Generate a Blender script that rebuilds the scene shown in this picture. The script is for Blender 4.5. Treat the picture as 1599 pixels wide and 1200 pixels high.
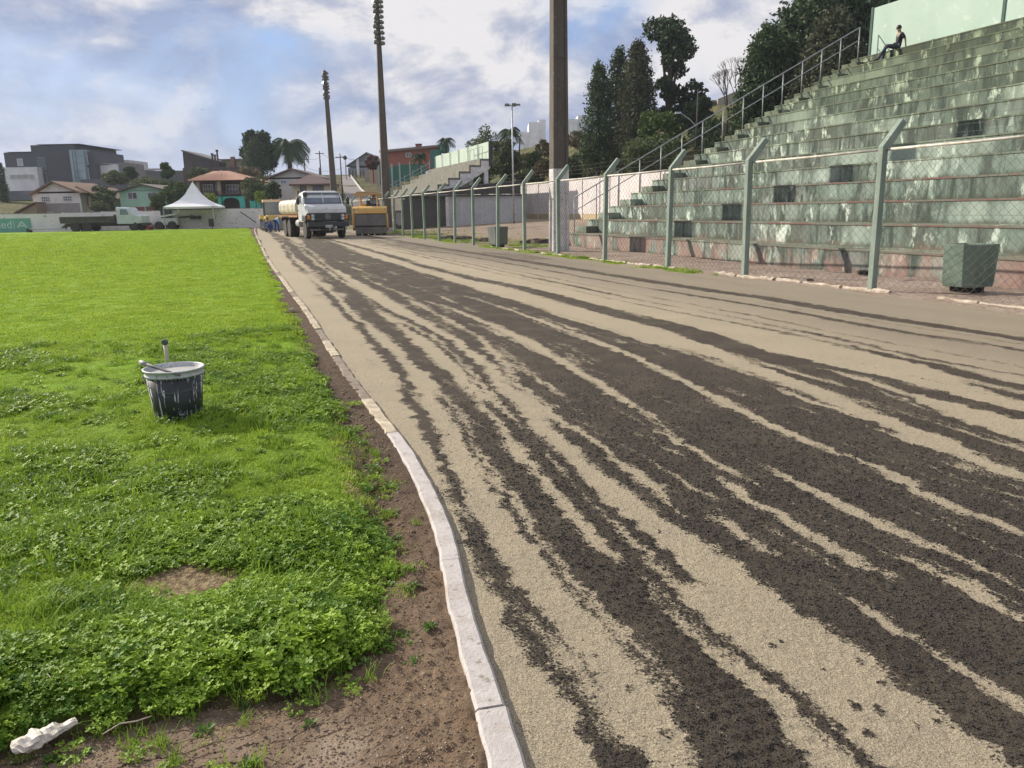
import bpy, math, random, bmesh
import numpy as np
from mathutils import Vector, Matrix
R=math.radians
for o in list(bpy.data.objects): bpy.data.objects.remove(o)
random.seed(7); rng=np.random.default_rng(7)
SC=bpy.context.scene; COL=SC.collection
# ---------------------------------------------------------------- camera
F=1201.; ROLL=R(1.0); PIT=math.atan(273/1201.); EYE=1.45
def ray(px,py):
    x=(px-799.5)/F; y=-(py-600)/F
    X=x*math.cos(ROLL)+y*math.sin(ROLL); Y=-x*math.sin(ROLL)+y*math.cos(ROLL)
    return np.array([X, math.cos(PIT)+Y*math.sin(PIT), -math.sin(PIT)+Y*math.cos(PIT)])
def G(px,py,z=0.):
    d=ray(px,py); return np.array([0,0,EYE])+d*((z-EYE)/d[2])
def P(px,py,Y):
    d=ray(px,py); return np.array([0,0,EYE])+d*(Y/d[1])
cam=bpy.data.cameras.new('camera'); co=bpy.data.objects.new('camera',cam); COL.objects.link(co)
cam.sensor_width=36; cam.lens=36*F/1599; cam.clip_start=.05; cam.clip_end=3000
rt=Vector((1,0,0)); up=Vector((0,math.sin(PIT),math.cos(PIT))); bk=Vector((0,-math.cos(PIT),math.sin(PIT)))
cx=rt*math.cos(ROLL)-up*math.sin(ROLL); cy=rt*math.sin(ROLL)+up*math.cos(ROLL)
M=Matrix.Identity(4)
for i in range(3): M[i][0]=cx[i]; M[i][1]=cy[i]; M[i][2]=bk[i]
M[2][3]=EYE; co.matrix_world=M; SC.camera=co
# ---------------------------------------------------------------- light
SUN_EL=R(28); SUN_DIR=Vector((-0.857,0.515,0)).normalized()*math.cos(SUN_EL)+Vector((0,0,math.sin(SUN_EL)))
w=bpy.data.worlds.new('World'); SC.world=w; w.use_nodes=True
nt=w.node_tree; N=nt.nodes; L=nt.links; N.clear()
def nd(t,tree=None,**k):
    n=(tree or nt).nodes.new(t)
    for a,b in k.items():
        if hasattr(n,a): setattr(n,a,b)
        else: n.inputs[a.replace('_',' ')].default_value=b
    return n
out=nd('ShaderNodeOutputWorld'); bg=nd('ShaderNodeBackground'); bg.inputs[1].default_value=.10
sky=nd('ShaderNodeTexSky'); sky.sky_type='NISHITA'; sky.sun_disc=False; sky.sun_elevation=SUN_EL
sky.sun_rotation=math.atan2(SUN_DIR.x,SUN_DIR.y); sky.air_density=1.2; sky.dust_density=1.5
tc=nd('ShaderNodeTexCoord'); sp=nd('ShaderNodeSeparateXYZ'); L.new(tc.outputs['Generated'],sp.inputs[0])
def mth(op,a,b=None,c=None,tree=None,clamp=False):
    t=tree or nt; n=t.nodes.new('ShaderNodeMath'); n.operation=op; n.use_clamp=clamp
    for i,v in enumerate((a,b,c)):
        if v is None: continue
        if isinstance(v,(int,float)): n.inputs[i].default_value=v
        else: t.links.new(v,n.inputs[i])
    return n.outputs[0]
def ramp(x,stops,tree=None,interp='LINEAR'):
    t=tree or nt; n=t.nodes.new('ShaderNodeValToRGB'); r=n.color_ramp; r.interpolation=interp
    while len(r.elements)<len(stops): r.elements.new(.5)
    for e,(p,c) in zip(r.elements,stops):
        e.position=p; e.color=(c,c,c,1) if isinstance(c,(int,float)) else (*c,1)
    t.links.new(x,n.inputs[0]); return n.outputs[0]
def mixc(f,a,b,tree=None,mode='MIX'):
    t=tree or nt; n=t.nodes.new('ShaderNodeMix'); n.data_type='RGBA'; n.blend_type=mode
    for v,s in ((f,n.inputs[0]),(a,n.inputs[6]),(b,n.inputs[7])):
        if isinstance(v,(int,float)): s.default_value=v
        elif isinstance(v,tuple): s.default_value=(*v,1)
        else: t.links.new(v,s)
    return n.outputs[2]
def noise(vec,scale,detail=4,rough=.55,dist=0,tree=None,out=0):
    t=tree or nt; n=t.nodes.new('ShaderNodeTexNoise'); n.inputs['Scale'].default_value=scale
    n.inputs['Detail'].default_value=detail; n.inputs['Roughness'].default_value=rough; n.inputs['Distortion'].default_value=dist
    if vec is not None: t.links.new(vec,n.inputs['Vector'])
    return n.outputs[out]
zz=mth('MAXIMUM',sp.outputs[2],0.0); den=mth('ADD',zz,.16)
cmb=nd('ShaderNodeCombineXYZ'); L.new(mth('DIVIDE',sp.outputs[0],den),cmb.inputs[0]); L.new(mth('DIVIDE',sp.outputs[1],den),cmb.inputs[1]); cmb.inputs[2].default_value=3.7
_mp=nd('ShaderNodeMapping'); _mp.inputs['Scale'].default_value=(1,1,1.9); _mp.inputs['Location'].default_value=(.35,.9,.2); L.new(tc.outputs['Generated'],_mp.inputs[0]); pl=_mp.outputs[0]
n1=noise(pl,3.3,9,.55,.35); n2=noise(pl,7.5,8,.58,.25); n3=noise(pl,1.5,3,.5,.1)
cov=ramp(mth('ADD',mth('ADD',mth('MULTIPLY',n1,.65),mth('MULTIPLY',n3,.35)),mth('MULTIPLY',mth('MINIMUM',zz,.3),.22)),[(.40,0.),(.47,.7),(.55,1.)])
lit=ramp(mth('ADD',mth('ADD',mth('MULTIPLY',n2,.60),mth('MULTIPLY',n1,.40)),mth('MULTIPLY',mth('MINIMUM',zz,.3),.18)),[(.45,0.),(.51,.35),(.57,1.)])
skyc=mixc(.65,sky.outputs[0],(1.6,3.0,6.3))
cloudc=mixc(lit,(2.5,2.95,4.3),(6.3,6.15,6.25))
full=mixc(cov,skyc,cloudc)
hz=ramp(sp.outputs[2],[(0.,.60),(.05,.35),(.16,0.)])
full=mixc(hz,full,(3.0,3.65,5.2))
L.new(full,bg.inputs[0]); L.new(bg.outputs[0],out.inputs[0])
sl=bpy.data.lights.new('sun','SUN'); sl.energy=5.0; sl.angle=R(.5); sl.color=(1,.91,.76)
so=bpy.data.objects.new('sun',sl); COL.objects.link(so); so.rotation_euler=(-SUN_DIR).to_track_quat('-Z','Y').to_euler()
vs=SC.view_settings; vs.view_transform='Standard'; vs.look='None'; vs.gamma=1; vs.use_curve_mapping=False; vs.exposure=0.42
# ---------------------------------------------------------------- frame of the straight: u along the fence, v across it
AZ=R(19.5); U=np.array([-math.sin(AZ),math.cos(AZ),0]); V=np.array([math.cos(AZ),math.sin(AZ),0])
def uv(u,v,z=0.): return U*u+V*v+np.array([0,0,z])
def toUV(p): return float(p@U),float(p@V)
def onU(px,py,u):
    d=ray(px,py); t=u/(d@U); p=np.array([0,0,EYE])+d*t; return float(p@V),float(p[2])
# ---------------------------------------------------------------- object helpers
def tag(o,label=None,cat=None,group=None,kind=None):
    if label: o['label']=label
    if cat: o['category']=cat
    if group: o['group']=group
    if kind: o['kind']=kind
    return o
def empty(name,loc=(0,0,0),rz=0,label=None,cat=None,group=None):
    o=bpy.data.objects.new(name,None); COL.objects.link(o); o.location=loc; o.rotation_euler=(0,0,rz); o.empty_display_size=.2
    return tag(o,label,cat,group)
class MB:
    def __init__(s): s.v=[]; s.f=[]; s.n=0
    def add(s,vs,fs):
        vs=[tuple(map(float,p)) for p in vs]; s.v+=vs; s.f+=[tuple(i+s.n for i in f) for f in fs]; s.n+=len(vs); return s
    def box(s,x0,x1,y0,y1,z0,z1,tx=0,ty=0):   # tx,ty shrink the top
        if x0>x1:x0,x1=x1,x0
        if y0>y1:y0,y1=y1,y0
        return s.add([(x0,y0,z0),(x1,y0,z0),(x1,y1,z0),(x0,y1,z0),(x0+tx,y0+ty,z1),(x1-tx,y0+ty,z1),(x1-tx,y1-ty,z1),(x0+tx,y1-ty,z1)],
              [(3,2,1,0),(4,5,6,7),(0,1,5,4),(1,2,6,5),(2,3,7,6),(3,0,4,7)])
    def prism(s,poly,axis,a,b):     # poly (p,q) extruded along axis
        def m(p,q,t): return {'x':(t,p,q),'y':(p,t,q),'z':(p,q,t)}[axis]
        n=len(poly); area=sum(poly[i][0]*poly[(i+1)%n][1]-poly[(i+1)%n][0]*poly[i][1] for i in range(n))
        vs=[m(p,q,a) for p,q in poly]+[m(p,q,b) for p,q in poly]
        fs=[tuple(range(n))[::-1],tuple(range(n,2*n))]+[(i,(i+1)%n,n+(i+1)%n,n+i) for i in range(n)]
        flip=(area<0)^(axis=='y')^(b<a)
        if flip: fs=[f[::-1] for f in fs]
        return s.add(vs,fs)
    def tube(s,pts,r,seg=8,caps=True):
        pts=[np.array(p,float) for p in pts]; n=len(pts); rr=r if hasattr(r,'__len__') else [r]*n
        vs=[];fs=[]; pn=None
        for i,p in enumerate(pts):
            d=pts[min(i+1,n-1)]-pts[max(i-1,0)]; d/=np.linalg.norm(d)+1e-9
            if pn is None:
                h=np.array([0,0,1.]) if abs(d[2])<.9 else np.array([1.,0,0]); a=np.cross(d,h)
            else: a=pn-d*(pn@d)
            a/=np.linalg.norm(a); b=np.cross(d,a); pn=a
            for k in range(seg):
                t=2*math.pi*k/seg; vs.append(p+rr[i]*(math.cos(t)*a+math.sin(t)*b))
        for i in range(n-1):
            for k in range(seg):
                k2=(k+1)%seg; fs.append((i*seg+k,i*seg+k2,(i+1)*seg+k2,(i+1)*seg+k))
        if caps: fs+=[tuple(range(seg))[::-1],tuple(range((n-1)*seg,n*seg))]
        return s.add(vs,fs)
    def bar(s,a,b,w,h):       # rectangular bar
        a=np.array(a,float);b=np.array(b,float); d=b-a; d/=np.linalg.norm(d)
        hh=np.array([0,0,1.]) if abs(d[2])<.95 else np.array([0,1.,0]); x=np.cross(d,hh); x/=np.linalg.norm(x); y=np.cross(x,d)
        vs=[p+sx*x*w/2+sy*y*h/2 for p in (a,b) for sx,sy in ((-1,-1),(1,-1),(1,1),(-1,1))]
        return s.add(vs,[(0,1,2,3),(7,6,5,4),(0,4,5,1),(1,5,6,2),(2,6,7,3),(3,7,4,0)])
    def lathe(s,prof,c=(0,0,0),seg=32,axis='z'):
        vs=[];fs=[];n=len(prof)
        for r,h in prof:
            for k in range(seg):
                t=2*math.pi*k/seg; a,b=r*math.cos(t),r*math.sin(t)
                vs.append({'z':(c[0]+a,c[1]+b,c[2]+h),'x':(c[0]+h,c[1]+a,c[2]+b),'y':(c[0]+b,c[1]+h,c[2]+a)}[axis])
        for i in range(n-1):
            for k in range(seg):
                k2=(k+1)%seg; fs.append((i*seg+k,i*seg+k2,(i+1)*seg+k2,(i+1)*seg+k))
        if prof[0][0]>1e-4: fs.append(tuple(range(seg))[::-1])
        if prof[-1][0]>1e-4: fs.append(tuple(range((n-1)*seg,n*seg)))
        return s.add(vs,fs)
    def build(s,name,mat,parent=None,off=(0,0,0),smooth=False,bevel=0,sub=0,kind=None,label=None,cat=None,group=None,loc=None,rz=0):
        me=bpy.data.meshes.new(name); v=np.array(s.v,float)-np.array(off,float)
        me.from_pydata(v.tolist(),[],s.f); me.update()
        for m in (mat if isinstance(mat,(list,tuple)) else [mat]): me.materials.append(m)
        if smooth: me.polygons.foreach_set('use_smooth',[True]*len(me.polygons))
        o=bpy.data.objects.new(name,me); COL.objects.link(o)
        if parent: o.parent=parent
        if loc is not None: o.location=loc; o.rotation_euler=(0,0,rz)
        if bevel:
            b=o.modifiers.new('bevel','BEVEL'); b.width=bevel; b.segments=2; b.limit_method='ANGLE'; b.angle_limit=R(40)
        if sub:
            b=o.modifiers.new('sub','SUBSURF'); b.levels=sub; b.render_levels=sub
        return tag(o,label,cat,group,kind)
def fast_mesh(name,verts,faces,mat,parent=None,smooth=False,attrs=None,face_attrs=None):
    """verts (n,3), faces (m,k) arrays"""
    me=bpy.data.meshes.new(name); n=len(verts); m,k=faces.shape
    me.vertices.add(n); me.vertices.foreach_set('co',np.ascontiguousarray(verts,np.float32).ravel())
    me.loops.add(m*k); me.loops.foreach_set('vertex_index',np.ascontiguousarray(faces,np.int32).ravel())
    me.polygons.add(m); me.polygons.foreach_set('loop_start',np.arange(0,m*k,k,dtype=np.int32))
    try: me.polygons.foreach_set('loop_total',np.full(m,k,np.int32))
    except Exception: pass
    me.polygons.foreach_set('use_smooth',np.full(m,smooth))
    me.update(calc_edges=True)
    for a,val in (attrs or {}).items():
        at=me.attributes.new(a,'FLOAT','POINT'); at.data.foreach_set('value',np.ascontiguousarray(val,np.float32))
    for a,val in (face_attrs or {}).items():
        at=me.attributes.new(a,'FLOAT','FACE'); at.data.foreach_set('value',np.ascontiguousarray(val,np.float32))
    me.materials.append(mat)
    o=bpy.data.objects.new(name,me); COL.objects.link(o)
    if parent: o.parent=parent
    return o
def copy_tree(o,parent=None):
    c=o.copy(); COL.objects.link(c)
    if parent is not None: c.parent=parent
    for ch in list(o.children): copy_tree(ch,c)
    return c
# ---------------------------------------------------------------- value noise in numpy
def _h(i,j,s):
    n=(i.astype(np.int64)*374761393+j.astype(np.int64)*668265263+s*982451653)&0x7fffffff
    n=((n^(n>>13))*1274126177)&0x7fffffff
    return ((n^(n>>16))&0xffff)/65535.
def vnoise(x,y,s=0):
    i=np.floor(x);j=np.floor(y);fx=x-i;fy=y-j;fx=fx*fx*(3-2*fx);fy=fy*fy*(3-2*fy)
    a=_h(i,j,s);b=_h(i+1,j,s);c=_h(i,j+1,s);d=_h(i+1,j+1,s)
    return (a*(1-fx)+b*fx)*(1-fy)+(c*(1-fx)+d*fx)*fy
def fbm(x,y,o=4,s=0):
    r=0;a=.5;t=0
    for k in range(o): r=r+a*vnoise(x*2**k+17*k,y*2**k+5*k,s+k);t+=a;a*=.5
    return r/t
# ---------------------------------------------------------------- materials
def newmat(name):
    m=bpy.data.materials.new(name); m.use_nodes=True; t=m.node_tree; b=t.nodes['Principled BSDF']; return m,t,b
def pos(t): return t.nodes.new('ShaderNodeNewGeometry').outputs['Position']
def objc(t): return t.nodes.new('ShaderNodeTexCoord').outputs['Object']
def mapv(t,v,sc,rot=(0,0,0)):
    n=t.nodes.new('ShaderNodeMapping'); n.inputs['Scale'].default_value=sc; n.inputs['Rotation'].default_value=rot; t.links.new(v,n.inputs[0]); return n.outputs[0]
def bump(t,b,h,strength,dist):
    n=t.nodes.new('ShaderNodeBump'); n.inputs['Strength'].default_value=strength; n.inputs['Distance'].default_value=dist
    t.links.new(h,n.inputs['Height']); t.links.new(n.outputs[0],b.inputs['Normal'])
MATS={}
def pm(name,c1,c2=None,scale=3.,rough=.7,bmp=.0,bscale=None,metal=0.,spec=.5,zs=1.,lo=.35,hi=.65,c3=None):
    if name in MATS: return MATS[name]
    m,t,b=newmat(name); c2=c2 or tuple(x*.7 for x in c1)
    p=objc(t) if zs==1. else mapv(t,objc(t),(1,1,zs))
    n=noise(p,scale,6,.6,.3,t); f=ramp(n,[(lo,0.),(hi,1.)],t)
    c=mixc(f,c1,c2,t)
    if c3: c=mixc(ramp(noise(objc(t),scale*3.7,5,.7,0,t),[(.58,0.),(.66,1.)],t),c,c3,t)
    t.links.new(c,b.inputs['Base Color']); b.inputs['Roughness'].default_value=rough; b.inputs['Metallic'].default_value=metal
    b.inputs['Specular IOR Level'].default_value=spec
    if bmp: bump(t,b,noise(objc(t),bscale or scale*8,5,.65,0,t),.6,bmp)
    MATS[name]=m; return m
# ================================================================ GROUND SURFACES
CURB=[(340,357),(398,362),(415,400),(450,450),(480,490),(535,575),(590,650),(640,720),(690,830),(720,960),(770,1130),(790,1200)]
curb=[G(*p)[:2] for p in CURB][1:]
curb=[np.array([-26.5,82.])]+curb+[np.array([.02,1.3]),np.array([.05,.4]),np.array([.1,-3.])]
def smooth_poly(pts,n=6):
    pts=[np.array(p,float) for p in pts]; o=[]
    for i in range(len(pts)-1):
        p0=pts[max(i-1,0)];p1=pts[i];p2=pts[i+1];p3=pts[min(i+2,len(pts)-1)]
        for k in range(n):
            t=k/n; m1=(p2-p0)/2; m2=(p3-p1)/2
            if i==0: m1=p2-p1
            if i==len(pts)-2: m2=p2-p1
            dd=np.linalg.norm(p2-p1)
            for m in (m1,m2):
                l=np.linalg.norm(m)
                if l>dd: m*=dd/l
            o.append((2*t**3-3*t**2+1)*p1+(t**3-2*t**2+t)*m1+(-2*t**3+3*t**2)*p2+(t**3-t**2)*m2)
    o.append(pts[-1]); return np.array(o)
CL=smooth_poly(curb,8)                      # curb centre line, far to near
def curb_x(y): return np.interp(y,CL[::-1,1],CL[::-1,0])
LAWN_EDGE=[(385,357),(398,385),(410,410),(428,440),(438,470),(462,510),(488,560),(505,600),(524,640),(552,700),(574,760),(580,830),(596,900),(584,960),(586,1005),(520,1050),(440,1085),(330,1104),(230,1124),(110,1150),(0,1176)]
le=[G(*p)[:2] for p in LAWN_EDGE]
LE=smooth_poly(le,5)
lawn_poly=np.vstack([[(-27.5,80.5)],LE,[(-2.6,1.75),(-9,1.5),(-130,1.5),(-130,66)]])
def in_poly(x,y,poly):
    c=np.zeros(x.shape,bool); n=len(poly)
    for i in range(n):
        x0,y0=poly[i];x1,y1=poly[(i+1)%n]
        if y0==y1: continue
        k=((y0>y)!=(y1>y))&(x<(x1-x0)*(y-y0)/(y1-y0)+x0); c^=k
    return c
def dist_poly(x,y,line):
    d=np.full(x.shape,1e9)
    for i in range(len(line)-1):
        a=line[i];b=line[i+1];ab=b-a;l=ab@ab+1e-9
        t=np.clip(((x-a[0])*ab[0]+(y-a[1])*ab[1])/l,0,1)
        d=np.minimum(d,(x-a[0]-t*ab[0])**2+(y-a[1]-t*ab[1])**2)
    return np.sqrt(d)
VF=9.62      # fence line
NR,NA=820,740
rad=.55*np.exp(np.linspace(0,math.log(100/.55),NR)); ang=np.linspace(R(-76),R(76),NA)
RR,AA=np.meshgrid(rad,ang,indexing='ij'); gx=RR*np.sin(AA); gy=RR*np.cos(AA)
wob=.03*(vnoise(gx*1.7,gy*1.7,3)-.5)+.02*(vnoise(gx*9,gy*9,4)-.5)
gu=gx*U[0]+gy*U[1]; gv=gx*V[0]+gy*V[1]
right_of_curb=gx>curb_x(gy)
edge_w=(fbm(gx*3,gy*3,3,21)-.5)*np.clip(.22+RR*.012,0,.35)
inlawn=in_poly(gx+edge_w,gy+edge_w*.5,lawn_poly)
dl=dist_poly(gx,gy,LE)
region=np.where(inlawn,0,np.where(~right_of_curb,1,np.where(gv+(fbm(gx*.9,gy*.9,3,5)-.5)*.35<VF+.1,2,3)))   # lawn soil track dirt
# ---- dark crumb streaks: (zoom origin, scale) so that numbers are photo pixels
ZA=(400,360,2.665);ZB=(1000,400,2.669);ZC=(600,600,3.198);ZD=(1099,600,3.198);ZE=(680,880,3.198);ZF=(1099,880,3.198)
def seg(parts,mode):
    pts=[]
    for Z,l in parts:
        for x,y,wd in l:
            X=Z[0]+x/Z[2];Y=Z[1]+y/Z[2];h=wd/Z[2]/2
            a,b=((X-h,Y),(X+h,Y)) if mode=='h' else ((X,Y-h),(X,Y+h))
            pa=toUV(G(*a));pb=toUV(G(*b)); c=toUV(G(X,Y))
            pts.append((c[0],c[1],abs(pb[1]-pa[1])/2*(1.05 if mode=='v' else 1.12)))
    pts.sort(); return np.array(pts)
ST=[]  # (sign, polyline, open_near, open_far, strength)
def dark(parts,mode='h',near=1,far=1,s=1.): ST.append((1,seg(parts,mode),near,far,s))
def light(parts,mode='v',near=0,far=0,s=1.): ST.append((-1,seg(parts,mode),near,far,s))
# wide dark body
bodyL=seg([(ZA,[(150,10,2),(200,60,2),(300,140,2),(400,200,2),(520,260,2),(620,320,2),(700,370,2),(800,420,2),(900,490,2),(1000,570,2),(1080,650,2),(1200,760,2)]),
           (ZC,[(760,120,2),(840,210,2),(900,280,2),(980,340,2),(1050,410,2),(1170,490,2),(1270,580,2),(1370,660,2),(1470,720,2),(1590,775,2)]),
           (ZF,[(170,10,2),(350,150,2),(550,280,2),(750,400,2),(880,500,2),(1050,640,2),(1200,770,2),(1400,920,2),(1500,990,2)])],'h')
bodyR=seg([(ZA,[(300,42,2),(480,110,2),(540,130,2)]),(ZB,[(0,345,2),(300,425,2),(500,500,2),(700,580,2),(900,665,2),(1050,725,2),(1230,800,2)]),
           (ZD,[(1000,290,2),(1250,360,2),(1450,450,2),(1599,505,2)])],'v')
dark([(ZA,[(60,10,14),(110,60,14),(150,130,15),(250,220,15),(340,310,18),(420,390,22),(480,460,26),(550,530,35),(610,620,40),(650,700,42)]),(ZC,[(200,200,62),(260,330,55),(320,450,62),(370,560,62),(410,650,66),(460,800,90)]),(ZE,[(290,20,80),(350,150,80),(430,300,96),(520,430,100),(600,530,85),(680,640,85),(750,750,90),(820,850,120),(930,990,190)])])
dark([(ZA,[(110,30,40),(200,120,40),(300,200,55),(380,260,85),(450,330,95),(560,420,95),(640,490,85),(720,560,85),(800,640,90),(870,720,95)]),(ZC,[(440,150,100),(520,280,115),(600,400,115),(680,500,125),(760,600,130),(850,740,160),(950,850,200)]),(ZE,[(850,60,260),(950,200,300),(1080,350,330),(1200,500,400),(1350,650,450),(1450,800,500),(1500,950,560)])],s=.93)
dark([(ZC,[(260,40,24),(340,150,26),(400,230,32),(440,340,34),(520,450,34),(600,560,36),(640,650,46),(700,740,60),(790,810,46)]),(ZE,[(600,40,50),(650,90,50),(720,190,55),(800,280,55),(880,370,55),(950,450,60),(1020,520,60),(1100,610,80),(1200,700,80),(1250,800,80)])],near=0,far=0,s=.85)
dark([(ZE,[(380,60,50),(450,180,60),(540,270,70),(640,360,50),(720,470,26),(800,570,26),(880,650,28),(950,740,30),(1040,840,30),(1120,930,34),(1190,1000,36)])],far=0,s=.85)
dark([(ZA,[(180,60,12),(260,130,12),(340,190,14),(430,260,15),(520,320,16),(620,370,18),(700,410,22),(780,450,24),(860,520,32),(920,580,36),(970,640,40)]),(ZC,[(630,130,46),(700,220,54),(770,290,56),(860,360,54),(940,460,56),(1010,540,56),(1080,620,58),(1180,690,70),(1280,770,76),(1370,850,80)]),(ZE,[(1170,20,70),(1230,80,74),(1285,120,50)])],near=0)
dark([(ZA,[(600,390,12),(700,440,14),(800,510,22)]),(ZC,[(470,20,34),(540,110,36),(620,200,44),(700,280,54),(760,330,50),(800,420,80),(880,500,84),(950,590,90),(1040,680,100),(1130,760,100),(1230,860,110)]),(ZE,[(1000,20,100),(1100,100,70),(1200,200,70),(1300,290,72),(1420,400,72)]),(ZF,[(30,350,64),(110,420,70),(200,490,80),(330,580,80),(450,680,80),(560,780,80),(680,890,80),(800,1000,80)])],far=0,s=.95)
# light lines inside the body
light([(ZA,[(630,285,10),(760,350,14),(900,430,16),(1000,510,18)]),(ZC,[(720,60,22),(830,150,46),(920,220,52),(1030,290,48),(1100,335,46),(1220,420,60),(1350,520,66),(1430,600,50),(1520,680,26)])])
light([(ZA,[(1000,470,10),(1100,560,10)]),(ZC,[(830,10,26),(920,110,26),(1040,175,20)])],s=.8)
light([(ZA,[(700,290,8),(900,360,14),(1100,450,18),(1300,560,24),(1450,650,28),(1580,745,22)]),(ZC,[(1340,180,24),(1450,250,22),(1599,350,18)])])
light([(ZC,[(1410,310,24),(1470,370,24)])],s=.8)
light([(ZA,[(880,275,4),(1000,315,8),(1200,380,12),(1400,455,14),(1599,540,16)]),(ZB,[(200,540,22),(400,640,26),(600,730,26)]),(ZD,[(350,220,34),(500,290,34),(700,355,26),(830,405,22),(950,460,40),(1050,510,36),(1150,570,32),(1270,625,30),(1400,680,14),(1599,745,26)])])
light([(ZB,[(0,345,5),(300,440,7),(500,520,8),(700,600,9),(900,680,9)])],s=.7)
light([(ZD,[(0,350,18),(80,400,20),(180,450,14)])],s=.9)
light([(ZD,[(40,450,30),(150,520,54),(250,590,50),(370,640,40),(440,700,44),(540,760,46),(620,810,54),(700,855,54),(900,950,50)]),(ZF,[(850,50,40),(960,115,20)])])
light([(ZD,[(310,405,12),(450,480,26),(600,560,46),(750,640,36),(850,695,36),(950,745,24),(1100,830,36)])])
light([(ZD,[(960,830,8),(1050,880,26),(1180,940,30)]),(ZF,[(1200,60,36),(1350,130,48),(1470,210,14)])])
light([(ZD,[(1230,850,6),(1290,880,22),(1430,950,22)]),(ZF,[(1450,75,14),(1520,110,26),(1599,160,26)])],near=1)
light([(ZD,[(0,650,50),(100,700,60),(200,780,44),(350,860,36)])])
light([(ZD,[(110,820,12),(250,900,14)])],s=.9)
light([(ZF,[(690,165,10),(760,210,50),(850,260,66),(920,320,40),(1010,370,24)])])
light([(ZF,[(1030,305,10),(1170,355,12)])])
light([(ZF,[(1080,390,10),(1220,485,16),(1300,550,40),(1400,610,46),(1500,670,40),(1599,760,44)])],near=1)
light([(ZD,[(850,230,10),(1000,275,12),(1200,335,10)])],s=.9)
light([(ZD,[(1180,370,14),(1270,405,20),(1370,445,10)])],s=.9)
light([(ZD,[(380,30,12),(500,75,14),(650,130,10)])],s=.8)
light([(ZD,[(420,110,30),(560,160,26)])],s=.35)
light([(ZF,[(0,400,40),(160,530,44),(280,620,40),(400,720,40),(500,830,50),(600,950,60),(650,1010,60)])],near=1,s=.9)
# main band right of the body and its branches
dark([(ZA,[(540,100,10),(700,150,14),(900,200,18),(1100,240,22),(1400,320,30)]),(ZB,[(200,315,42),(400,380,50),(600,455,60),(800,530,66),(1000,610,66),(1200,690,66),(1400,755,70)]),(ZD,[(1200,225,80),(1400,300,84),(1599,380,90)])],'v')
dark([(ZB,[(560,405,10),(700,445,18),(800,470,22),(1000,510,26),(1180,565,40),(1400,618,34),(1599,668,30)])],'v',far=0)
dark([(ZB,[(740,480,8),(800,492,10),(1100,590,14),(1300,685,16),(1599,790,24)])],'v',far=0)
dark([(ZD,[(1320,335,12),(1400,365,34),(1599,435,26)])],'v',far=0)
# far thin wheel lines
for l,s in (([(0,100,14),(300,145,16),(500,172,16),(900,240,20),(1200,285,18),(1599,348,18)],.8),([(0,130,8),(500,210,10),(1000,300,14),(1599,395,16)],.7),([(200,150,3),(1100,290,4),(1599,370,5)],.6),
            ([(0,165,3),(500,255,4),(800,320,5),(1599,465,5)],.7),([(0,185,6),(400,257,7),(700,322,12),(900,362,10),(1200,430,9),(1599,500,10)],.75),([(0,205,6),(500,300,8),(800,363,12),(1000,410,16),(1200,450,16),(1400,515,40),(1599,570,60)],.7)):
    dark([(ZB,l)],'v',s=s)
dark([(ZA,[(520,40,30),(640,70,40),(800,90,34),(1050,100,26),(1200,125,20)])],'v',near=0,far=0,s=.45)
tm=region==2
tx=gx[tm];ty=gy[tm];tu=gu[tm];tv=gv[tm];tr=RR[tm]
wv=tv+(fbm(tu*1.2,tv*1.6,3,31)-.5)*(.03+.004*tr)+(fbm(tu*11,tv*6,3,33)-.5)*.075*np.clip(tr/4,.8,1.6)+(fbm(tu*40,tv*22,2,34)-.5)*.05
D=np.zeros(tx.shape); soft=.075+.006*tr
def sst(x): x=np.clip(x,0,1); return x*x*(3-2*x)
bl=np.interp(tu,bodyL[:,0],bodyL[:,1]); br=np.interp(tu,bodyR[:,0],bodyR[:,1])
D=sst((wv-bl)/soft/1.5+.5)*sst((br-wv)/soft/1.5+.5)*.98
for sg,pl_,nr,fr,s in ST:
    c=np.interp(tu,pl_[:,0],pl_[:,1]); h=np.interp(tu,pl_[:,0],pl_[:,2])
    slope=np.gradient(pl_[:,1],pl_[:,0]) if len(pl_)>1 else [0]
    m=sst((h-np.abs(wv-c))/soft/1.3+.5)*s
    m=np.where(h<.012,m*.8,m)
    u0,u1=pl_[0,0],pl_[-1,0]; e=.12+.01*tr
    if not nr: m=m*sst((tu-u0)/e+.5)
    if not fr: m=m*sst((u1-tu)/e/3+.5)
    D=np.maximum(D,m) if sg>0 else D*(1-m)
# crumbs thin out between the near tyre rows, and loose blobs
sp_n=fbm(tx*5,ty*5,3,41)
for bx,by,br_ in [(G(1065,828)[0],G(1065,828)[1],.02)]+[(*G(1099+a/3.198,880+b/3.198)[:2],c) for a,b,c in ((340,410,.016),(390,390,.016),(780,490,.018),(760,725,.02),(880,750,.022),(675,820,.02),(820,855,.024),(730,685,.014),(890,605,.014),(640,785,.01),(865,720,.014),(1065,815,.012),(300,365,.008),(595,530,.01),(1160,790,.015))]+[(*G(680+a/3.198,880+b/3.198)[:2],c) for a,b,c in ((740,375,.016),(800,462,.012),(975,630,.02),(1160,855,.026),(1275,940,.02),(640,235,.012),(1080,780,.012),(480,60,.01))]+[(*G(600+a/3.198,600+b/3.198)[:2],c) for a,b,c in ((1380,745,.012),(1425,730,.012),(1455,835,.008))]:
    d=np.hypot(tx-bx,(ty-by)*.8)+ (sp_n-.5)*.02
    D=np.maximum(D,sst((br_*.8-d)/.022+.5)*.72)
D=np.clip(D*(1-.34*sst((fbm(tu*1.2,tv*5.5,4,55)-.53)*6)),0,1)
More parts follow.
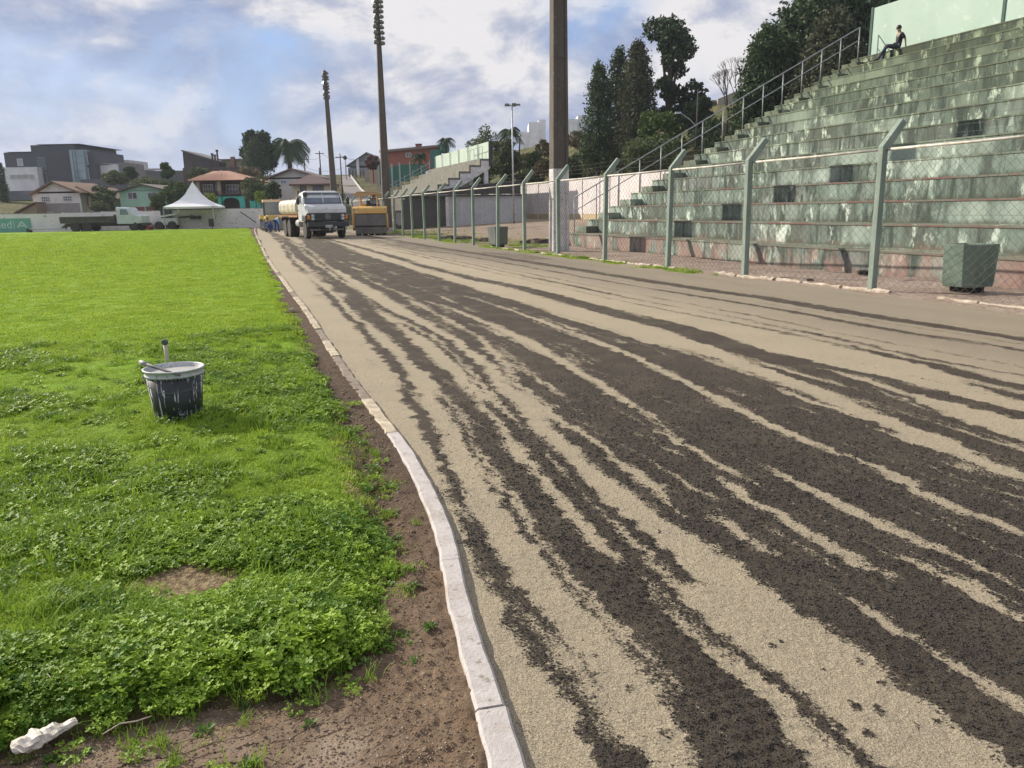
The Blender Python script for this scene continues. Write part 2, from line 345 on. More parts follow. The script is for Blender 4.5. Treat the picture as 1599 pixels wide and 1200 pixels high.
D=np.clip(D+.20*sst((fbm(tu*2.0,tv*7,4,56)-.52)*7)*np.clip(1-(tv-.2)/5,0,1)*(tv>.1),0,1)
sn=fbm(tu*.22+3,wv*11,3,141)-.5; sn2=fbm(tu*.5,wv*30,3,142)-.5; sn3=fbm(tu*.12,wv*4.5,2,143)-.5
amp=np.where(tv<6.2,1.,.55)*np.clip(tv/.5-.1,0,1)
D=np.clip(D+(sn*.95+sn2*.75+sn3*.25)*amp*np.where(D>.5,1.25,.60),0,1)
gD=np.zeros(gx.shape); gD[tm]=D
near_curb=np.clip(1-(gx-curb_x(gy))/.25,0,1)
crumb=fbm(gx*42,gy*42,3,61)-.5; med=fbm(gx*7,gy*7,3,62)-.5
# tyre lugs pressed across the left wheel tracks
lug=np.sin(gu*2*math.pi/.055+np.sin(gv*9)*1.2)*np.exp(-((gv-np.interp(gu,ST[1][1][:,0],ST[1][1][:,1])-.08)/.22)**2)*np.clip((9-gu)/4,0,1)
nearf=np.clip(1.3-RR/9,0,1)
gz=np.zeros(gx.shape)
ztr=gD*.005+crumb*(.004+.012*gD)*np.clip(1.2-RR/14,0.15,1)+med*.010+lug*.0035*nearf
# soil
soilz=.0+(fbm(gx*2.1,gy*2.1,3,71)-.5)*.035*np.clip((curb_x(gy)-gx)/.25,0.1,1)+(fbm(gx*14,gy*14,3,72)-.5)*.026*np.clip(1.3-RR/20,0.2,1)
rough_s=fbm(gx*1.3,gy*1.3,3,73); soilz+= (fbm(gx*48,gy*48,2,74)-.5)*.024*(.5+rough_s)*np.clip(1.2-RR/8,0,1)
# pressed clay slabs at the bottom left, cracked
plate=np.clip((2.02-gy-.05*gx)*4+.3,0,1)*np.clip((-.22-gx)*5,0,1)
crk=np.abs(np.sin((gx*.40-gy*1.0)*2*math.pi/.11+1.6*fbm(gx*3,gy*3,3,75)))
ckm=plate*0
soilz=soilz*(1-.85*plate)+plate*.006*(fbm(gx*60,gy*60,2,77)-.5)
soilz-= np.clip(1-(dl/.15),0,1)*.012
soilz+=.010*np.clip(1.3-(curb_x(gy)-gx)/.28,0,1)*(gy>0)
lawnz=.035+(fbm(gx*1.1,gy*1.1,3,81)-.5)*.06*np.clip(1.4-RR/30,0,1)+np.clip(dl/.2,0,1)*.02
lawnz=lawnz*np.clip(dl/.16,.06,1)
dirtz=np.clip(gv-12,0,20)*.045*np.clip((gu-27)/3,0,1)+(fbm(gx*.8,gy*.8,4,91)-.5)*.10+(fbm(gx*5,gy*5,2,92)-.5)*.03
gz=np.select([region==0,region==1,region==2],[lawnz,soilz,ztr],dirtz)
keep=(gy<81.+(.15*(gx+51)/1))&(gv<25.6)
# faces
idx=np.arange(NR*NA).reshape(NR,NA)
q=np.stack([idx[:-1,:-1],idx[:-1,1:],idx[1:,1:],idx[1:,:-1]],-1).reshape(-1,4)[:,::-1]
cr=region.reshape(-1)[q[:,0]]; kp=keep.reshape(-1)[q].all(1)
allv=np.stack([gx,gy,gz],-1).reshape(-1,3)
def sub(name,r,mat,attrs=None,kind='structure',label=None):
    f=q[(cr==r)&kp]; ids,inv=np.unique(f.ravel(),return_inverse=True)
    a={k:v.reshape(-1)[ids] for k,v in (attrs or {}).items()}
    o=fast_mesh(name,allv[ids],inv.reshape(-1,4),mat,smooth=True,attrs=a); tag(o,kind=kind,label=label); return o
def attr(t,name):
    n=t.nodes.new('ShaderNodeAttribute'); n.attribute_name=name; return n.outputs['Fac']
# track material
m_tr,t,b=newmat('track_grit'); p=pos(t)
dn=attr(t,'crumb'); fine=noise(p,38,5,.7,0,t); mid=noise(p,9,5,.65,0,t); vf=noise(p,170,3,.7,0,t)
dd=mth('ADD',dn,mth('MULTIPLY',mth('SUBTRACT',noise(mapv(t,p,(1,1.5,1)),75,3,.6,0,t),.5,tree=t),1.3,tree=t),tree=t)
dd=mth('ADD',dd,mth('MULTIPLY',mth('SUBTRACT',fine,.5,tree=t),.8,tree=t),tree=t)
dd=mth('ADD',dd,mth('MULTIPLY',mth('SUBTRACT',mid,.5,tree=t),.5,tree=t),tree=t)
mask=ramp(dd,[(.40,0.),(.60,1.)],t)
tan=mixc(ramp(noise(p,1.3,5,.6,.3,t),[(.35,0.),(.65,1.)],t),(.400,.330,.220),(.335,.280,.190),t)
tan=mixc(ramp(vf,[(.38,0.),(.62,1.)],t),mixc(.45,tan,(.15,.13,.10),t),mixc(.45,tan,(.64,.57,.45),t),t)
tan=mixc(ramp(fine,[(.35,.40),(.50,0.)],t),tan,(.18,.155,.12),t)
wet=attr(t,'damp'); tan=mixc(wet,tan,(.17,.145,.115),t)
dk=mixc(ramp(vf,[(.36,0.),(.66,1.)],t),(.018,.015,.013),(.145,.118,.092),t)
dk=mixc(ramp(noise(p,2.3,4,.6,0,t),[(.45,0.),(.7,.45)],t),dk,(.165,.135,.10),t)
t.links.new(mixc(mask,tan,dk,t),b.inputs['Base Color']); b.inputs['Roughness'].default_value=.9; b.inputs['Specular IOR Level'].default_value=.25
hsum=mth('ADD',mth('MULTIPLY',noise(p,120,4,.75,0,t),mth('ADD',mth('MULTIPLY',mask,1.6,tree=t),.8,tree=t),tree=t),mth('MULTIPLY',fine,1.4,tree=t),tree=t)
bump(t,b,hsum,1.,.012)
damp=np.clip((gv-5.6)/1.5,0,1)*(.30+.35*fbm(gu*.3,gv*3,3,150))*np.clip(RR/8,0,1)+.5*np.exp(-((gu-26)/9)**2-((gv-8)/1.4)**2)+.25*np.clip((gu-22)/25,0,1)+.30*np.clip(1-near_curb,0,1)*0
sub('running_track',2,m_tr,{'crumb':gD,'damp':np.clip(damp,0,.8)})
# soil material
m_so,t,b=newmat('loose_soil'); p=pos(t)
pl_a=attr(t,'plate'); so_d=attr(t,'dark')
c=mixc(ramp(noise(p,6,6,.65,.2,t),[(.35,0.),(.65,1.)],t),(.195,.135,.092),(.300,.218,.150),t)
c=mixc(ramp(noise(p,60,4,.7,0,t),[(.38,0.),(.62,1.)],t),mixc(.4,c,(.08,.055,.04),t),c,t)
c=mixc(ramp(noise(p,2.4,4,.6,0,t),[(.55,0.),(.68,.6)],t),c,(.25,.16,.09),t)
c=mixc(pl_a,c,mixc(ramp(noise(p,7,5,.6,0,t),[(.4,0.),(.6,1.)],t),(.27,.20,.15),(.38,.30,.23),t),t)
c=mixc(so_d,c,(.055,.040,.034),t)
c=mixc(ramp(noise(p,95,2,.5,0,t),[(.70,0.),(.74,.8)],t),c,(.42,.37,.30),t)
sx_=t.nodes.new('ShaderNodeSeparateXYZ'); t.links.new(p,sx_.inputs[0])
ph=mth('ADD',mth('SUBTRACT',mth('MULTIPLY',sx_.outputs[0],24.,tree=t),mth('MULTIPLY',sx_.outputs[1],58.,tree=t),tree=t),mth('MULTIPLY',noise(p,5,4,.6,0,t),9.,tree=t),tree=t)
cl_=ramp(mth('ABSOLUTE',mth('SINE',ph,tree=t),tree=t),[(.0,1.),(.10,.9),(.22,0.)],t)
ckf=mth('MULTIPLY',mth('MULTIPLY',cl_,ramp(noise(p,4.5,3,.5,0,t),[(.46,0.),(.54,1.)],t),tree=t),attr(t,'crack'),tree=t)
c=mixc(ckf,c,(.05,.035,.026),t)
t.links.new(c,b.inputs['Base Color']); b.inputs['Roughness'].default_value=.95; b.inputs['Specular IOR Level'].default_value=.15
bump(t,b,mth('SUBTRACT',mth('ADD',noise(p,55,6,.75,0,t),mth('MULTIPLY',noise(p,130,3,.7,0,t),.6,tree=t),tree=t),mth('MULTIPLY',ckf,1.2,tree=t),tree=t),1.,.016)
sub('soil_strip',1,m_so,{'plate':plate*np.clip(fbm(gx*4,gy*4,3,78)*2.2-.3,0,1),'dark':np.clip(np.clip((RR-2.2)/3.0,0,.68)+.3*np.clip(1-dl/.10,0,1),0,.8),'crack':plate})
# lawn ground
m_la,t,b=newmat('lawn_ground'); p=pos(t)
big=noise(p,.22,5,.6,.4,t); fi=noise(p,5,6,.7,.3,t); vf=noise(mapv(t,p,(1,.45,1)),22,5,.75,0,t)
c=mixc(ramp(big,[(.40,0.),(.62,1.)],t),(.190,.350,.022),(.260,.395,.036),t)
c=mixc(ramp(fi,[(.36,0.),(.60,1.)],t),mixc(.5,c,(.10,.17,.015),t),c,t)
c=mixc(ramp(noise(p,1.1,6,.65,.6,t),[(.60,0.),(.72,.60)],t),c,(.26,.22,.075),t)
c=mixc(ramp(vf,[(.32,.6),(.50,0.)],t),c,(.09,.15,.012),t)
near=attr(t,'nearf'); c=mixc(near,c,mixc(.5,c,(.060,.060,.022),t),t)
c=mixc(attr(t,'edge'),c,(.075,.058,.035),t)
bare=attr(t,'bare'); c=mixc(bare,c,mixc(ramp(noise(p,40,4,.7,0,t),[(.4,0.),(.6,1.)],t),(.12,.085,.05),(.30,.23,.14),t),t)
t.links.new(c,b.inputs['Base Color']); b.inputs['Roughness'].default_value=.9; b.inputs['Specular IOR Level'].default_value=.1
bump(t,b,mth('ADD',fi,vf,tree=t),.8,.05)
def blob(x,y,cx,cy,rx,ry): return np.exp(-((x-cx)/rx)**2-((y-cy)/ry)**2)
def bare_f(x,y):
    a=G(300,925);b_=G(400,528);c_=G(5,690);d_=G(310,750);e_=G(70,745); f_=G(345,500); g_=G(430,965)
    n=(fbm(x*9,y*9,3,95)-.5)*1.1
    r=blob(x,y,a[0],a[1],.24,.15)*1.9+blob(x,y,b_[0],b_[1],.17,.08)*1.5+blob(x,y,c_[0],c_[1],.10,.06)*1.4+blob(x,y,d_[0],d_[1],.06,.035)*1.1+blob(x,y,e_[0],e_[1],.09,.04)*.8+blob(x,y,f_[0],f_[1],.25,.35)*.6+blob(x,y,g_[0],g_[1],.16,.03)*1.1
    return np.clip((r+n*.6-.55)*3,0,1)
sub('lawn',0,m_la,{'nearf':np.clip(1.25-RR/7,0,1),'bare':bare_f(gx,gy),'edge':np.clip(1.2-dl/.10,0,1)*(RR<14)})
m_di,t,b=newmat('dry_dirt'); p=pos(t)
c=mixc(ramp(noise(p,.9,6,.65,.3,t),[(.38,0.),(.62,1.)],t),(.32,.24,.195),(.42,.34,.28),t)
c=mixc(ramp(noise(p,14,5,.7,0,t),[(.40,.6),(.55,0.)],t),c,(.11,.08,.06),t)
gr=attr(t,'grass'); gn=mth('MULTIPLY',gr,ramp(noise(p,2.2,6,.7,0,t),[(.42,0.),(.55,1.)],t),tree=t)
c=mixc(gn,c,mixc(ramp(noise(p,9,4,.7,0,t),[(.4,0.),(.6,1.)],t),(.10,.13,.022),(.20,.22,.04),t),t)
t.links.new(c,b.inputs['Base Color']); b.inputs['Roughness'].default_value=.95; b.inputs['Specular IOR Level'].default_value=.15
bump(t,b,noise(p,25,6,.7,0,t),.9,.04)
sub('dirt_ground',3,m_di,{'grass':np.clip((gu-27)/4,0,1)*np.clip(1-(gv-9.6)/4.5,0.12,1)})
# ---------------------------------------------------------------- wide terrain
def terr(x,y):
    u=x*U[0]+y*U[1]; v=x*V[0]+y*V[1]
    a=np.clip(y-88,0,75)*.118+np.clip(y-163,0,400)*.01
    b_=np.clip(v-26.5,0,24)*.50+np.clip(v-50.5,0,400)*.01
    b_=b_*np.clip((y-30)/10+.3,0,1)*np.clip((x+28)/14,0,1)
    return np.maximum(a,b_)-.35*((y<84)&(v<27))+ .5*(fbm(x*.11,y*.11,3,12)-.5)*np.clip(np.maximum(a,b_),0,1)
X,Y=np.meshgrid(np.concatenate([np.linspace(-700,-110,24),np.linspace(-105,75,121),np.linspace(85,700,24)]),np.concatenate([np.linspace(-80,10,10),np.linspace(14,220,138),np.linspace(240,1500,30)]),indexing='ij')
Z=terr(X,Y); n0,n1=X.shape; ii=np.arange(n0*n1).reshape(n0,n1)
qf=np.stack([ii[:-1,:-1],ii[1:,:-1],ii[1:,1:],ii[:-1,1:]],-1).reshape(-1,4)
m_hi,t,b=newmat('scrub_ground'); p=pos(t)
c=mixc(ramp(noise(p,.25,6,.65,.4,t),[(.38,0.),(.62,1.)],t),(.085,.105,.03),(.19,.155,.085),t)
c=mixc(ramp(noise(p,1.6,5,.7,0,t),[(.42,0.),(.60,1.)],t),mixc(.6,c,(.035,.05,.018),t),c,t)
t.links.new(c,b.inputs['Base Color']); b.inputs['Roughness'].default_value=.95; b.inputs['Specular IOR Level'].default_value=.1
bump(t,b,noise(p,1.5,6,.7,0,t),1.,.5)
o=fast_mesh('hillside',np.stack([X,Y,Z],-1).reshape(-1,3),qf,m_hi,smooth=True); tag(o,kind='structure')
# ---------------------------------------------------------------- curb: separate whitewashed blocks in a row
m_cu,t,b=newmat('whitewash'); p=pos(t)
oi=t.nodes.new('ShaderNodeObjectInfo').outputs['Random']
c=mixc(ramp(noise(p,14,5,.7,0,t),[(.35,0.),(.6,1.)],t),(.39,.36,.35),(.47,.44,.43),t)
c=mixc(ramp(noise(p,26,4,.7,0,t),[(.60,0.),(.66,.9)],t),c,(.22,.18,.14),t)
c=mixc(ramp(noise(p,5,5,.7,.2,t),[(.52,0.),(.66,.55)],t),c,(.30,.25,.20),t)
t.links.new(c,b.inputs['Base Color']); b.inputs['Roughness'].default_value=.85; bump(t,b,noise(p,60,5,.7,0,t),.7,.006)
m_cd=pm('bare_curb',(.26,.215,.17),(.15,.12,.095),9,.9,.008,50)
m_cy=pm('yellowed_curb',(.52,.46,.35),(.26,.20,.145),9,.9,.006,50)
curbE=empty('track_kerb',(0,0,0),0,'whitewashed concrete kerb dividing the grassy soil strip from the gravel track','kerb')
seglen=np.concatenate([[0],np.cumsum(np.linalg.norm(np.diff(CL[::-1],axis=0),axis=1))]); CN=CL[::-1]
def cpt(s): return np.array([np.interp(s,seglen,CN[:,0]),np.interp(s,seglen,CN[:,1])])
s=0.; k=0; S0=seglen[-1]; brk=[]
s_cam=3.0
while s<S0-.1:
    ln=1.0 if s<25 else 2.0
    a,b2=s,min(s+ln,S0); n=10; prof=[]
    y_mid=cpt((a+b2)/2)[1]
    st=m_cu
    if 5.95<y_mid<8.1: st=m_cd
    elif y_mid>=4.9: st=m_cy if (k%5 not in(2,)) else m_cd
    vs=[];fs=[]; rr=random.Random(k); hw=.050 if y_mid<2.4 else .043 if y_mid<12 else .046; zj=rr.uniform(-.004,.004)-(.012 if st is m_cd else 0)
    for i in range(n+1):
        q0=a+(b2-a)*i/n*.994; c0=cpt(q0); d=cpt(q0+.02)-cpt(q0-.02); d/=np.linalg.norm(d)+1e-9; nn=np.array([d[1],-d[0]])
        j=rr.uniform(-.006,.006)*(1.6 if st is not m_cu else .7); j2=rr.uniform(-.003,.003)*(2 if st is not m_cu else 1); zt=.027+zj+rr.uniform(-.002,.002)
        L_=c0-nn*(hw+j); R_=c0+nn*(hw+j2); 
        vs+=[(*L_,-.12),(*(L_-nn*0),zt-.008),(*(L_+nn*.009),zt),(*(R_-nn*.009),zt+.001),(*R_,zt-.008),(*R_,-.12)]
    for i in range(n):
        for e in range(5): fs.append((i*6+e,i*6+e+1,(i+1)*6+e+1,(i+1)*6+e))
    fs+=[(0,1,2,3,4,5)[::-1],tuple(n*6+e for e in range(6))]
    mb=MB(); mb.add(vs,fs); mb.f=[f[::-1] for f in mb.f]; mb.build('kerb_block',st,curbE)
    s=b2;k+=1
# ================================================================ PLANTS AND LOOSE GRAINS (scattered by geometry nodes)
def leafmat(name,c1,c2,rough=.5,trans=.35,spec=.4,c3=None):
    m,t,b=newmat(name); oi=t.nodes.new('ShaderNodeObjectInfo').outputs['Random']
    p=pos(t); n=noise(p,1.4,4,.6,.3,t); n2=noise(p,70,2,.5,0,t)
    f=mth('ADD',mth('MULTIPLY',oi,.35,tree=t),mth('MULTIPLY',n,.65,tree=t),tree=t)
    c=mixc(ramp(f,[(.33,0.),(.62,1.)],t),c1,c2,t)
    if c3: c=mixc(ramp(n2,[(.60,0.),(.66,1.)],t),c,c3,t)
    t.links.new(c,b.inputs['Base Color']); b.inputs['Roughness'].default_value=rough; b.inputs['Specular IOR Level'].default_value=spec
    tr=t.nodes.new('ShaderNodeBsdfTranslucent'); t.links.new(mixc(.5,c,(c2[0]*1.5,c2[1]*1.3,c2[2]),t),tr.inputs[0])
    ms=t.nodes.new('ShaderNodeMixShader'); ms.inputs[0].default_value=trans
    o_=t.nodes['Material Output']; t.links.new(b.outputs[0],ms.inputs[1]); t.links.new(tr.outputs[0],ms.inputs[2]); t.links.new(ms.outputs[0],o_.inputs[0])
    return m
m_clov=leafmat('clover_leaf',(.060,.150,.018),(.290,.440,.050),.55,.32,.22)
m_blade=leafmat('grass_blade',(.165,.310,.022),(.340,.470,.060),.65,.35,.15)
m_bladed=leafmat('grass_blade_deep',(.090,.200,.022),(.230,.360,.045),.6,.32,.2)
m_weed=leafmat('weed_leaf',(.075,.155,.030),(.150,.240,.055),.5,.35,.4)
m_straw=leafmat('straw',(.34,.25,.13),(.50,.39,.22),.7,.2,.2)
def proto(name,vs,fs,mat):
    me=bpy.data.meshes.new(name); me.from_pydata([tuple(v) for v in vs],[],fs); me.materials.append(mat); me.update()
    me.polygons.foreach_set('use_smooth',[True]*len(me.polygons))
    return bpy.data.objects.new(name,me)
def clover(seed,n=26,r=.075,h0=.03,h1=.09,ls=.014):
    g=random.Random(seed); vs=[];fs=[]
    for _ in range(n):
        a=g.uniform(0,6.28); d=r*math.sqrt(g.random()); cx_,cy_=d*math.cos(a),d*math.sin(a); z=g.uniform(h0,h1)*(1-.35*(d/r)**2)
        tx_,ty_=g.uniform(-.55,.55),g.uniform(-.55,.55); az=g.uniform(0,6.28); s=ls*g.uniform(.7,1.3)
        for k in range(3):
            b_=az+k*2.094; dx,dy=math.cos(b_),math.sin(b_); px_,py_=-dy,dx
            def pt(l,w_,zz): X=l*dx+w_*px_; Y=l*dy+w_*py_; return (cx_+X,cy_+Y,z+zz+tx_*X+ty_*Y)
            i=len(vs); vs+=[pt(0,0,0),pt(s*.65,s*.52,s*.22),pt(s*1.15,s*.34,s*.16),pt(s*1.08,0,-s*.02),pt(s*1.15,-s*.34,s*.16),pt(s*.65,-s*.52,s*.22),pt(s*.6,0,-.0)]
            fs+=[(i,i+6,i+1),(i+1,i+6,i+3,i+2),(i+6,i+5,i+4,i+3),(i,i+5,i+6)]
        i=len(vs); ww=.0009; vs+=[(cx_*.6-ww,cy_*.6,-.01),(cx_*.6+ww,cy_*.6,-.01),(cx_+ww,cy_,z),(cx_-ww,cy_,z)]; fs.append((i,i+1,i+2,i+3))
    return vs,fs
def blades(seed,n=24,r=.06,h0=.03,h1=.09,w_=.0022,bend=.6):
    g=random.Random(seed); vs=[];fs=[]
    for _ in range(n):
        a=g.uniform(0,6.28); d=r*math.sqrt(g.random()); x,y=d*math.cos(a),d*math.sin(a); h=g.uniform(h0,h1); b_=g.uniform(0,6.28); l=h*g.uniform(.2,1.)*bend
        dx,dy=math.cos(b_),math.sin(b_); px_,py_=-dy*w_,dx*w_; i=len(vs)
        for tt,ww in ((0,1),(.45,.95),(.8,.6)):
            X=x+dx*l*tt**2; Y=y+dy*l*tt**2; Zz=h*(tt-.25*tt*tt*bend)-.01; vs+=[(X-px_*ww,Y-py_*ww,Zz),(X+px_*ww,Y+py_*ww,Zz)]
        vs.append((x+dx*l,y+dy*l,h*(1-.3*bend)-.01)); fs+=[(i,i+1,i+3,i+2),(i+2,i+3,i+5,i+4),(i+4,i+5,i+6)]
    return vs,fs
def weed(seed,n=12,s0=.03):
    g=random.Random(seed); vs=[];fs=[]
    for _ in range(n):
        b_=g.uniform(0,6.28); L_=s0*g.uniform(.6,1.4); el=g.uniform(.15,1.1); dx,dy,dz=math.cos(b_)*math.cos(el),math.sin(b_)*math.cos(el),math.sin(el); px_,py_=-math.sin(b_),math.cos(b_)
        i=len(vs); w_=L_*.22; x,y=g.uniform(-.02,.02),g.uniform(-.02,.02)
        vs+=[(x,y,0),(x+dx*L_*.5+px_*w_,y+dy*L_*.5+py_*w_,dz*L_*.5+.004),(x+dx*L_,y+dy*L_,dz*L_*.85),(x+dx*L_*.5-px_*w_,y+dy*L_*.5-py_*w_,dz*L_*.5+.004),(x+dx*L_*.5,y+dy*L_*.5,dz*L_*.5-.002)]
        fs+=[(i,i+4,i+1),(i+1,i+4,i+2),(i+4,i+3,i+2),(i,i+3,i+4)]
    return vs,fs
def stone(seed,mat,name):
    bm=bmesh.new(); bmesh.ops.create_icosphere(bm,subdivisions=1,radius=1); g=random.Random(seed)
    for v in bm.verts: v.co*=g.uniform(.65,1.15); v.co.z*=.7
    me=bpy.data.meshes.new(name); bm.to_mesh(me); bm.free(); me.materials.append(mat); return bpy.data.objects.new(name,me)
def scatter(name,pts,kinds,rot,scl,tilt,protos,label,cat='grass'):
    me=bpy.data.meshes.new(name); n=len(pts); me.vertices.add(n); me.vertices.foreach_set('co',np.ascontiguousarray(pts,np.float32).ravel())
    for a,val,ty in (('kind_id',kinds,'INT'),('spin',rot,'FLOAT'),('size',scl,'FLOAT'),('lean',tilt,'FLOAT')):
        at=me.attributes.new(a,ty,'POINT'); at.data.foreach_set('value',np.ascontiguousarray(val,np.int32 if ty=='INT' else np.float32))
    me.update(); o=bpy.data.objects.new(name,me); COL.objects.link(o); tag(o,label,cat,kind='stuff')
    g=bpy.data.node_groups.new(name+'_scatter','GeometryNodeTree'); g.interface.new_socket('Geometry',in_out='INPUT',socket_type='NodeSocketGeometry'); g.interface.new_socket('Geometry',in_out='OUTPUT',socket_type='NodeSocketGeometry')
    gi=g.nodes.new('NodeGroupInput'); go=g.nodes.new('NodeGroupOutput'); jn=g.nodes.new('GeometryNodeJoinGeometry')
    m2p=g.nodes.new('GeometryNodeMeshToPoints'); g.links.new(gi.outputs[0],m2p.inputs[0])
    def na(nm,ty):
        a=g.nodes.new('GeometryNodeInputNamedAttribute'); a.data_type=ty; a.inputs[0].default_value=nm; return a.outputs[0]
    ki,sp_,sz,ln_=na('kind_id','INT'),na('spin','FLOAT'),na('size','FLOAT'),na('lean','FLOAT')
    cb=g.nodes.new('ShaderNodeCombineXYZ'); g.links.new(ln_,cb.inputs[0]); g.links.new(sp_,cb.inputs[2])
    for k,pr in enumerate(protos):
        cmp_=g.nodes.new('FunctionNodeCompare'); cmp_.data_type='INT'; cmp_.operation='EQUAL'
        g.links.new(ki,cmp_.inputs[2]); cmp_.inputs[3].default_value=k
        oi=g.nodes.new('GeometryNodeObjectInfo'); oi.inputs['Object'].default_value=pr; oi.inputs['As Instance'].default_value=True
        ip=g.nodes.new('GeometryNodeInstanceOnPoints'); g.links.new(m2p.outputs[0],ip.inputs['Points']); g.links.new(cmp_.outputs[0],ip.inputs['Selection']); g.links.new(oi.outputs['Geometry'],ip.inputs['Instance'])
        g.links.new(cb.outputs[0],ip.inputs['Rotation']); g.links.new(sz,ip.inputs['Scale']); g.links.new(ip.outputs[0],jn.inputs[0])
    g.links.new(jn.outputs[0],go.inputs[0]); md=o.modifiers.new('scatter','NODES'); md.node_group=g
    return o
def sample_z(x,y,src):     # height of the polar sheet
    r=np.hypot(x,y); a=np.arctan2(x,y); i=np.clip(np.round(np.log(r/.55)/math.log(100/.55)*(NR-1)).astype(int),0,NR-1); j=np.clip(np.round((a-ang[0])/(ang[-1]-ang[0])*(NA-1)).astype(int),0,NA-1)
    return src[i,j]
def polar_pts(n,r0,r1,a0,a1,p):   # p=2: uniform per area, 0: log
    q_=rng.random(n)
    r=r0*(r1/r0)**q_ if p==0 else (r0**p+(r1**p-r0**p)*q_)**(1/p)
    a=rng.uniform(R(a0),R(a1),n); return r*np.sin(a),r*np.cos(a),r
cl1=[proto('clover_sprig',*clover(k,34,.075,.030,.090,.0128),m_clov) for k in (1,2)]
cl2=[proto('clover_low',*clover(k,34,.08,.012,.045,.0105),m_clov) for k in (3,)]
gt1=[proto('grass_tuft',*blades(k,30,.055,.04,.11,.0024,.8),m_bladed) for k in (4,)]
gt2=[proto('turf_tuft',*blades(k,60,.08,.015,.042,.0020,.9),m_blade) for k in (5,6)]
gt3=[proto('turf_far',*blades(k,60,.17,.02,.05,.0060,.9),m_blade) for k in (7,8)]
wd1=[proto('weed_rosette',*weed(9,16,.045),m_weed)]
st1=[proto('straw_tuft',*blades(11,26,.07,.005,.02,.0016,4.),m_straw)]
prs=cl1+cl2+gt1+gt2+gt3+wd1+st1   # 0,1 clover 2 low clover 3 tall grass 4,5 turf 6,7 far 8 weed 9 straw
x1,y1,r1=polar_pts(8800,1.35,4.6,-46,12,2); x2,y2,r2=polar_pts(13000,4.6,10,-42,4,1); x3,y3,r3=polar_pts(22000,9,82,-40,2,0)
px=np.concatenate([x1,x2,x3]);py=np.concatenate([y1,y2,y3]);pr=np.concatenate([r1,r2,r3]); far=np.concatenate([np.zeros(len(x1)),np.zeros(len(x2)),np.ones(len(x3))])
ew=(fbm(px*3,py*3,3,21)-.5)*.24
ok=in_poly(px+ew,py+ew*.5,lawn_poly); bf=bare_f(px,py); edge=dist_poly(px,py,LE)
n1_=fbm(px*1.6,py*1.6,4,101); n2_=fbm(px*.5,py*.5,3,102); u_=rng.random(len(px))
lush=np.clip((3.2-pr)/1.2,0,1)                               # thick clover close to the camera
pc=np.clip(lush*1.05+(n1_-.50)*2.4+.02+np.clip(.5-edge,0,.5)*.9,0.05,1)
kind=np.where(u_<pc,np.where(lush+.3*(n2_-.5)>.42,rng.integers(0,2,len(px)),2),rng.integers(4,6,len(px)))
kind=np.where((kind>3)&(rng.random(len(px))<.10+.35*lush),3,kind)
kind=np.where((kind<3)&(far<1)&(rng.random(len(px))<.13),3,kind)
kind=np.where((kind<3)&(far<1)&(rng.random(len(px))<.05),9,kind)
kind=np.where((rng.random(len(px))<.03)&(far<1),8,kind)
kind=np.where(far>0,rng.integers(6,8,len(px)),kind)
dry=np.clip((fbm(px*1.1,py*1.1,4,103)-.50)*4,0,.65)*(far<1)*(1-lush)
kind=np.where(rng.random(len(px))<dry,9,kind)
bfm=rng.random(len(px))<bf*.97
kind=np.where(bfm&(rng.random(len(px))<.5),9,kind); ok&=~(bfm&(kind!=9))
wr_=[G(22,1192)[:2],G(122,1146)[:2]]; ok&=dist_poly(px,py,np.array(wr_))>.07
bk_=G(279,648); ok&=np.hypot(px-bk_[0],py-bk_[1]-.02)>.19
scl=rng.uniform(.75,1.2,len(px))*(1+.0*pr)*np.where(far>0,np.clip(pr/18,.8,2.2),1)*np.where((kind<=1),.62+.42*lush,1.)*(.80+.4*n1_)*np.where(far<1,.62+.76*fbm(px*3.5,py*3.5,3,120),1.)
scl*=np.where(edge<.10,.8,1)
pz=sample_z(px,py,gz)
P3=np.stack([px,py,pz-.004],-1)[ok]
scatter('grass',P3,kind[ok],rng.uniform(0,6.28,ok.sum()),scl[ok],rng.uniform(-.12,.12,ok.sum()),prs,'clover and short green grass covering the football pitch')
# sprigs in the soil strip
x,y,r_=polar_pts(2600,1.35,6,-40,12,2); okk=(~in_poly(x,y,lawn_poly))&(y>0)&(x<curb_x(y)-.10)&((np.clip(1-dist_poly(x,y,LE)/.20,0,1)*2.4>rng.random(len(x)))|(rng.random(len(x))<.018)|((fbm(x*4,y*4,2,7)>.66)&(y<2.1)&(x<-.5)))
kk=rng.choice([2,3,4,8,8,9],okk.sum())
scatter('weeds',np.stack([x,y,sample_z(x,y,gz)],-1)[okk],kk,rng.uniform(0,6.28,okk.sum()),rng.uniform(.35,.75,okk.sum()),rng.uniform(-.1,.1,okk.sum()),prs,'small green weeds sprouting from the brown soil strip','weeds')
# fence-foot weeds
n=520; u0=rng.uniform(14,46,n); v0=VF+rng.normal(0,.10,n)-.03; dens=fbm(u0*.9,v0*0,3,111); m_=(dens>.50)|((u0>18.5)&(u0<23.5)); u0=u0[m_];v0=v0[m_]
n=1500; ua=rng.uniform(27,62,n); va=VF+.2+np.abs(rng.normal(0,1.6,n)); ma=fbm(ua*.7,va*.9,3,113)>.48; u0=np.concatenate([u0,ua[ma]]); v0=np.concatenate([v0,va[ma]])
w3=u0[:,None]*U[None,:]+v0[:,None]*V[None,:]; w3[:,2]=sample_z(w3[:,0],w3[:,1],gz)-.005
scatter('fence_weeds',w3,rng.choice([3,6,7,2],len(w3)),rng.uniform(0,6.28,len(w3)),rng.uniform(.8,1.9,len(w3)),np.zeros(len(w3)),prs,'patchy weeds and grass along the foot of the green mesh fence','weeds')
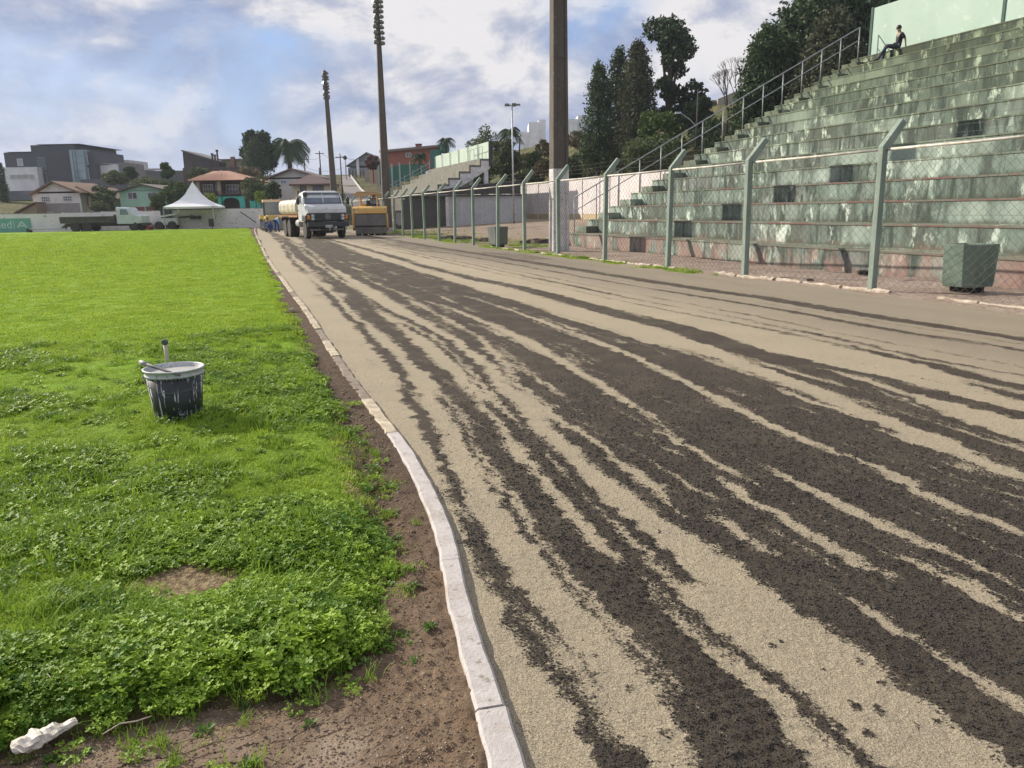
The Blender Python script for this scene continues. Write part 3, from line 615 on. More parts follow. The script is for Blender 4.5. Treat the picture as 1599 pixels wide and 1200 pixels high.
# crumbs and grit
m_ck=pm('crumb_dark',(.045,.040,.037),(.020,.018,.017),30,.9); m_gt=pm('grit_pale',(.36,.31,.235),(.22,.19,.14),40,.9); m_cl=pm('soil_clod',(.24,.17,.115),(.11,.075,.052),60,.95); m_wh=pm('lime_fleck',(.75,.73,.70),(.6,.58,.55),40,.9)
sts=[stone(1,m_ck,'crumb'),stone(2,m_ck,'crumb_b'),stone(3,m_gt,'grit'),stone(4,m_cl,'clod'),stone(5,m_cl,'clod_b'),stone(6,m_wh,'fleck')]
x,y,r_=polar_pts(90000,1.3,8,-6,44,.6); tr_=(x>curb_x(y)+.07); dz=sample_z(x,y,gD)
dk_=dz>.45+.3*(rng.random(len(x))-.5); keep_=tr_&(dk_|(rng.random(len(x))<.42))&(rng.random(len(x))<np.clip((7.6-r_)/4.5,0,1)); kd=np.where(dk_,rng.integers(0,2,len(x)),2)
kd=np.where((rng.random(len(x))<.05)&~dk_,0,kd)
sz=np.where(dk_,rng.uniform(.0018,.0060,len(x)),rng.uniform(.0010,.0028,len(x)))*np.clip(r_/3.,.8,1.35)
zz_=sample_z(x,y,gz)
scatter('track_grit',np.stack([x,y,zz_+.0005],-1)[keep_],kd[keep_],rng.uniform(0,6.28,keep_.sum()),sz[keep_],rng.uniform(0,3,keep_.sum()),sts,'loose dark asphalt crumbs and pale grit lying on the track','gravel')
x,y,r_=polar_pts(90000,1.3,9,-42,8,.8); so_=(rng.random(len(x))<np.clip((8.5-r_)/4.,0,1))&(x<curb_x(y)-.07)&~in_poly(x,y,lawn_poly); kd=rng.integers(3,5,len(x)); kd=np.where(rng.random(len(x))<.10,2,kd); kd=np.where((rng.random(len(x))<.04)&(fbm(x*3,y*3,2,9)>.55),5,kd)
sz=rng.uniform(.0014,.0072,len(x))*np.clip(r_/4.,.7,1.4); sz=np.where(rng.random(len(x))<.03,sz*2.0,sz); sz=np.where(kd==5,.0022,sz)
scatter('soil_clods',np.stack([x,y,sample_z(x,y,gz)],-1)[so_],kd[so_],rng.uniform(0,6.28,so_.sum()),sz[so_],rng.uniform(0,3,so_.sum()),sts,'loose brown soil clods along the bare strip by the kerb','soil')
# ================================================================ FENCE
m_post=pm('post_green',(.235,.295,.250),(.155,.205,.172),5,.85,.004,40,c3=(.34,.34,.29),zs=.35)
m_rail=pm('rail_white',(.62,.60,.55),(.38,.34,.28),6,.6,c3=(.25,.12,.06))
m_wire=pm('wire_grey',(.13,.13,.115),(.10,.085,.07),8,.7)
m_galv=pm('galvanised',(.42,.44,.46),(.30,.31,.33),4,.5,metal=.5)
FB=[(1361,455),(1164,432),(1037,419),(941,408),(874,399),(820,392.5),(777,388),(741,383),(712,380),(688.6,377),(665,374),(647,372),(631,369),(616,366.6)]
fpts=[G(*p) for p in FB]
fu=[float(p@U) for p in fpts]; 
us=[7.1,10.18,13.55,16.4,19.5,22.7,25.7,28.5,31.5,34.2,37,39.9,42.7,45.8,48.9,52,55,58,61,64,67]
def fv(u): return float(np.interp(u,[0,10,14,20,26,34,43,50,60,70],[10.15,10.06,9.97,9.68,9.66,9.50,9.44,9.72,9.55,9.0]))
us=[4.0,.9,-2.2]+us; us.sort()
fence=empty('mesh_fence',tuple(uv(10.18,fv(10.18))),0,'long chain link fence on angled pale green concrete posts between track and stands','fence')
bpost=MB(); hw=.054
poly=[(-hw,-.1),(hw,-.1),(hw,2.25),(hw+.34,2.70),(hw+.26,2.77),(-hw,2.34)]
def prismV(mb,poly,half): # poly in (v,z), thickness along u, local frame x=v,y=u
    mb.prism(poly,'y',-half,half)
prismV(bpost,poly,.052)
post0=bpost.build('fence_post',m_post,fence,bevel=.008)
offs=np.array(fence.location)
rr=random.Random(5); posts=[]
for i,u in enumerate(us):
    o=post0 if i==0 else post0.copy()
    if i: COL.objects.link(o); o.parent=fence
    p=uv(u,fv(u)); o.location=tuple(p-offs); o.rotation_euler=(rr.uniform(-.012,.012),rr.uniform(-.012,.02),AZ+rr.uniform(-.03,.03))
    if u==13.55: o.scale=(1.05,1.05,1)
    posts.append(p)
def mesh_bay(L_,H_=2.24,z0=.05,pitch=.075,r=.0030):
    nw=int(L_/pitch); nz=int((H_-z0)/(pitch*.95)); vs=[];fs=[]
    i=np.arange(nw)[:,None]; k=np.arange(nz+1)[None,:]
    sgn=np.where(((k+i)%2)==0,-1,1)*pitch/2*1.02; x=(i+.5)*pitch+sgn+0*i; z=z0+k*(H_-z0)/nz+0*i
    x=x+.006*np.sin(i*1.7+k*.9); yy=.012*np.sin(x*2.1)*np.sin(z*1.3*2)+np.where((k%2)==0,.001,-.001)+0*i
    Pp=np.stack([x,yy,z],-1)
    A=Pp[:,:-1].reshape(-1,3);B=Pp[:,1:].reshape(-1,3); tri=np.array([[r,0,0],[-r*.5,r*.87,0],[-r*.5,-r*.87,0]])
    m=len(A); V_=np.concatenate([A[:,None,:]+tri,B[:,None,:]+tri],1).reshape(-1,3); b_=np.arange(m)[:,None]*6
    f=np.concatenate([b_+np.array([0,1,4,3]),b_+np.array([1,2,5,4]),b_+np.array([2,0,3,5])]); return V_,f
Vb,fb=mesh_bay(3.0); bay0=fast_mesh('wire_netting',Vb,fb,m_wire,fence)
for i in range(len(posts)-1):
    a,b2=posts[i],posts[i+1]; d=b2-a; L_=np.linalg.norm(d)
    o=bay0 if i==0 else bay0.copy()
    if i: COL.objects.link(o); o.parent=fence
    n=np.array([d[1],-d[0],0])/L_; o.location=tuple(a-offs+(-n*.0)+V*.07); o.rotation_euler=(0,0,math.atan2(d[1],d[0])); o.scale=(L_/3.,1,1)
    tp=V*0.0
    MB().tube([a+[0,0,2.29]+V*.03,(a+b2)/2+[0,0,2.28]+V*.03,b2+[0,0,2.29]+V*.03],.021,8).build('top_rail',m_rail,fence,off=offs,smooth=True)
    wmb=MB()
    for zz,vv in ((2.46,.19),(2.58,.28),(2.70,.36)): MB().tube([a+[0,0,zz]+V*vv,(a+b2)/2+[0,0,zz-.02]+V*vv,b2+[0,0,zz]+V*vv],.0022,4,False).build('tension_wire',m_wire,fence,off=offs)
    for zz in (.25,1.25): MB().tube([a+[0,0,zz]+V*.075,b2+[0,0,zz]+V*.075],.002,4,False).build('tension_wire',m_wire,fence,off=offs)
# chipped kerb stones along the fence foot
m_fk=pm('fence_kerb',(.52,.46,.38),(.30,.24,.18),6,.9,.01,30,c3=(.16,.12,.09))
fk=empty('fence_kerb',tuple(uv(8,fv(8))),0,'chipped pale cement footing running under the mesh fence','kerb')
u=1.0; rr=random.Random(8)
while u<29:
    l=rr.uniform(.35,1.1); 
    if rr.random()<.86:
        vs=[];n=6
        a=uv(u,fv(u)-.02+rr.uniform(-.03,.03)); mb=MB(); mb.tube([uv(u+l*t_,fv(u)-.03+rr.uniform(-.02,.02),rr.uniform(-.012,.012)) for t_ in np.linspace(0,.95,n)],[rr.uniform(.03,.06) for _ in range(n)],7)
        mb.build('footing_piece',m_fk,fk,off=np.array(fk.location))
    u+=l
# ================================================================ LIGHT MASTS
m_mast=pm('mast_concrete',(.125,.105,.09),(.085,.072,.062),2.5,.9,.006,14,zs=.3,c3=(.17,.15,.13))
m_mwh=pm('mast_whitewash',(.66,.64,.64),(.48,.46,.45),3,.85,.006,14,c3=(.25,.22,.2))
m_lamp=pm('lamp_housing',(.20,.20,.18),(.12,.12,.11),6,.5,metal=.4); m_glass=pm('lamp_glass',(.55,.57,.55),(.40,.42,.40),5,.25)
def mast(u,v,label,Ht=18.0,w0=.60,w1=.24,white=2.75,d0=.42,lean=0):
    p=uv(u,v); e=empty('light_mast',tuple(p),AZ,label,'floodlight mast',group='floodlight masts along the straight')
    def wd(z): return w0+(w1-w0)*z/Ht
    def section(z0,z1,name,mat,k=1.,seg=6):
        mb=MB(); zs=np.linspace(z0,z1,seg)
        # H shaped section: web and two flanges
        def shp(x0f,x1f,y0f,y1f):
            vs=[]
            for z in zs:
                w_=wd(z)*k; d=w_*d0/w0; lx=lean*z; 
                vs+=[(x0f*w_+lx,y0f*d,z),(x1f*w_+lx,y0f*d,z),(x1f*w_+lx,y1f*d,z),(x0f*w_+lx,y1f*d,z)]
            fs=[(3,2,1,0),tuple(4*(seg-1)+i for i in range(4))]
            for i in range(seg-1):
                for a in range(4): fs.append((4*i+a,4*i+(a+1)%4,4*i+4+(a+1)%4,4*i+4+a))
            mb.add(vs,fs)
        shp(-.5,-.28,-.5,.5); shp(.32,.5,-.5,.5); shp(-.29,.33,-.36,.36)
        return mb.build(name,mat,e,bevel=.012)
    section(-.2,white,'painted_foot',m_mwh,1.01,3); section(white+.003,Ht,'shaft',m_mast)
    if white>2:
        for z in np.arange(white+.9,Ht-3,2.6):
            w_=wd(z)*1.02; MB().box(-w_*.3,w_*.34,-w_*d0/w0*.40,w_*d0/w0*.40,z,z+.12).build('joint_band',m_mast,e)
    rr=random.Random(int(u)); la=[]
    for k in range(9):
        z=Ht-.25-k*.33
        for sx in (-1,1):
            h=MB(); cx_=lean*Ht+sx*(.20+.03*rr.random()); h.lathe([(.02,-.20),(.10,-.16),(.155,.03),(.16,.05)],(0,0,0),10,'y')
            o=h.build('floodlight',m_lamp,e); g_=MB(); g_.lathe([(.145,.0),(.145,.012)],(0,0,0),10,'y'); gg=g_.build('lens',m_glass,o); gg.location=(0,.045,0)
            o.location=(cx_,-.12*rr.random()-.05,z+rr.uniform(-.05,.05)); o.rotation_euler=(rr.uniform(.15,.5),0,(rr.uniform(.7,2.2)))
            if k%1==0: la.append((sx,z,cx_))
    mb=MB(); 
    for sx,z,cx_ in la: mb.bar((lean*Ht,0,z),(cx_,0,z),.05,.05)
    mb.tube([(lean*Ht,0,Ht-3.1),(lean*Ht,0,Ht+.15)],.045,6)
    mb.build('lamp_bracket',m_lamp,e)
    return e
p1=toUV(G(867,393)); mast(p1[0],p1[1]+.15,'tall dark concrete floodlight mast with white painted foot beside the green terraces',22,.60,.28)
q=P(604,330,57.); u2,v2=toUV(q); mast(u2,v2,'middle floodlight mast, beside the yellow road roller',P(588,-4,57)[2],.66,.24,white=.3,lean=.004)
q=P(524,330,90.); u3,v3=toUV(q); mast(u3,v3,'farthest floodlight mast, rising behind the cream tank truck',P(507,111,90)[2],.80,.36,white=.3,lean=-.012)
# ================================================================ GREEN TERRACES
def standmat(name,kind):
    m,t,b=newmat(name); o=objc(t) if kind!='blk' else None
    # world position rotated into the stand frame (x along u, y across)
    p=mapv(t,pos(t),(1,1,1),(0,0,-AZ))
    sp_=t.nodes.new('ShaderNodeSeparateXYZ'); t.links.new(p,sp_.inputs[0]); z=sp_.outputs[2]
    cell=t.nodes.new('ShaderNodeTexVoronoi'); cell.feature='F1'; cell.inputs['Randomness'].default_value=.9; cell.inputs['Scale'].default_value=1
    t.links.new(mapv(t,p,(.45,1.05,2.0)),cell.inputs['Vector'])
    cs=t.nodes.new('ShaderNodeSeparateColor'); t.links.new(cell.outputs['Color'],cs.inputs[0]); rnd=cs.outputs[0]
    green=(.145,.200,.168); olive=(.085,.105,.070); darkg=(.042,.056,.048); grey=(.190,.205,.190)
    big=noise(p,.30,4,.6,.5,t); medn=noise(p,1.1,5,.65,.4,t)
    c=mixc(ramp(big,[(.38,0.),(.60,1.)],t),green,grey,t)
    c=mixc(ramp(rnd,[(.2,0.),(.9,.8)],t),c,(.235,.305,.265),t)
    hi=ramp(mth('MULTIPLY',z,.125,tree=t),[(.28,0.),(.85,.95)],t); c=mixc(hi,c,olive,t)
    drip=noise(mapv(t,p,(1.5,3.1,.6)),1.,8,.74,.5,t)
    pv=noise(mapv(t,p,(1.9,1.9,1.1)),1.,7,.70,.4,t); pb=noise(p,.55,3,.5,.2,t)
    pf=mth('MULTIPLY',ramp(pv,[(.56,0.),(.61,1.)],t),ramp(pb,[(.46,0.),(.56,1.)],t),tree=t)
    c=mixc(mth('MULTIPLY',pf,.85,tree=t),c,mixc(hi,(.58,.66,.57),(.40,.47,.30),t),t)
    c=mixc(ramp(drip,[(.44,0.),(.58,.92)],t),c,darkg,t)
    c=mixc(ramp(medn,[(.55,0.),(.75,.5)],t),c,(.10,.12,.08),t)
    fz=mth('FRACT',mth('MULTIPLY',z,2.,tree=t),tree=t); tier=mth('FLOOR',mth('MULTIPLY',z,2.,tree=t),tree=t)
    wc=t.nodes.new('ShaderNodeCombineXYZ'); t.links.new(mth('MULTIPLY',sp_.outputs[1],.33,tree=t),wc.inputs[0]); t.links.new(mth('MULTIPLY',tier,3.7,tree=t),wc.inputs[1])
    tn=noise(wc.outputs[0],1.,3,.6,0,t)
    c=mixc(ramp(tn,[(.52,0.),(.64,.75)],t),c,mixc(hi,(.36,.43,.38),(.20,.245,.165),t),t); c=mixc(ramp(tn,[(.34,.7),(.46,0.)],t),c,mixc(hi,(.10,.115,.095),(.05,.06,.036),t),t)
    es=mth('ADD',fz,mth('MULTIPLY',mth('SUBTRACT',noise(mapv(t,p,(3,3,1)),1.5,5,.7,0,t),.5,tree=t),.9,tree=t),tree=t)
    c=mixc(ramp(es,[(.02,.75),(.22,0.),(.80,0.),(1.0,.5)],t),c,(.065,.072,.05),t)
    wsh=mth('MULTIPLY',ramp(noise(mapv(t,p,(1.6,1.6,.7)),1.7,5,.7,.2,t),[(.55,0.),(.63,.9)],t),ramp(noise(p,.42,2,.5,0,t),[(.45,0.),(.60,1.)],t),tree=t)
    c=mixc(wsh,c,mixc(hi,(.60,.68,.60),(.42,.50,.33),t),t)
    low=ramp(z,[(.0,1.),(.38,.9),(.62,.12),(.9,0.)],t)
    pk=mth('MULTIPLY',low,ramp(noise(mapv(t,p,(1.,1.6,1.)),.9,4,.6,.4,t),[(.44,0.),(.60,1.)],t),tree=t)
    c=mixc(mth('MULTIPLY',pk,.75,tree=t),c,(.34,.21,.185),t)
    if kind=='tread': c=mixc(.35,c,(.17,.19,.12),t)
    t.links.new(c,b.inputs['Base Color']); b.inputs['Roughness'].default_value=.88; b.inputs['Specular IOR Level'].default_value=.25
    bump(t,b,noise(p,22,6,.7,0,t),.7,.012); return m
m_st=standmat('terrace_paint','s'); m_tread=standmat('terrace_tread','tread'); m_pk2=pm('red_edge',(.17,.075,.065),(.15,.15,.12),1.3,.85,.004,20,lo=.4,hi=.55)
UE=28.5; U0=-3.; NT=15; TV=.963; V0=12.45
st=empty('grandstand',tuple(uv(UE,V0)),AZ,'weathered green painted concrete terraces rising to the right behind the fence','grandstand')
# stand local frame: x = v - V0, y = u - UE
def sb(mb,u0,u1,v0,v1,z0,z1,**k): return mb.box(v0-V0,v1-V0,u0-UE,u1-UE,z0,z1,**k)
blocks=[];rr=random.Random(3)
for n in range(NT):
    v0=V0+n*TV; zt=.5+.5*n
    plaster=n<4
    mb=MB(); rec=0 if plaster else .03
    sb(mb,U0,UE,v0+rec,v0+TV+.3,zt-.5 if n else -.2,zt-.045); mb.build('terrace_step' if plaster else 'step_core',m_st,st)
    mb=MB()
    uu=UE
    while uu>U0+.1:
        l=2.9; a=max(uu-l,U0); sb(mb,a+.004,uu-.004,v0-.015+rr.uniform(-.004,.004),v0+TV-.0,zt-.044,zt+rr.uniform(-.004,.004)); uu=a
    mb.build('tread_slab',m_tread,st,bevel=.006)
    if not plaster:
        z0=zt-.5+.002; z1=zt-.0455; uu=UE-rr.choice((0,.3,.5))
        if uu<UE: blocks.append((uu+.0015,UE,v0,z0,z1))
        while uu>U0+.2:
            a=uu-.80; blocks.append((a+.0006,uu-.0006,v0,z0,z1)); uu=a
    # half steps of the stair at the far end
    if n<NT-1:
        mb=MB(); sb(mb,UE-.92,UE-.002,v0+TV*.48,v0+TV+.002,zt+.001,zt+.25); mb.build('half_step',m_tread,st,bevel=.008)
def bdist(b_): p=uv((b_[0]+b_[1])/2,b_[2]); return float(np.hypot(p[0],p[1])+ (0 if b_[0]>4.5 and b_[0]>6.2-.0*b_[2] else 50))
def vis(b_):
    p=uv((b_[0]+b_[1])/2,b_[2],b_[3]); f_=p[1]*math.cos(PIT)-(p[2]-EYE)*math.sin(PIT)
    return f_>0 and p[0]/f_<.675 and ((p[2]-EYE)*math.cos(PIT)+p[1]*math.sin(PIT))/f_<.53
vb=[b_ for b_ in blocks if vis(b_)]; vb.sort(key=bdist); near_b=vb[:300]; ns=set(near_b); rest=[b_ for b_ in blocks if b_ not in ns]
mb=MB().box(0,.06,-.3985,.3985,0,.4525); blk0=mb.build('block',m_st,st,bevel=.002)
for i,b_ in enumerate(near_b):
    o=blk0 if i==0 else blk0.copy()
    if i: COL.objects.link(o); o.parent=st
    l=(b_[1]-b_[0]); o.location=(b_[2]-V0+rr.uniform(-.003,.003),(b_[0]+b_[1])/2-UE,b_[3]); o.scale=(1,l/.797,1)
mb=MB()
for b_ in rest: j=rr.uniform(-.006,.006); mb.box(b_[2]-V0+j,b_[2]-V0+.06,b_[0]-UE,b_[1]-UE,b_[3],b_[4])
mb.build('block_courses',m_st,st,kind='stuff')
# red painted nosings on the lower steps
mb=MB()
for n in range(0,4): sb(mb,U0,UE-1.2,V0+n*TV-.018,V0+n*TV-.015,.5+.5*n-.042,.5+.5*n-.004)
mb.build('nosing_stripe',m_pk2,st)
# top wall
m_tw=pm('mint_wall',(.42,.53,.47),(.36,.47,.41),.6,.85,.006,8,c3=(.50,.58,.52))
VW=V0+NT*TV
tw=empty('back_wall',tuple(uv(UE,VW,0)),AZ,'pale mint rendered wall along the top of the green terraces','wall')
uu=UE; k=0
while uu>U0:
    a=max(uu-6.3,U0); mb=MB().box(0,.18,a-UE+.012,uu-UE-.012,0,9.62); mb.build('wall_panel',m_tw,tw,bevel=.01)
    MB().box(-.03,.16,uu-UE-.06,uu-UE+.06-.0,7.5,9.66).build('wall_pillar',pm('dark_green_pillar',(.05,.11,.085),None,4,.8),tw)
    uu=a
# hand rail at the end of the terraces
m_hr=pm('handrail_grey',(.36,.38,.40),(.24,.25,.27),5,.5,metal=.4)
hr=empty('handrail',tuple(uv(UE+.15,V0)),AZ,'galvanised two bar handrail climbing the far end of the green terraces','handrail')
def lz(v): return max(0.,.5+.5*(v-V0)/TV)
vs_=[V0+.45+k*.965 for k in range(0,15)]
for k,v in enumerate(vs_):
    z=lz(v) if v>V0-.6 else 0.; MB().tube([(v-V0,0.0,z-.5 if v>V0 else 0),(v-V0,0,z+1.12)],.022,6).build('rail_post',m_hr,hr,smooth=True)
top=[(v-V0,0,(lz(v) if v>V0-.6 else 0)+1.12) for v in vs_]; 
end=(vs_[-1]-V0+.02,0,top[-1][2])
MB().tube(top,.024,6).build('top_bar',m_hr,hr,smooth=True); MB().tube([(a,b_,c-.52) for a,b_,c in top],.020,6).build('middle_bar',m_hr,hr,smooth=True)
# ================================================================ SECOND STAND (bare concrete, further along)
m_gc=pm('grey_concrete',(.20,.195,.165),(.13,.125,.105),1.6,.9,.02,8,c3=(.27,.26,.22)); m_wc=pm('whitewashed_frame',(.72,.70,.72),(.55,.54,.55),2.5,.85,.01,10,c3=(.2,.19,.18))
m_dark=pm('dark_board_and_shade',(.03,.035,.045),(.05,.05,.055),2,.8); m_gw=pm('grey_render',(.50,.53,.56),(.42,.44,.47),1.2,.85,.01,8,c3=(.2,.22,.22))  # m_dark: dark roof and parapet end, also the painted shade of the store opening
SU0,SU1=62.,80.; SV0=12.3; SN=9; STV=.90; SR=.50
s2=empty('concrete_stand',tuple(uv(SU0,SV0)),AZ,'small bare concrete grandstand with stepped underside and pale green parapet','grandstand')
for n in range(SN):
    v=n*STV; z=1.5+n*SR
    MB().box(v,v+STV+.12,0,SU1-SU0,z-.16,z).box(v,v+.12,0,SU1-SU0,z-SR,z-.163).build('step',m_gc,s2)
for yy in (0.02,4.5,9,13.5,17.7):
    poly=[(-.1,.7),(0,.95)]
    for n in range(SN): poly+=[(n*STV+.14,.98+n*SR),(n*STV+.14,1.30+n*SR)] if False else [(n*STV+.13,.82+n*SR),(n*STV+.13,1.34+n*SR)]
    poly+=[(SN*STV,1.34+(SN-1)*SR),(SN*STV,.75+(SN-1)*SR)]+[(0.35,.30)]
    MB().prism(poly,'y',yy,yy+.28).build('raker_beam',m_wc,s2)
    for n in range(1,SN):   # stepped brackets
        MB().box(n*STV-.28,n*STV+.12,yy-.05,yy+.34,.70+n*SR-.28,.985+n*SR-.16).build('bracket',m_wc,s2)
    for cv in (SN*STV-.35,SN*STV-2.9,SN*STV-5.6):
        zt=1.2+cv/STV*SR-.3; MB().box(cv-.17,cv+.17,yy+.01,yy+.27,-.3,zt).build('column',m_wc,s2)
m_par=pm('parapet_mint',(.46,.55,.47),(.38,.46,.39),1.2,.85,.01,8)
zt=1.5+(SN-1)*SR
for k in range(6): MB().box(SN*STV-.02,SN*STV+.12,k*3+.01,k*3+2.99,zt-.5,zt+1.35).build('parapet_panel',m_par,s2)
MB().box(SN*STV-.10,SN*STV+.16,-.12,-.003,zt-.6,zt+1.42).build('parapet_end',m_dark,s2)
MB().box(-.05,.12,0,SU1-SU0,0,1.33).build('front_wall',m_gc,s2)
mb=MB()
for k in range(8):
    v=1.2+k*.88; z=1.5+(v//STV)*SR; mb.tube([(v,SU1-SU0-.4,z),(v,SU1-SU0-.4,z+1.)],.03,5)
mb.tube([(1.2,SU1-SU0-.4,3.),(7.4,SU1-SU0-.4,6.2)],.03,5); mb.tube([(1.2,SU1-SU0-.4,2.6),(7.4,SU1-SU0-.4,5.8)],.03,5); mb.build('stair_rail',m_hr,s2)
mb=MB()
for k in range(7): mb.tube([(SN*STV-.10,k*3-.0,zt),(SN*STV-.10,k*3-.0,zt+1.35)],.035,5)
for k in range(4): mb.tube([(SN*STV-.5,k*1.2+.4,zt),(SN*STV-.5,k*1.2+.4,zt+.9)],.025,5)
mb.tube([(SN*STV-.5,.3,zt+1.),(SN*STV-.5,5,zt+.9)],.025,5); mb.build('parapet_post',m_hr,s2)
# store room under the stand
s3=empty('store_room',tuple(uv(60.5,13.2)),AZ,'low grey rendered store room with dark roof beneath the concrete stand','store')
MB().box(3.0,9.6,0,.2,-.3,2.5).build('front_wall',m_gw,s3); MB().box(-.5,2.95,.0,.2,-.3,2.3).build('opening_shade_slab',m_dark,s3)  # solid dark slab beside the wall: shade of the interior put into its colour
MB().box(-.6,9.7,-.2,6.,2.52,2.62).build('roof',m_dark,s3); MB().box(2.9,3.15,-.12,.0,-.3,2.5).build('pilaster',m_wc,s3)
MB().box(9.4,9.6,.21,6,-.3,2.5).build('side_wall',m_gw,s3)
for k in range(3): MB().box(4.2+k*1.7,4.24+k*1.7,-.012,.0,-.2,2.4).build('wall_joint',m_wc,s3)
m_blk=pm('black_netting',(.035,.035,.04),(.055,.055,.06),6,.9)
MB().add([(-.4,-.25,2.63),(9.2,-.25,2.75),(9.2,.4,3.7),(3,.4,3.3)],[(0,1,2,3),(3,2,1,0)]) if False else None
MB().prism([(-.3,2.66),(9.2,2.66),(9.2,3.75),(4.5,3.3)],'y',-.16,-.10).build('netting_sheet',m_blk,s3)
# ================================================================ WHITE BLOCK WALL behind the stands
m_bw=pm('block_wall_white',(.70,.655,.655),(.56,.52,.52),.9,.88,.01,8,c3=(.30,.27,.25),zs=.5)
m_by=pm('block_wall_ochre',(.50,.38,.20),(.42,.34,.24),1.4,.9,.01,8,c3=(.3,.22,.12))
m_cop=pm('wall_coping',(.22,.20,.19),(.34,.30,.28),2,.9)
bwl=empty('block_wall',tuple(uv(40,25.4)),AZ,'long whitewashed block wall with ochre stained foot behind the dirt area','wall')
for a in range(22,84,3):
    MB().box(0,.2,a-40+.0,a-40+2.99,1.0,3.55).build('wall_panel',m_bw,bwl); MB().box(-.004,.2,a-40,a-40+2.99,-.3,.997).build('wall_foot',m_by,bwl)
    MB().box(-.03,.24,a-40,a-40+2.995,3.553,3.66).build('coping',m_cop,bwl); MB().box(-.05,-.0045,a-40-.1,a-40+.1,-.3,3.55).build('pier',m_bw,bwl)
# scattered course lines: real recessed courses would be finer than a pixel here
# ================================================================ far perimeter wall
m_pw=pm('perimeter_white',(.76,.73,.73),(.66,.63,.62),.8,.9,.01,6,c3=(.24,.23,.22))
pa=P(-160,340,76.5)[:2]; pb=P(452,340,83.8)[:2]; dvec=pb-pa; Lw=np.linalg.norm(dvec); wa=math.atan2(dvec[1],dvec[0])
pw=empty('perimeter_wall',(pa[0],pa[1],0),wa,'long low white perimeter wall at the far end of the pitch','wall')
npn=int(Lw/3.6)
for k in range(npn):
    a=k*Lw/npn; h=1.72+.28*(k/npn)+.02*(k%3); MB().box(a,a+Lw/npn-.02,0,.18,-.3,h).build('wall_panel',m_pw,pw)
    MB().box(a-.10,a+.10,-.05,-.003,-.3,h+.03).build('pier',m_pw,pw); MB().box(a,a+Lw/npn-.02,-.02,.2,h+.002,h+.05).build('coping',m_cop,pw)
# painted sign on the wall
m_sg=pm('sign_green',(.12,.36,.27),(.17,.40,.31),2,.7); m_sw=pm('sign_white',(.55,.68,.62),(.5,.62,.56),2,.7)
def on_wall(px_,py_,off=-.02):
    d=ray(px_,py_); nn=np.array([-dvec[1],dvec[0]])/Lw; c0=(pa-0)@nn; t_=(c0+off)/(d[:2]@nn); p=np.array([0,0,EYE])+d*t_; s_=float((p[:2]-pa)@dvec/Lw); return s_,p[2]
a0,z1=on_wall(47,341); _,z0=on_wall(20,363.0); a_1,_=on_wall(-60,345)
sg=empty('painted_banner',(pa[0]+dvec[0]/Lw*a_1,pa[1]+dvec[1]/Lw*a_1,0),wa,'green sponsor banner with white lettering fixed on the white perimeter wall','banner')
MB().box(0,a0-a_1,-.085,-.055,z0,z1).build('board',m_sg,sg)
def text(s_,x,z,size,parent,mat,y=-.09,name='lettering'):
    c=bpy.data.curves.new(name,'FONT'); c.body=s_; c.size=size; c.extrude=.004; c.align_x='RIGHT'; tmp=bpy.data.objects.new('tmp_text',c); COL.objects.link(tmp); dg=bpy.context.evaluated_depsgraph_get(); me=bpy.data.meshes.new_from_object(tmp.evaluated_get(dg)); bpy.data.objects.remove(tmp); me.materials.clear(); me.materials.append(mat); o=bpy.data.objects.new(name,me); COL.objects.link(o); o.parent=parent; o.location=(x,y,z); o.rotation_euler=(R(90),0,0); return o
tx_,_=on_wall(19.5,350); text('med',tx_-a_1,z0+.40,1.05,sg,m_sw)
bx0,_=on_wall(21.5,350); MB().box(bx0-a_1,bx0-a_1+.05,-.10,-.086,z0+.3,z1-.25).build('divider',m_sw,sg)
lx,_=on_wall(27,350); lx-=a_1
lg=MB(); lg.bar((lx,-.095,z0+.42),(lx+.42,-.095,z1-.30),.02,.13); lg.bar((lx+.84,-.095,z0+.42),(lx+.42,-.095,z1-.30),.02,.13); lg.bar((lx+.15,-.095,z0+.60),(lx+.69,-.095,z0+.60),.02,.12); lg.build('emblem',m_sw,sg)
# ================================================================ TREES
def crownmat(name,c1,c2,c3=None,scale=.6,trans=.18):
    m,t,b=newmat(name); a=attr(t,'tone'); n=noise(pos(t),scale,4,.6,.3,t)
    f=mth('ADD',mth('MULTIPLY',a,.6,tree=t),mth('MULTIPLY',n,.4,tree=t),tree=t)
    c=mixc(ramp(f,[(.25,0.),(.75,1.)],t),c1,c2,t)
    if c3: c=mixc(ramp(a,[(.80,0.),(.95,.8)],t),c,c3,t)
    t.links.new(c,b.inputs['Base Color']); b.inputs['Roughness'].default_value=.7; b.inputs['Specular IOR Level'].default_value=.25
    tr=t.nodes.new('ShaderNodeBsdfTranslucent'); t.links.new(c,tr.inputs[0]); ms=t.nodes.new('ShaderNodeMixShader'); ms.inputs[0].default_value=trans
    t.links.new(b.outputs[0],ms.inputs[1]); t.links.new(tr.outputs[0],ms.inputs[2]); t.links.new(ms.outputs[0],t.nodes['Material Output'].inputs[0]); return m
m_con=crownmat('conifer_green',(.032,.058,.028),(.085,.130,.050),(.13,.13,.07))
m_conb=crownmat('conifer_brownish',(.048,.060,.034),(.105,.115,.062),(.16,.135,.09))
m_cond=crownmat('conifer_dark',(.022,.042,.022),(.062,.100,.042),(.10,.13,.055))
m_brd=crownmat('broadleaf',(.040,.075,.020),(.095,.145,.035),(.15,.20,.05))
m_oliv=crownmat('olive_leaf',(.060,.085,.035),(.12,.15,.065),(.19,.20,.10))
m_lime=crownmat('lime_leaf',(.14,.22,.03),(.24,.32,.05),(.30,.38,.08))
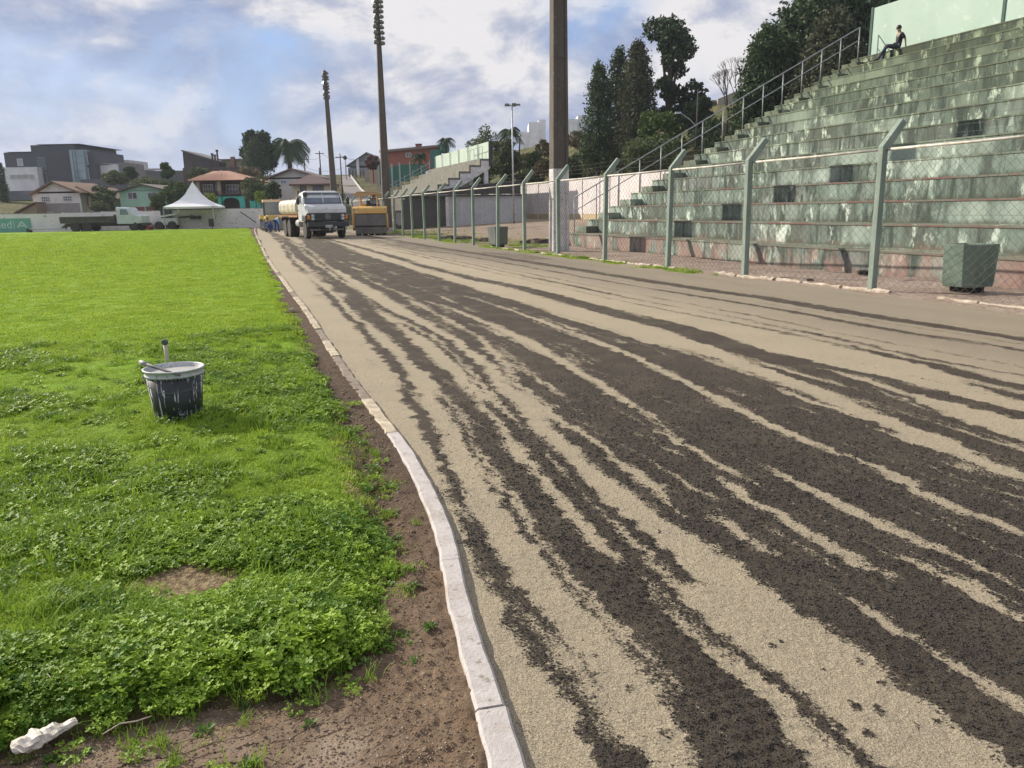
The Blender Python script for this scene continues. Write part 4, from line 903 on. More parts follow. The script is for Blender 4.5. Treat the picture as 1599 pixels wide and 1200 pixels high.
m_palm=crownmat('palm_frond',(.030,.060,.020),(.075,.12,.035),(.12,.16,.06))
m_dryb=crownmat('dry_brush',(.12,.10,.055),(.20,.16,.09),(.28,.22,.13))
m_redl=crownmat('russet_leaf',(.12,.055,.045),(.18,.09,.07),(.2,.14,.1))
m_bark=pm('bark',(.085,.065,.05),(.05,.038,.03),6,.95,.03,12)
def leaf_cards(centres,size,g,flat=.0,n_hint=None,up=0.0):
    n=len(centres); nrm=g.normal(size=(n,3)); nrm[:,2]+=up; nrm/=np.linalg.norm(nrm,axis=1)[:,None]+1e-9
    h=g.normal(size=(n,3)); a=np.cross(nrm,h); a/=np.linalg.norm(a,axis=1)[:,None]+1e-9; b_=np.cross(nrm,a)
    s=size*g.uniform(.6,1.3,(n,1)); s2_=s*g.uniform(.35,.7,(n,1))
    v=np.stack([centres-a*s,centres-b_*s2_+nrm*s*.15,centres+a*s,centres+b_*s2_+nrm*s*.1],1).reshape(-1,3)
    f=np.arange(4*n).reshape(n,4); return v,f
def crown(name,pts,size,mat,parent,g,up=0.):
    v,f=leaf_cards(pts,size,g,up=up); tone=np.clip(g.normal(.5,.22,len(f)),0,1)
    o=fast_mesh(name,v,f,mat,parent,face_attrs={'tone':tone}); return o
def trunk(parent,h,r,limbs=(),lean=(0,0),name='trunk',mat=None):
    mb=MB(); mb.tube([(0,0,-1.2),(0,0,0),(lean[0]*.4,lean[1]*.4,h*.5),(lean[0],lean[1],h)],[r*1.2,r*1.05,r*.75,r*.3],8)
    for a,b_,rr_ in limbs: mb.tube([a,((a[0]+b_[0])/2,(a[1]+b_[1])/2,(a[2]+b_[2])/2+.2),b_],[rr_,rr_*.7,rr_*.3],5)
    return mb.build(name,mat or m_bark,parent,smooth=True)
def conifer(px_,ytop,ybase,Y,wpx,label,mat,seed,n=5200,shape=1.,group=None,extra=None):
    wpx*=1.25; n=int(n*1.5)
    b_=P(px_,ybase,Y); tpt=P(px_,ytop,Y); h=tpt[2]-b_[2]; r=wpx/2/F*Y; g=np.random.default_rng(seed)
    e=empty('conifer',tuple(b_),g.uniform(0,6),label,'tree',group); trunk(e,h*.95,max(.12,h*.018))
    nc=230; pts=[]
    for _ in range(nc):       # boughs: tufts pointing up and out
        t_=g.random()**.75; z=h*(.04+.94*t_); rad_=r*(min(1,(1-t_)**(.62*shape)*1.12))*g.uniform(.78,1.08)*(1 if t_>.06 else .8)
        a=g.uniform(0,6.28); k=max(12,int(n/nc*(.5+rad_/r)))
        s=g.random(k)**.6; c0=np.array([math.cos(a)*rad_,math.sin(a)*rad_,z]); c1=np.array([math.cos(a)*rad_*.35,math.sin(a)*rad_*.35,z-rad_*.45])
        q_=c1+(c0-c1)*s[:,None]+g.normal(0,1,(k,3))*np.array([1,1,1.5])*(.05*r+.06*rad_+.04)
        pts.append(q_)
    core=g.normal(0,1,(n//5,3)); zt_=g.random(n//5); core=np.stack([core[:,0]*r*.25*(1-zt_),core[:,1]*r*.25*(1-zt_),h*(.03+.95*zt_)],-1); pts.append(core)
    crown('crown',np.concatenate(pts),max(.13,r*.062),mat,e,g,up=.2); return e
def clumpy(px_,ytop,ybase,Y,wpx,label,mat,seed,name='tree',cat='tree',n=5000,nclump=26,z0=.25,size=None,trunk_on=True,lobes=None,group=None,depth=1.):
    b_=P(px_,ybase,Y); tpt=P(px_,ytop,Y); h=tpt[2]-b_[2]; r=wpx/2/F*Y; g=np.random.default_rng(seed)
    e=empty(name,tuple(b_),0,label,cat,group); cs=[]
    if lobes: cs=[(lx*r,g.uniform(-.4,.4)*r*depth,lz_*h,lr*r) for lx,lz_,lr in lobes]
    for _ in range(nclump):
        th=g.uniform(0,6.28); ph=g.uniform(0,1); rr_=g.random()**.4*.72
        cs.append((math.cos(th)*rr_*r*math.sqrt(1-(2*ph-1)**2*.7),math.sin(th)*rr_*r*depth,h*(z0+(1-z0)*(.12+.76*ph)),r*g.uniform(.18,.34))) if not lobes or g.random()<.35 else None
    cs=[c for c in cs if c]
    pts=[]; tot=sum(c[3]**2 for c in cs)
    for c in cs:
        k=int(n*c[3]**2/tot)+20; d=g.normal(size=(k,3)); d/=np.linalg.norm(d,axis=1)[:,None]; rad_=c[3]*(.45+.6*g.random(k)**.5)*(1+.25*np.sin(d[:,0]*7+c[0])*np.cos(d[:,2]*6)); d[:,2]*=.8
        pts.append(np.array(c[:3])+d*rad_[:,None])
    crown('crown' if cat=='tree' else 'foliage',np.concatenate(pts),size or max(.10,r*.06),mat,e,g)
    if trunk_on:
        g2=random.Random(seed); lm=[((0,0,h*.35),(c[0]*.8,c[1]*.8,c[2]),h*.012+.03) for c in cs[:9]]; trunk(e,h*.8,max(.07,h*.025),lm)
    else: MB().tube([(0,0,-.5),(0,0,h*.5)],.05,5).build('stem',m_bark,e)
    return e
def palm(px_,ytop,ybase,Y,wpx,label,seed,nf=34,droop=1.):
    b_=P(px_,ybase,Y); tpt=P(px_,ytop,Y); h=tpt[2]-b_[2]; r=wpx/2/F*Y; g=random.Random(seed)
    e=empty('palm_tree',tuple(b_),0,label,'tree'); th=h-r*.75; trunk(e,th+.2,max(.10,r*.10),name='trunk')
    mb=MB()
    for k in range(nf):
        a=k*2.4+g.uniform(-.2,.2); el=g.uniform(-.15,1.25); L_=r*g.uniform(.95,1.25); dx,dy=math.cos(a),math.sin(a); pts=[]
        for i in range(7):
            s=i/6; pts.append(np.array([dx*L_*s*math.cos(el*.7),dy*L_*s*math.cos(el*.7),th+L_*(math.sin(el)*s-.85*droop*s*s)]))
        for i in range(6):
            a0,a1=pts[i],pts[i+1]; mb.bar(a0,a1,.02*r+.01,.02*r+.01)
            for q_ in (0,.33,.66):
                c=a0+(a1-a0)*q_; ll=r*.34*(1-.45*((i+q_)/6)); 
                for sd in (-1,1):
                    o_=np.array([-dy*sd,dx*sd,-.7])*ll+(a1-a0)*.6; w_=(a1-a0)*.16
                    mb.add([c-w_,c+w_,c+o_],[(0,1,2)])
    mb.build('fronds',m_palm,e); return e
# conifers by the end of the terraces
conifer(934,97,272,74,46,'narrow dark cypress, leftmost of the conifers left of the terraces',m_con,1,n=5200,shape=.8)
conifer(965,75,268,78,58,'dull green cypress partly hidden between the two browner cypresses',m_cond,2,n=4800,shape=.9)
conifer(992,66,268,72,62,'tall brownish cypress with pointed top left of the tall ragged pine',m_conb,3,n=6500,shape=.8)
clumpy(1042,24,262,76,100,'tall ragged pine with bare stretch of trunk and clumped crown',m_cond,4,n=6500,nclump=10,z0=.1,size=.22,
  lobes=[(-.35,.93,.42),(-.05,.90,.45),(.25,.86,.42),(.30,.77,.38),(.0,.80,.36),(.05,.70,.34),(.30,.66,.26),(-.28,.55,.20),(-.10,.58,.22),(.05,.50,.30),(.30,.48,.32),(.70,.50,.36),(.85,.42,.32),(.55,.38,.36),(.1,.36,.4),(-.3,.35,.3)])
clumpy(1030,170,268,66,90,'rounded yellow green bush under the tall ragged pine',m_brd,5,n=3600,size=.15,name='shrub',cat='shrub',trunk_on=False,z0=.0)
clumpy(1085,150,250,70,60,'dark leafy tree just behind the handrail and street lamp',m_con,6,n=3000,size=.18)
clumpy(1010,215,278,58,110,'grey green bushes under the cypresses by the block wall',m_oliv,7,name='shrub',cat='shrub',n=3800,size=.12,trunk_on=False,z0=0.)
clumpy(1120,180,262,60,95,'dark bush behind the handrail left of the terraces',m_cond,8,name='shrub',cat='shrub',n=3600,size=.13,trunk_on=False,z0=0.)
conifer(1190,40,230,62,80,'bushy conifer, leftmost of those rising behind the upper handrail',m_con,11,n=6500,shape=.75)
conifer(1252,-30,215,64,100,'tall conifer with broken top behind the upper handrail',m_con,12,n=8500,shape=.6)
conifer(1325,-60,190,66,110,'darkest tall conifer beside the end of the mint wall',m_cond,13,n=8500,shape=.6)
conifer(1385,-20,60,70,40,'tip of a conifer showing above the mint wall',m_con,14,n=2500,shape=.7)
conifer(1290,20,220,58,90,'dense brownish green conifer in front of the darkest conifer',m_conb,15,n=7000,shape=.65)
clumpy(1165,120,240,60,60,'dark evergreen shrub beside the bare twigs behind the handrail',m_con,16,name='shrub',cat='shrub',n=3000,size=.14,trunk_on=False,z0=0.)
def bare(px_,ytop,ybase,Y,label,seed):
    b_=P(px_,ybase,Y); h=P(px_,ytop,Y)[2]-b_[2]; g=random.Random(seed); e=empty('bare_tree',tuple(b_),0,label,'tree'); mb=MB(); mb.tube([(0,0,-.5),(0,0,h*.4)],[.09,.06],5); mb2=MB()
    def br(p,d,l,r_,k):
        q_=p+d*l; mb2.tube([p,q_],[r_,r_*.6],4,False)
        if k: 
            for _ in range(3): dd=d+np.array([g.uniform(-.5,.5),g.uniform(-.5,.5),g.uniform(-.1,.4)]); br(q_,dd/np.linalg.norm(dd),l*.68,r_*.6,k-1)
    for _ in range(5): d=np.array([g.uniform(-.35,.35),g.uniform(-.35,.35),1.]); br(np.array([0,0,h*.35]),d/np.linalg.norm(d),h*.26,.04,3)
    mb.build('trunk',m_bark,e); mb2.build('branches',m_bark,e)
bare(1135,105,215,61,'leafless tree with upright twigs behind the handrail',21); bare(1150,85,200,63,'second leafless tree, nearer the tall conifers',22)
# left cluster
clumpy(408,203,270,128,66,'largest dark round evergreen on the hill above the orange roofed house',m_cond,31,n=6500,size=.30,z0=.05)
conifer(402,218,272,124,40,'dark conical tree in front of the round evergreen on the hill',m_con,32,n=3500,shape=.9)
palm(453,201,268,126,62,'big drooping palm on the hill behind the tank truck',33,40)
conifer(8,253,322,120,11,'slim cypress at the left edge beside the modern grey building',m_cond,34,n=1800,shape=.35)
palm(697,208,240,118,28,'small palm above the red orange house',35,24); 
palm(655,233,262,100,26,'low palm in front of the red orange house',36,24)
palm(797,190,270,88,38,'shaggy palm top left of the thin street light',37,34)
clumpy(755,192,290,84,66,'sparse feathery tree right behind the concrete stand parapet',m_oliv,38,n=2600,size=.12,z0=.1)
clumpy(785,215,298,80,66,'bushy olive green tree behind the block wall',m_oliv,39,n=5500,size=.15,z0=.0)
clumpy(757,262,308,76,40,'pale bush seen under the concrete stand',m_oliv,40,name='shrub',cat='shrub',n=2200,size=.12,trunk_on=False,z0=0.)
clumpy(835,235,290,86,44,'dark green bush on the brushy slope',m_brd,41,name='shrub',cat='shrub',n=2600,size=.16,trunk_on=False,z0=0.)
clumpy(892,238,285,80,40,'leafy bush right of the tall near mast on the slope',m_oliv,42,name='shrub',cat='shrub',n=2600,size=.16,trunk_on=False,z0=0.)
clumpy(560,245,280,112,1,'x',m_redl,43) if False else clumpy(583,243,272,112,26,'russet leaved tree beside the grey gabled house',m_redl,43,n=1600,size=.18)
g=random.Random(77)
for i,(x,y,wd_,mt_) in enumerate([(822,252,40,m_dryb),(850,232,30,m_dryb),(905,218,44,m_dryb),(930,245,40,m_oliv),(880,222,26,m_oliv),(915,262,50,m_dryb),(850,262,44,m_dryb),(815,280,34,m_oliv),(935,275,60,m_dryb),(895,276,40,m_dryb)]):
    lb=['straw coloured brush below the white buildings','dry brush beside the mast on the slope','brown brush at the top of the slope near the cypresses','olive bush at the foot of the leftmost cypress','small green bush on the crest of the slope','brown scrub low on the slope beside the cypresses','dry scrub low on the slope left of the mast','olive scrub above the block wall','dry brush hugging the block wall under the cypresses','tan scrub just right of the near mast'][i]
    clumpy(x,y-14,y+16,95-i*1.6,wd_,lb,mt_,50+i,name='shrub',cat='shrub',n=1300,size=.15,trunk_on=False,z0=0.)
for i,(x,yt,yb,Y,wd_,mt_,lb) in enumerate([(165,288,330,96,40,m_con,'round dark tree between the white house and the green house'),(160,300,336,92,40,m_oliv,'grey green shrub right of the white house'),(225,283,300,104,60,m_oliv,'scrubby bushes behind the green house'),
   (262,253,280,112,22,m_brd,'small tree in front of the low grey wall on the hill'),(240,278,308,108,50,m_brd,'bushes on the slope right of the green house'),(278,280,326,96,40,m_brd,'green bush between the green house and the white tent'),
   (330,303,326,90,24,m_lime,'bright green bush right of the tent peak'),(400,275,320,94,50,m_oliv,'greyish leafy tree right of the orange roofed house'),(425,282,325,92,36,m_con,'dark tree in front of the white gabled house'),
   (408,298,320,89,20,m_lime,'lime green bush beside the teal wall'),(180,268,285,116,44,m_oliv,'bushes at the foot of the pale hill building'),(60,300,330,98,10,m_oliv,'weeds beside the white house'),(205,262,280,118,26,m_con,'dark shrub under the pale stepped building'),(310,262,284,112,40,m_oliv,'brush below the slanted dark building'),(385,262,282,112,40,m_dryb,'brown brush below the round evergreen'),(250,300,330,94,30,m_brd,'leafy bush behind the parked flatbed truck')]):
    clumpy(x,yt,yb,Y,wd_,lb,mt_,80+i,name='shrub',cat='shrub',n=2000,size=.16 if Y<100 else .2,trunk_on=False,z0=0.)
# ================================================================ HOUSES
def ext(mb,x0,y0,x1,y1,Y,dep,drop=5.):
    """box whose front face spans the pixel rectangle at distance Y; sunk into the slope by drop"""
    a=P(x0,y1,Y); b_=P(x1,y0,Y); mb.box(a[0],b_[0],Y,Y+dep,a[2]-drop,b_[2]); return a,b_
def mat_flat(n,c,c2=None,r=.8): return pm(n,c,c2 or tuple(k*.82 for k in c),.9,r,.004,10)
m_win=pm('window_glass',(.05,.06,.08),(.09,.10,.12),1.5,.15,spec=.8); m_winf=mat_flat('window_frame_white',(.62,.62,.62)); m_brn=mat_flat('brown_wood',(.09,.05,.045)); m_gut=mat_flat('roof_edge',(.16,.12,.10))
def window(par,x0,y0,x1,y1,Y,off=.06,fm=None,nx=2,ny=2,gm=None):
    a=P(x0,y1,Y); b_=P(x1,y0,Y); o=np.array(par.location); X0,X1,Z0,Z1=a[0],b_[0],a[2],b_[2]; t_=min(.09,(X1-X0)*.12)
    mb=MB()
    mb.box(X0,X0+t_,Y-off,Y-.003,Z0,Z1).box(X1-t_,X1,Y-off,Y-.003,Z0,Z1).box(X0+t_,X1-t_,Y-off,Y-.003,Z0,Z0+t_).box(X0+t_,X1-t_,Y-off,Y-.003,Z1-t_,Z1)
    for k in range(1,nx): xx=X0+(X1-X0)*k/nx; mb.box(xx-t_*.35,xx+t_*.35,Y-off+.01,Y-.004,Z0+t_,Z1-t_)
    for k in range(1,ny): zz=Z0+(Z1-Z0)*k/ny; mb.box(X0+t_,X1-t_,Y-off+.012,Y-.005,zz-t_*.3,zz+t_*.3)
    w_=mb.build('window',fm or m_winf,par,off=o); MB().box(X0+t_*.5,X1-t_*.5,Y-.025,Y-.004,Z0+t_*.5,Z1-t_*.5).build('pane',gm or m_win,w_,off=o); return w_
def gable(par,xl,xr,xp,ye,yp,Y,dep,rm,wm,eave=.5,thick=.18):
    """gable facing the viewer; eaves at (xl,ye),(xr,ye), ridge at (xp,yp)"""
    o=np.array(par.location); a=P(xl,ye,Y);b_=P(xr,ye,Y);c=P(xp,yp,Y); ze=(a[2]+b_[2])/2
    MB().prism([(a[0]+eave,ze-.02),(b_[0]-eave,ze-.02),(c[0],c[2]-thick)],'y',Y,Y+dep).build('gable_wall',wm,par,off=o)
    mb=MB()
    for (p_,q_) in (((a[0],ze),(c[0],c[2])),((c[0],c[2]),(b_[0],ze))): mb.prism([(p_[0],p_[1]),(q_[0],q_[1]),(q_[0],q_[1]-thick),(p_[0],p_[1]-thick)],'y',Y-.6,Y+dep+.4)
    mb.build('roof',rm,par,off=o)
def bld(label,x,Y,cat='house',name='house'): 
    p=P(x,330,Y); return empty(name,(p[0],Y,terr(np.array(p[0]),np.array(float(Y))).item()),0,label,cat)
def wall(par,name,x0,y0,x1,y1,Y,dep,m,drop=5.): mb=MB(); ext(mb,x0,y0,x1,y1,Y,dep,drop); return mb.build(name,m,par,off=np.array(par.location))
def rot_about(e,a): e.rotation_euler=(0,0,a)
# white gabled house
m_pk=mat_flat('pinkish_white',(.76,.70,.69)); m_rt=pm('terracotta_dull',(.26,.15,.10),(.17,.11,.08),3,.85,.02,20,c3=(.1,.09,.07))
h=bld('white wooden house with brown gabled roof behind the far wall at left',100,97)
wall(h,'wall',55,299,124,337,97,9,m_pk); gable(h,49,131,84,302,283,97,9,m_rt,m_pk)
wall(h,'porch',124.4,304,157,337,98.5,5,mat_flat('porch_shade',(.20,.17,.14)))
for x in (127,134,141,148,156): wall(h,'porch_post',x-.6,306,x+.6,334,98.2,.12,mat_flat('porch_cream',(.5,.42,.30)))
wall(h,'balcony_rail',124.4,322,154,326,98.1,.06,mat_flat('porch_cream',(.5,.42,.30)))
a=P(122,296,97);b_=P(164,309,97); o_=np.array(h.location); MB().prism([(a[0],a[2]+.4),(b_[0],b_[2]),(b_[0],b_[2]-.15),(a[0],a[2]+.2)],'y',96.4,106).build('porch_roof',m_rt,h,off=o_)
for (x0,y0,x1,y1) in ((65,307,78,316),(99,306,112,315),(62,331,82,336)): window(h,x0,y0,x1,y1,97,nx=4,ny=2)
wall(h,'plank_band',55,317.2,124,318.2,96.97,.025,mat_flat('plank_line',(.3,.27,.27)))
h=bld('low tan sloping shed roof left of the white house',42,95,'shed','shed')
o_=np.array(h.location);a=P(27,334,95);b_=P(56,318,95); MB().prism([(a[0],a[2]),(b_[0],b_[2]),(b_[0],b_[2]-2.5),(a[0],a[2]-1.5)],'y',95,99).build('body',mat_flat('shed_tan',(.30,.22,.15)),h,off=o_); MB().prism([(a[0]-.2,a[2]+.03),(b_[0],b_[2]+.05),(b_[0],b_[2]+.17),(a[0]-.2,a[2]+.15)],'y',94.6,99.3).build('roof',m_rt,h,off=o_)
# mint house
m_mint=mat_flat('mint_paint',(.38,.62,.49)); m_redd=mat_flat('dark_red_door',(.20,.07,.06))
h=bld('mint green gabled house behind the parked flatbed truck',226,97)
wall(h,'wall',190,297,258,333,97,8,m_mint); gable(h,184,266,221,298,287,97,8,mat_flat('roof_brown_grey',(.12,.10,.09)),m_mint,eave=.4)
window(h,200,300,214,312,97,nx=2,ny=1); window(h,231,300,245,312,97,nx=2,ny=1)
wall(h,'garage_door',198,323.2,225,334,96.9,.07,m_redd); wall(h,'garage_door',229,322.5,252,334,96.9,.07,m_redd)
wall(h,'side_wall',258.5,298,271,330,98,7,mat_flat('side_dark',(.12,.14,.11)))
# two storey orange roofed house
m_teal=mat_flat('teal_paint',(.09,.52,.44)); m_or=pm('orange_roof',(.42,.21,.14),(.28,.14,.10),2.5,.85,.02,25,c3=(.38,.24,.17)); m_up=mat_flat('upper_brown',(.075,.055,.055)); m_crm=mat_flat('cream_column',(.50,.44,.30))
h=bld('two storey house with orange hipped roof and teal arched ground floor',345,98); o_=np.array(h.location)
wall(h,'upper_wall',307,283,380,306,100,8,m_up); a=P(302,283,98);b_=P(388,283,98);c=P(343,267,102); e0=P(330,283,98)
zt_=a[2]; MB().add([(a[0]-.5,97.2,zt_),(b_[0]+.3,97.2,zt_),(b_[0]+.3,109,zt_),(a[0]-.5,109,zt_),(c[0]-1,102.5,c[2]),(c[0]+1,102.5,c[2])],[(0,1,5,4),(1,2,5),(2,3,4,5),(3,0,4),(3,2,1,0)]).build('roof',m_or,h,off=o_)
mb=MB()
for k in range(27):
    t_=(k+.5)/27; x=a[0]-.5+(b_[0]-a[0]+.8)*t_; xt=c[0]-1+2*t_
    s_=min(1,max(.15,1-abs(t_-.5)*1.0)); p_=np.array([x,97.2,zt_+.03]); q_=np.array([x+(xt-x)*s_,97.2+5.3*s_,zt_+(c[2]-zt_)*s_+.05]); mb.bar(p_,q_,.09,.06)
mb.build('tile_ridges',mat_flat('tile_ridge',(.42,.24,.18)),h,off=o_)
for x in (309,342,378): wall(h,'column',x-1.3,284,x+1.3,306,98.3,.3,m_crm,0)
window(h,318,288,332,303,100,nx=4,ny=2); window(h,354,288,372,303,100,nx=4,ny=2); window(h,336,286,340,300,100,nx=1,ny=1,fm=m_brn)
wall(h,'balcony_floor',304,303.5,382,306.5,98,2,m_up,0); wall(h,'balcony_rail',304,298,382,300,98.05,.06,m_brn,0)
mb=MB()
for k in range(26): p_=P(305+k*3,300,98.08); mb.box(p_[0]-.03,p_[0]+.03,98.07,98.1,p_[2]-.35,p_[2])
mb.build('baluster',m_brn,h,off=o_)
wall(h,'ground_back',306,306.6,382,330,100.2,7,mat_flat('ground_dark',(.05,.06,.06)))
def arch(x0,x1,xs,xe,ytop,yb,Y):   # wall slab with an arched opening between xs and xe
    A0=P(x0,yb,Y);A1=P(x1,ytop,Y);S=P(xs,yb,Y)[0];E=P(xe,yb,Y)[0]; zs=A0[2]+(A1[2]-A0[2])*.55; r_=(E-S)/2; rz_=(A1[2]-zs)*.8
    mb=MB(); mb.box(A0[0],S,Y,Y+.3,A0[2]-4,A1[2]).box(E,A1[0],Y,Y+.3,A0[2]-4,A1[2])
    K=8
    for k in range(K):
        t0=math.pi*(1-k/K);t1=math.pi*(1-(k+1)/K); xa,xb=S+r_+r_*math.cos(t0),S+r_+r_*math.cos(t1); za,zb=zs+rz_*math.sin(t0),zs+rz_*math.sin(t1)
        mb.prism([(xa,za),(xb,zb),(xb,A1[2]),(xa,A1[2])],'y',Y,Y+.3)
    mb.build('arch_wall',m_teal,h,off=o_)
arch(331,347,333,341.5,306.6,327,98.2); arch(347.2,381,349,375,306.6,327,98.2)
wall(h,'arch_pier',375,306.6,380,327,98.15,.05,m_teal); wall(h,'garden_wall',391,311,412,327,97,.3,m_teal)
# dark slanted building, chimneys, beige block
m_dk=pm('dark_brown_block',(.095,.080,.085),(.065,.055,.06),.8,.9,.01,8); m_bg=mat_flat('beige_block',(.42,.37,.27))
h=bld('dark brown building with a steeply slanted roofline on the hill',310,122,'building','building'); o_=np.array(h.location)
a=P(288,278,122);b_=P(338,278,122);tl=P(285,237,122);tr_=P(338,253,122)
MB().prism([(a[0],a[2]-5),(b_[0],b_[2]-5),(tr_[0],tr_[2]),(tl[0],tl[2])],'y',122,130).build('wall',m_dk,h,off=o_)
MB().prism([(tl[0]-.1,tl[2]+.01),(tr_[0],tr_[2]+.01),(tr_[0],tr_[2]+.22),(tl[0]-.1,tl[2]+.25)],'y',121.8,130.2).build('roof_edge',mat_flat('edge_grey',(.17,.16,.17)),h,off=o_)
wall(h,'lower_wing',312,262,339,278,121.5,.4,mat_flat('dark_wing',(.07,.06,.065)))
for x,y0 in ((334,243),(338,245),(342,237.5)): 
    a=P(x,262,121); b_=P(x,y0,121); MB().tube([(a[0],120.8,a[2]),(a[0],120.8,b_[2])],.13,6).tube([(a[0],120.8,b_[2]),(a[0],120.8,b_[2]+.3)],.2,6).build('chimney_pipe',m_dk,h,off=o_)
h=bld('beige flat building with orange chimney left of the round evergreen',362,126,'building','building')
wall(h,'wall',343,249,386,264,126,8,m_bg); wall(h,'chimney',361,245,365.5,262,125.5,.45,mat_flat('chimney_orange',(.32,.17,.12))); wall(h,'roof_slab',340,248,388,249.6,125.6,9,mat_flat('slab_grey',(.3,.28,.26)),0)
h=bld('long dark retaining wall in front of the beige building',360,118,'wall','retaining_wall'); wall(h,'wall',286,260.5,404,272,118,.5,mat_flat('retaining_dark',(.10,.075,.075)))
h=bld('low grey wall with pale coping on the hill, small tree in front',258,120,'wall','retaining_wall'); wall(h,'wall',230,266.5,287,282,120,.5,mat_flat('retaining_grey',(.15,.15,.16))); wall(h,'coping',230,263.2,252,266.3,119.9,.7,mat_flat('coping_pale',(.48,.46,.46)),0)
# modern grey building
m_mg=pm('modern_grey',(.075,.082,.10),(.065,.070,.088),.5,.7,.003,6); m_mw=mat_flat('modern_white',(.74,.74,.76)); m_gl=pm('curtain_glass',(.30,.38,.42),(.22,.29,.34),.5,.12,spec=.8)
h=bld('modern dark grey cubic building with glass stair tower at left',70,132,'building','building')
wall(h,'main_block',57,226,115,293,132,14,m_mg); wall(h,'parapet',56,224.6,124,226.2,131.8,14.5,mat_flat('parapet_grey',(.13,.13,.15)),0)
wall(h,'left_block',9,238,56.6,262,132.6,12,m_mg); wall(h,'coping',8,236.8,56.5,238,132.4,12.3,mat_flat('parapet_grey',(.13,.13,.15)),0)
wall(h,'white_wing',11,261,57,299,130.5,12,m_mw); window(h,16,272,54,281,130.5,nx=4,ny=1,fm=m_mw,gm=mat_flat('pale_shutter',(.42,.42,.42)))
wall(h,'glass_tower',115.2,234,129,291,130.8,6,m_gl)
mb=MB();o_=np.array(h.location)
for y in (245,256,267,278): a=P(115.4,y,130.75);b_=P(128.8,y,130.75); mb.box(a[0],b_[0],130.72,130.79,a[2],a[2]+.09)
for x in (119.6,124.2): a=P(x,290,130.75);b_=P(x,235,130.75); mb.box(a[0]-.04,a[0]+.04,130.70,130.79,a[2],b_[2])
mb.build('mullions',mat_flat('mullion',(.22,.25,.28)),h,off=o_)
wall(h,'right_block',129.2,236,146,288,131.6,10,m_mg); window(h,130.5,235.5,135.5,258,131.6,nx=1,ny=3,gm=m_gl); window(h,131,262,138,285,131.6,nx=2,ny=3,gm=m_gl)
window(h,28,248,35,259.5,132.6,nx=1,ny=1,gm=mat_flat('pale_shutter',(.42,.42,.42))); window(h,61,246,70,265.5,132,nx=1,ny=1,fm=mat_flat('mullion',(.22,.25,.28))); window(h,64,270,73,288,132,nx=1,ny=1,fm=mat_flat('mullion',(.22,.25,.28)))
h=bld('white flat roofed annex right of the modern grey building',163,133,'building','building'); wall(h,'wall',143,257,183,277,133,8,m_mw); wall(h,'roof_slab',142,254.8,170,256.8,132.7,9,mat_flat('slab_grey',(.3,.28,.26)),0); window(h,146,270,153,284,132.9,nx=1,ny=2)
wall(h,'dark_side',183.2,254,194,278,133.4,7,mat_flat('annex_shade',(.22,.21,.22)))
h=bld('pale stepped building with roof tank behind the white annex',200,150,'building','building'); wall(h,'wall',178,250,200,276,150,8,mat_flat('step_pale',(.50,.48,.50))); wall(h,'lower_wing',200.2,262,212,276,150.5,8,mat_flat('step_pale',(.50,.48,.50))); wall(h,'roof_box',202,255,209,261,151,3,mat_flat('step_grey',(.36,.36,.40)),0); wall(h,'vent',182,247,185,250,151,1,mat_flat('step_grey',(.36,.36,.40)),0)
wall(h,'tail_wing',212.2,266,230,276,152,6,mat_flat('tail_brown',(.25,.22,.22)))
h=bld('long grey retaining wall below the modern building at left',30,122,'wall','retaining_wall'); wall(h,'wall',-60,298,56,320,122,.5,mat_flat('retaining_blue',(.20,.20,.24)))
h=bld('dark retaining wall below the white annex',168,121,'wall','retaining_wall'); wall(h,'wall',128,279,200,300,121,.5,mat_flat('retaining_dusk',(.13,.13,.16)))
# right of the palm
m_wg=mat_flat('white_gable',(.58,.54,.55)); h=bld('whitewashed gabled house behind the cream house and tank truck',455,100)
wall(h,'wall',424,279,494,330,100,8,m_wg); gable(h,418,500,456,277,263,100,8,mat_flat('roof_grey_brown',(.17,.13,.12)),m_wg,eave=.6); window(h,438,281,447,288,100,nx=2,ny=1,gm=mat_flat('blue_pane',(.12,.28,.40)))
m_cb=mat_flat('cream_house',(.60,.53,.42)); h=bld('cream house with dark brown hipped roof just left of the white truck cab',483,93); o_=np.array(h.location)
wall(h,'wall',459,287,512,330,93,6,m_cb); a=P(452,288,92.5);b_=P(518,288,92.5);c=P(483,272.5,95); zt_=a[2]
MB().add([(a[0],92.3,zt_),(b_[0],92.3,zt_),(b_[0],99.6,zt_),(a[0],99.6,zt_),(c[0]-.3,95.8,c[2]),(c[0]+.3,95.8,c[2]),(a[0],92.3,zt_-.2),(b_[0],92.3,zt_-.2)],[(0,1,5,4),(1,2,5),(2,3,4,5),(3,0,4),(0,6,7,1)]).build('roof',mat_flat('roof_dark_brown',(.10,.06,.055)),h,off=o_)
window(h,469,290,478,304,93,fm=m_brn,nx=2,ny=1); window(h,489,290,505,301,93,fm=m_brn,nx=3,ny=1)
wall(h,'lean_to',424,314,459,330,92.5,.3,m_wg)
h=bld('grey gabled industrial house at the top of the road',562,165); wall(h,'wall',544,262,582,275,165,14,mat_flat('gable_grey',(.24,.27,.32))); gable(h,541,586,573,259,238,165,14,mat_flat('edge_dark',(.08,.08,.09)),mat_flat('gable_grey',(.24,.27,.32)),eave=.4)
wall(h,'post',557,248,560,268,164.5,.4,m_mw)
for i,x in enumerate((546,551,556,563,568)): wall(h,'fence_post',x-.5,267,x+.5,281,155,.2,m_brn,0)
m_ro=mat_flat('red_orange',(.36,.11,.07)); h=bld('long red orange house with brown tiled roof on the hill',645,128); o_=np.array(h.location)
a=P(603,260,128);b_=P(681,262,128); tl=P(603,239,128);tr_=P(681,230,128)
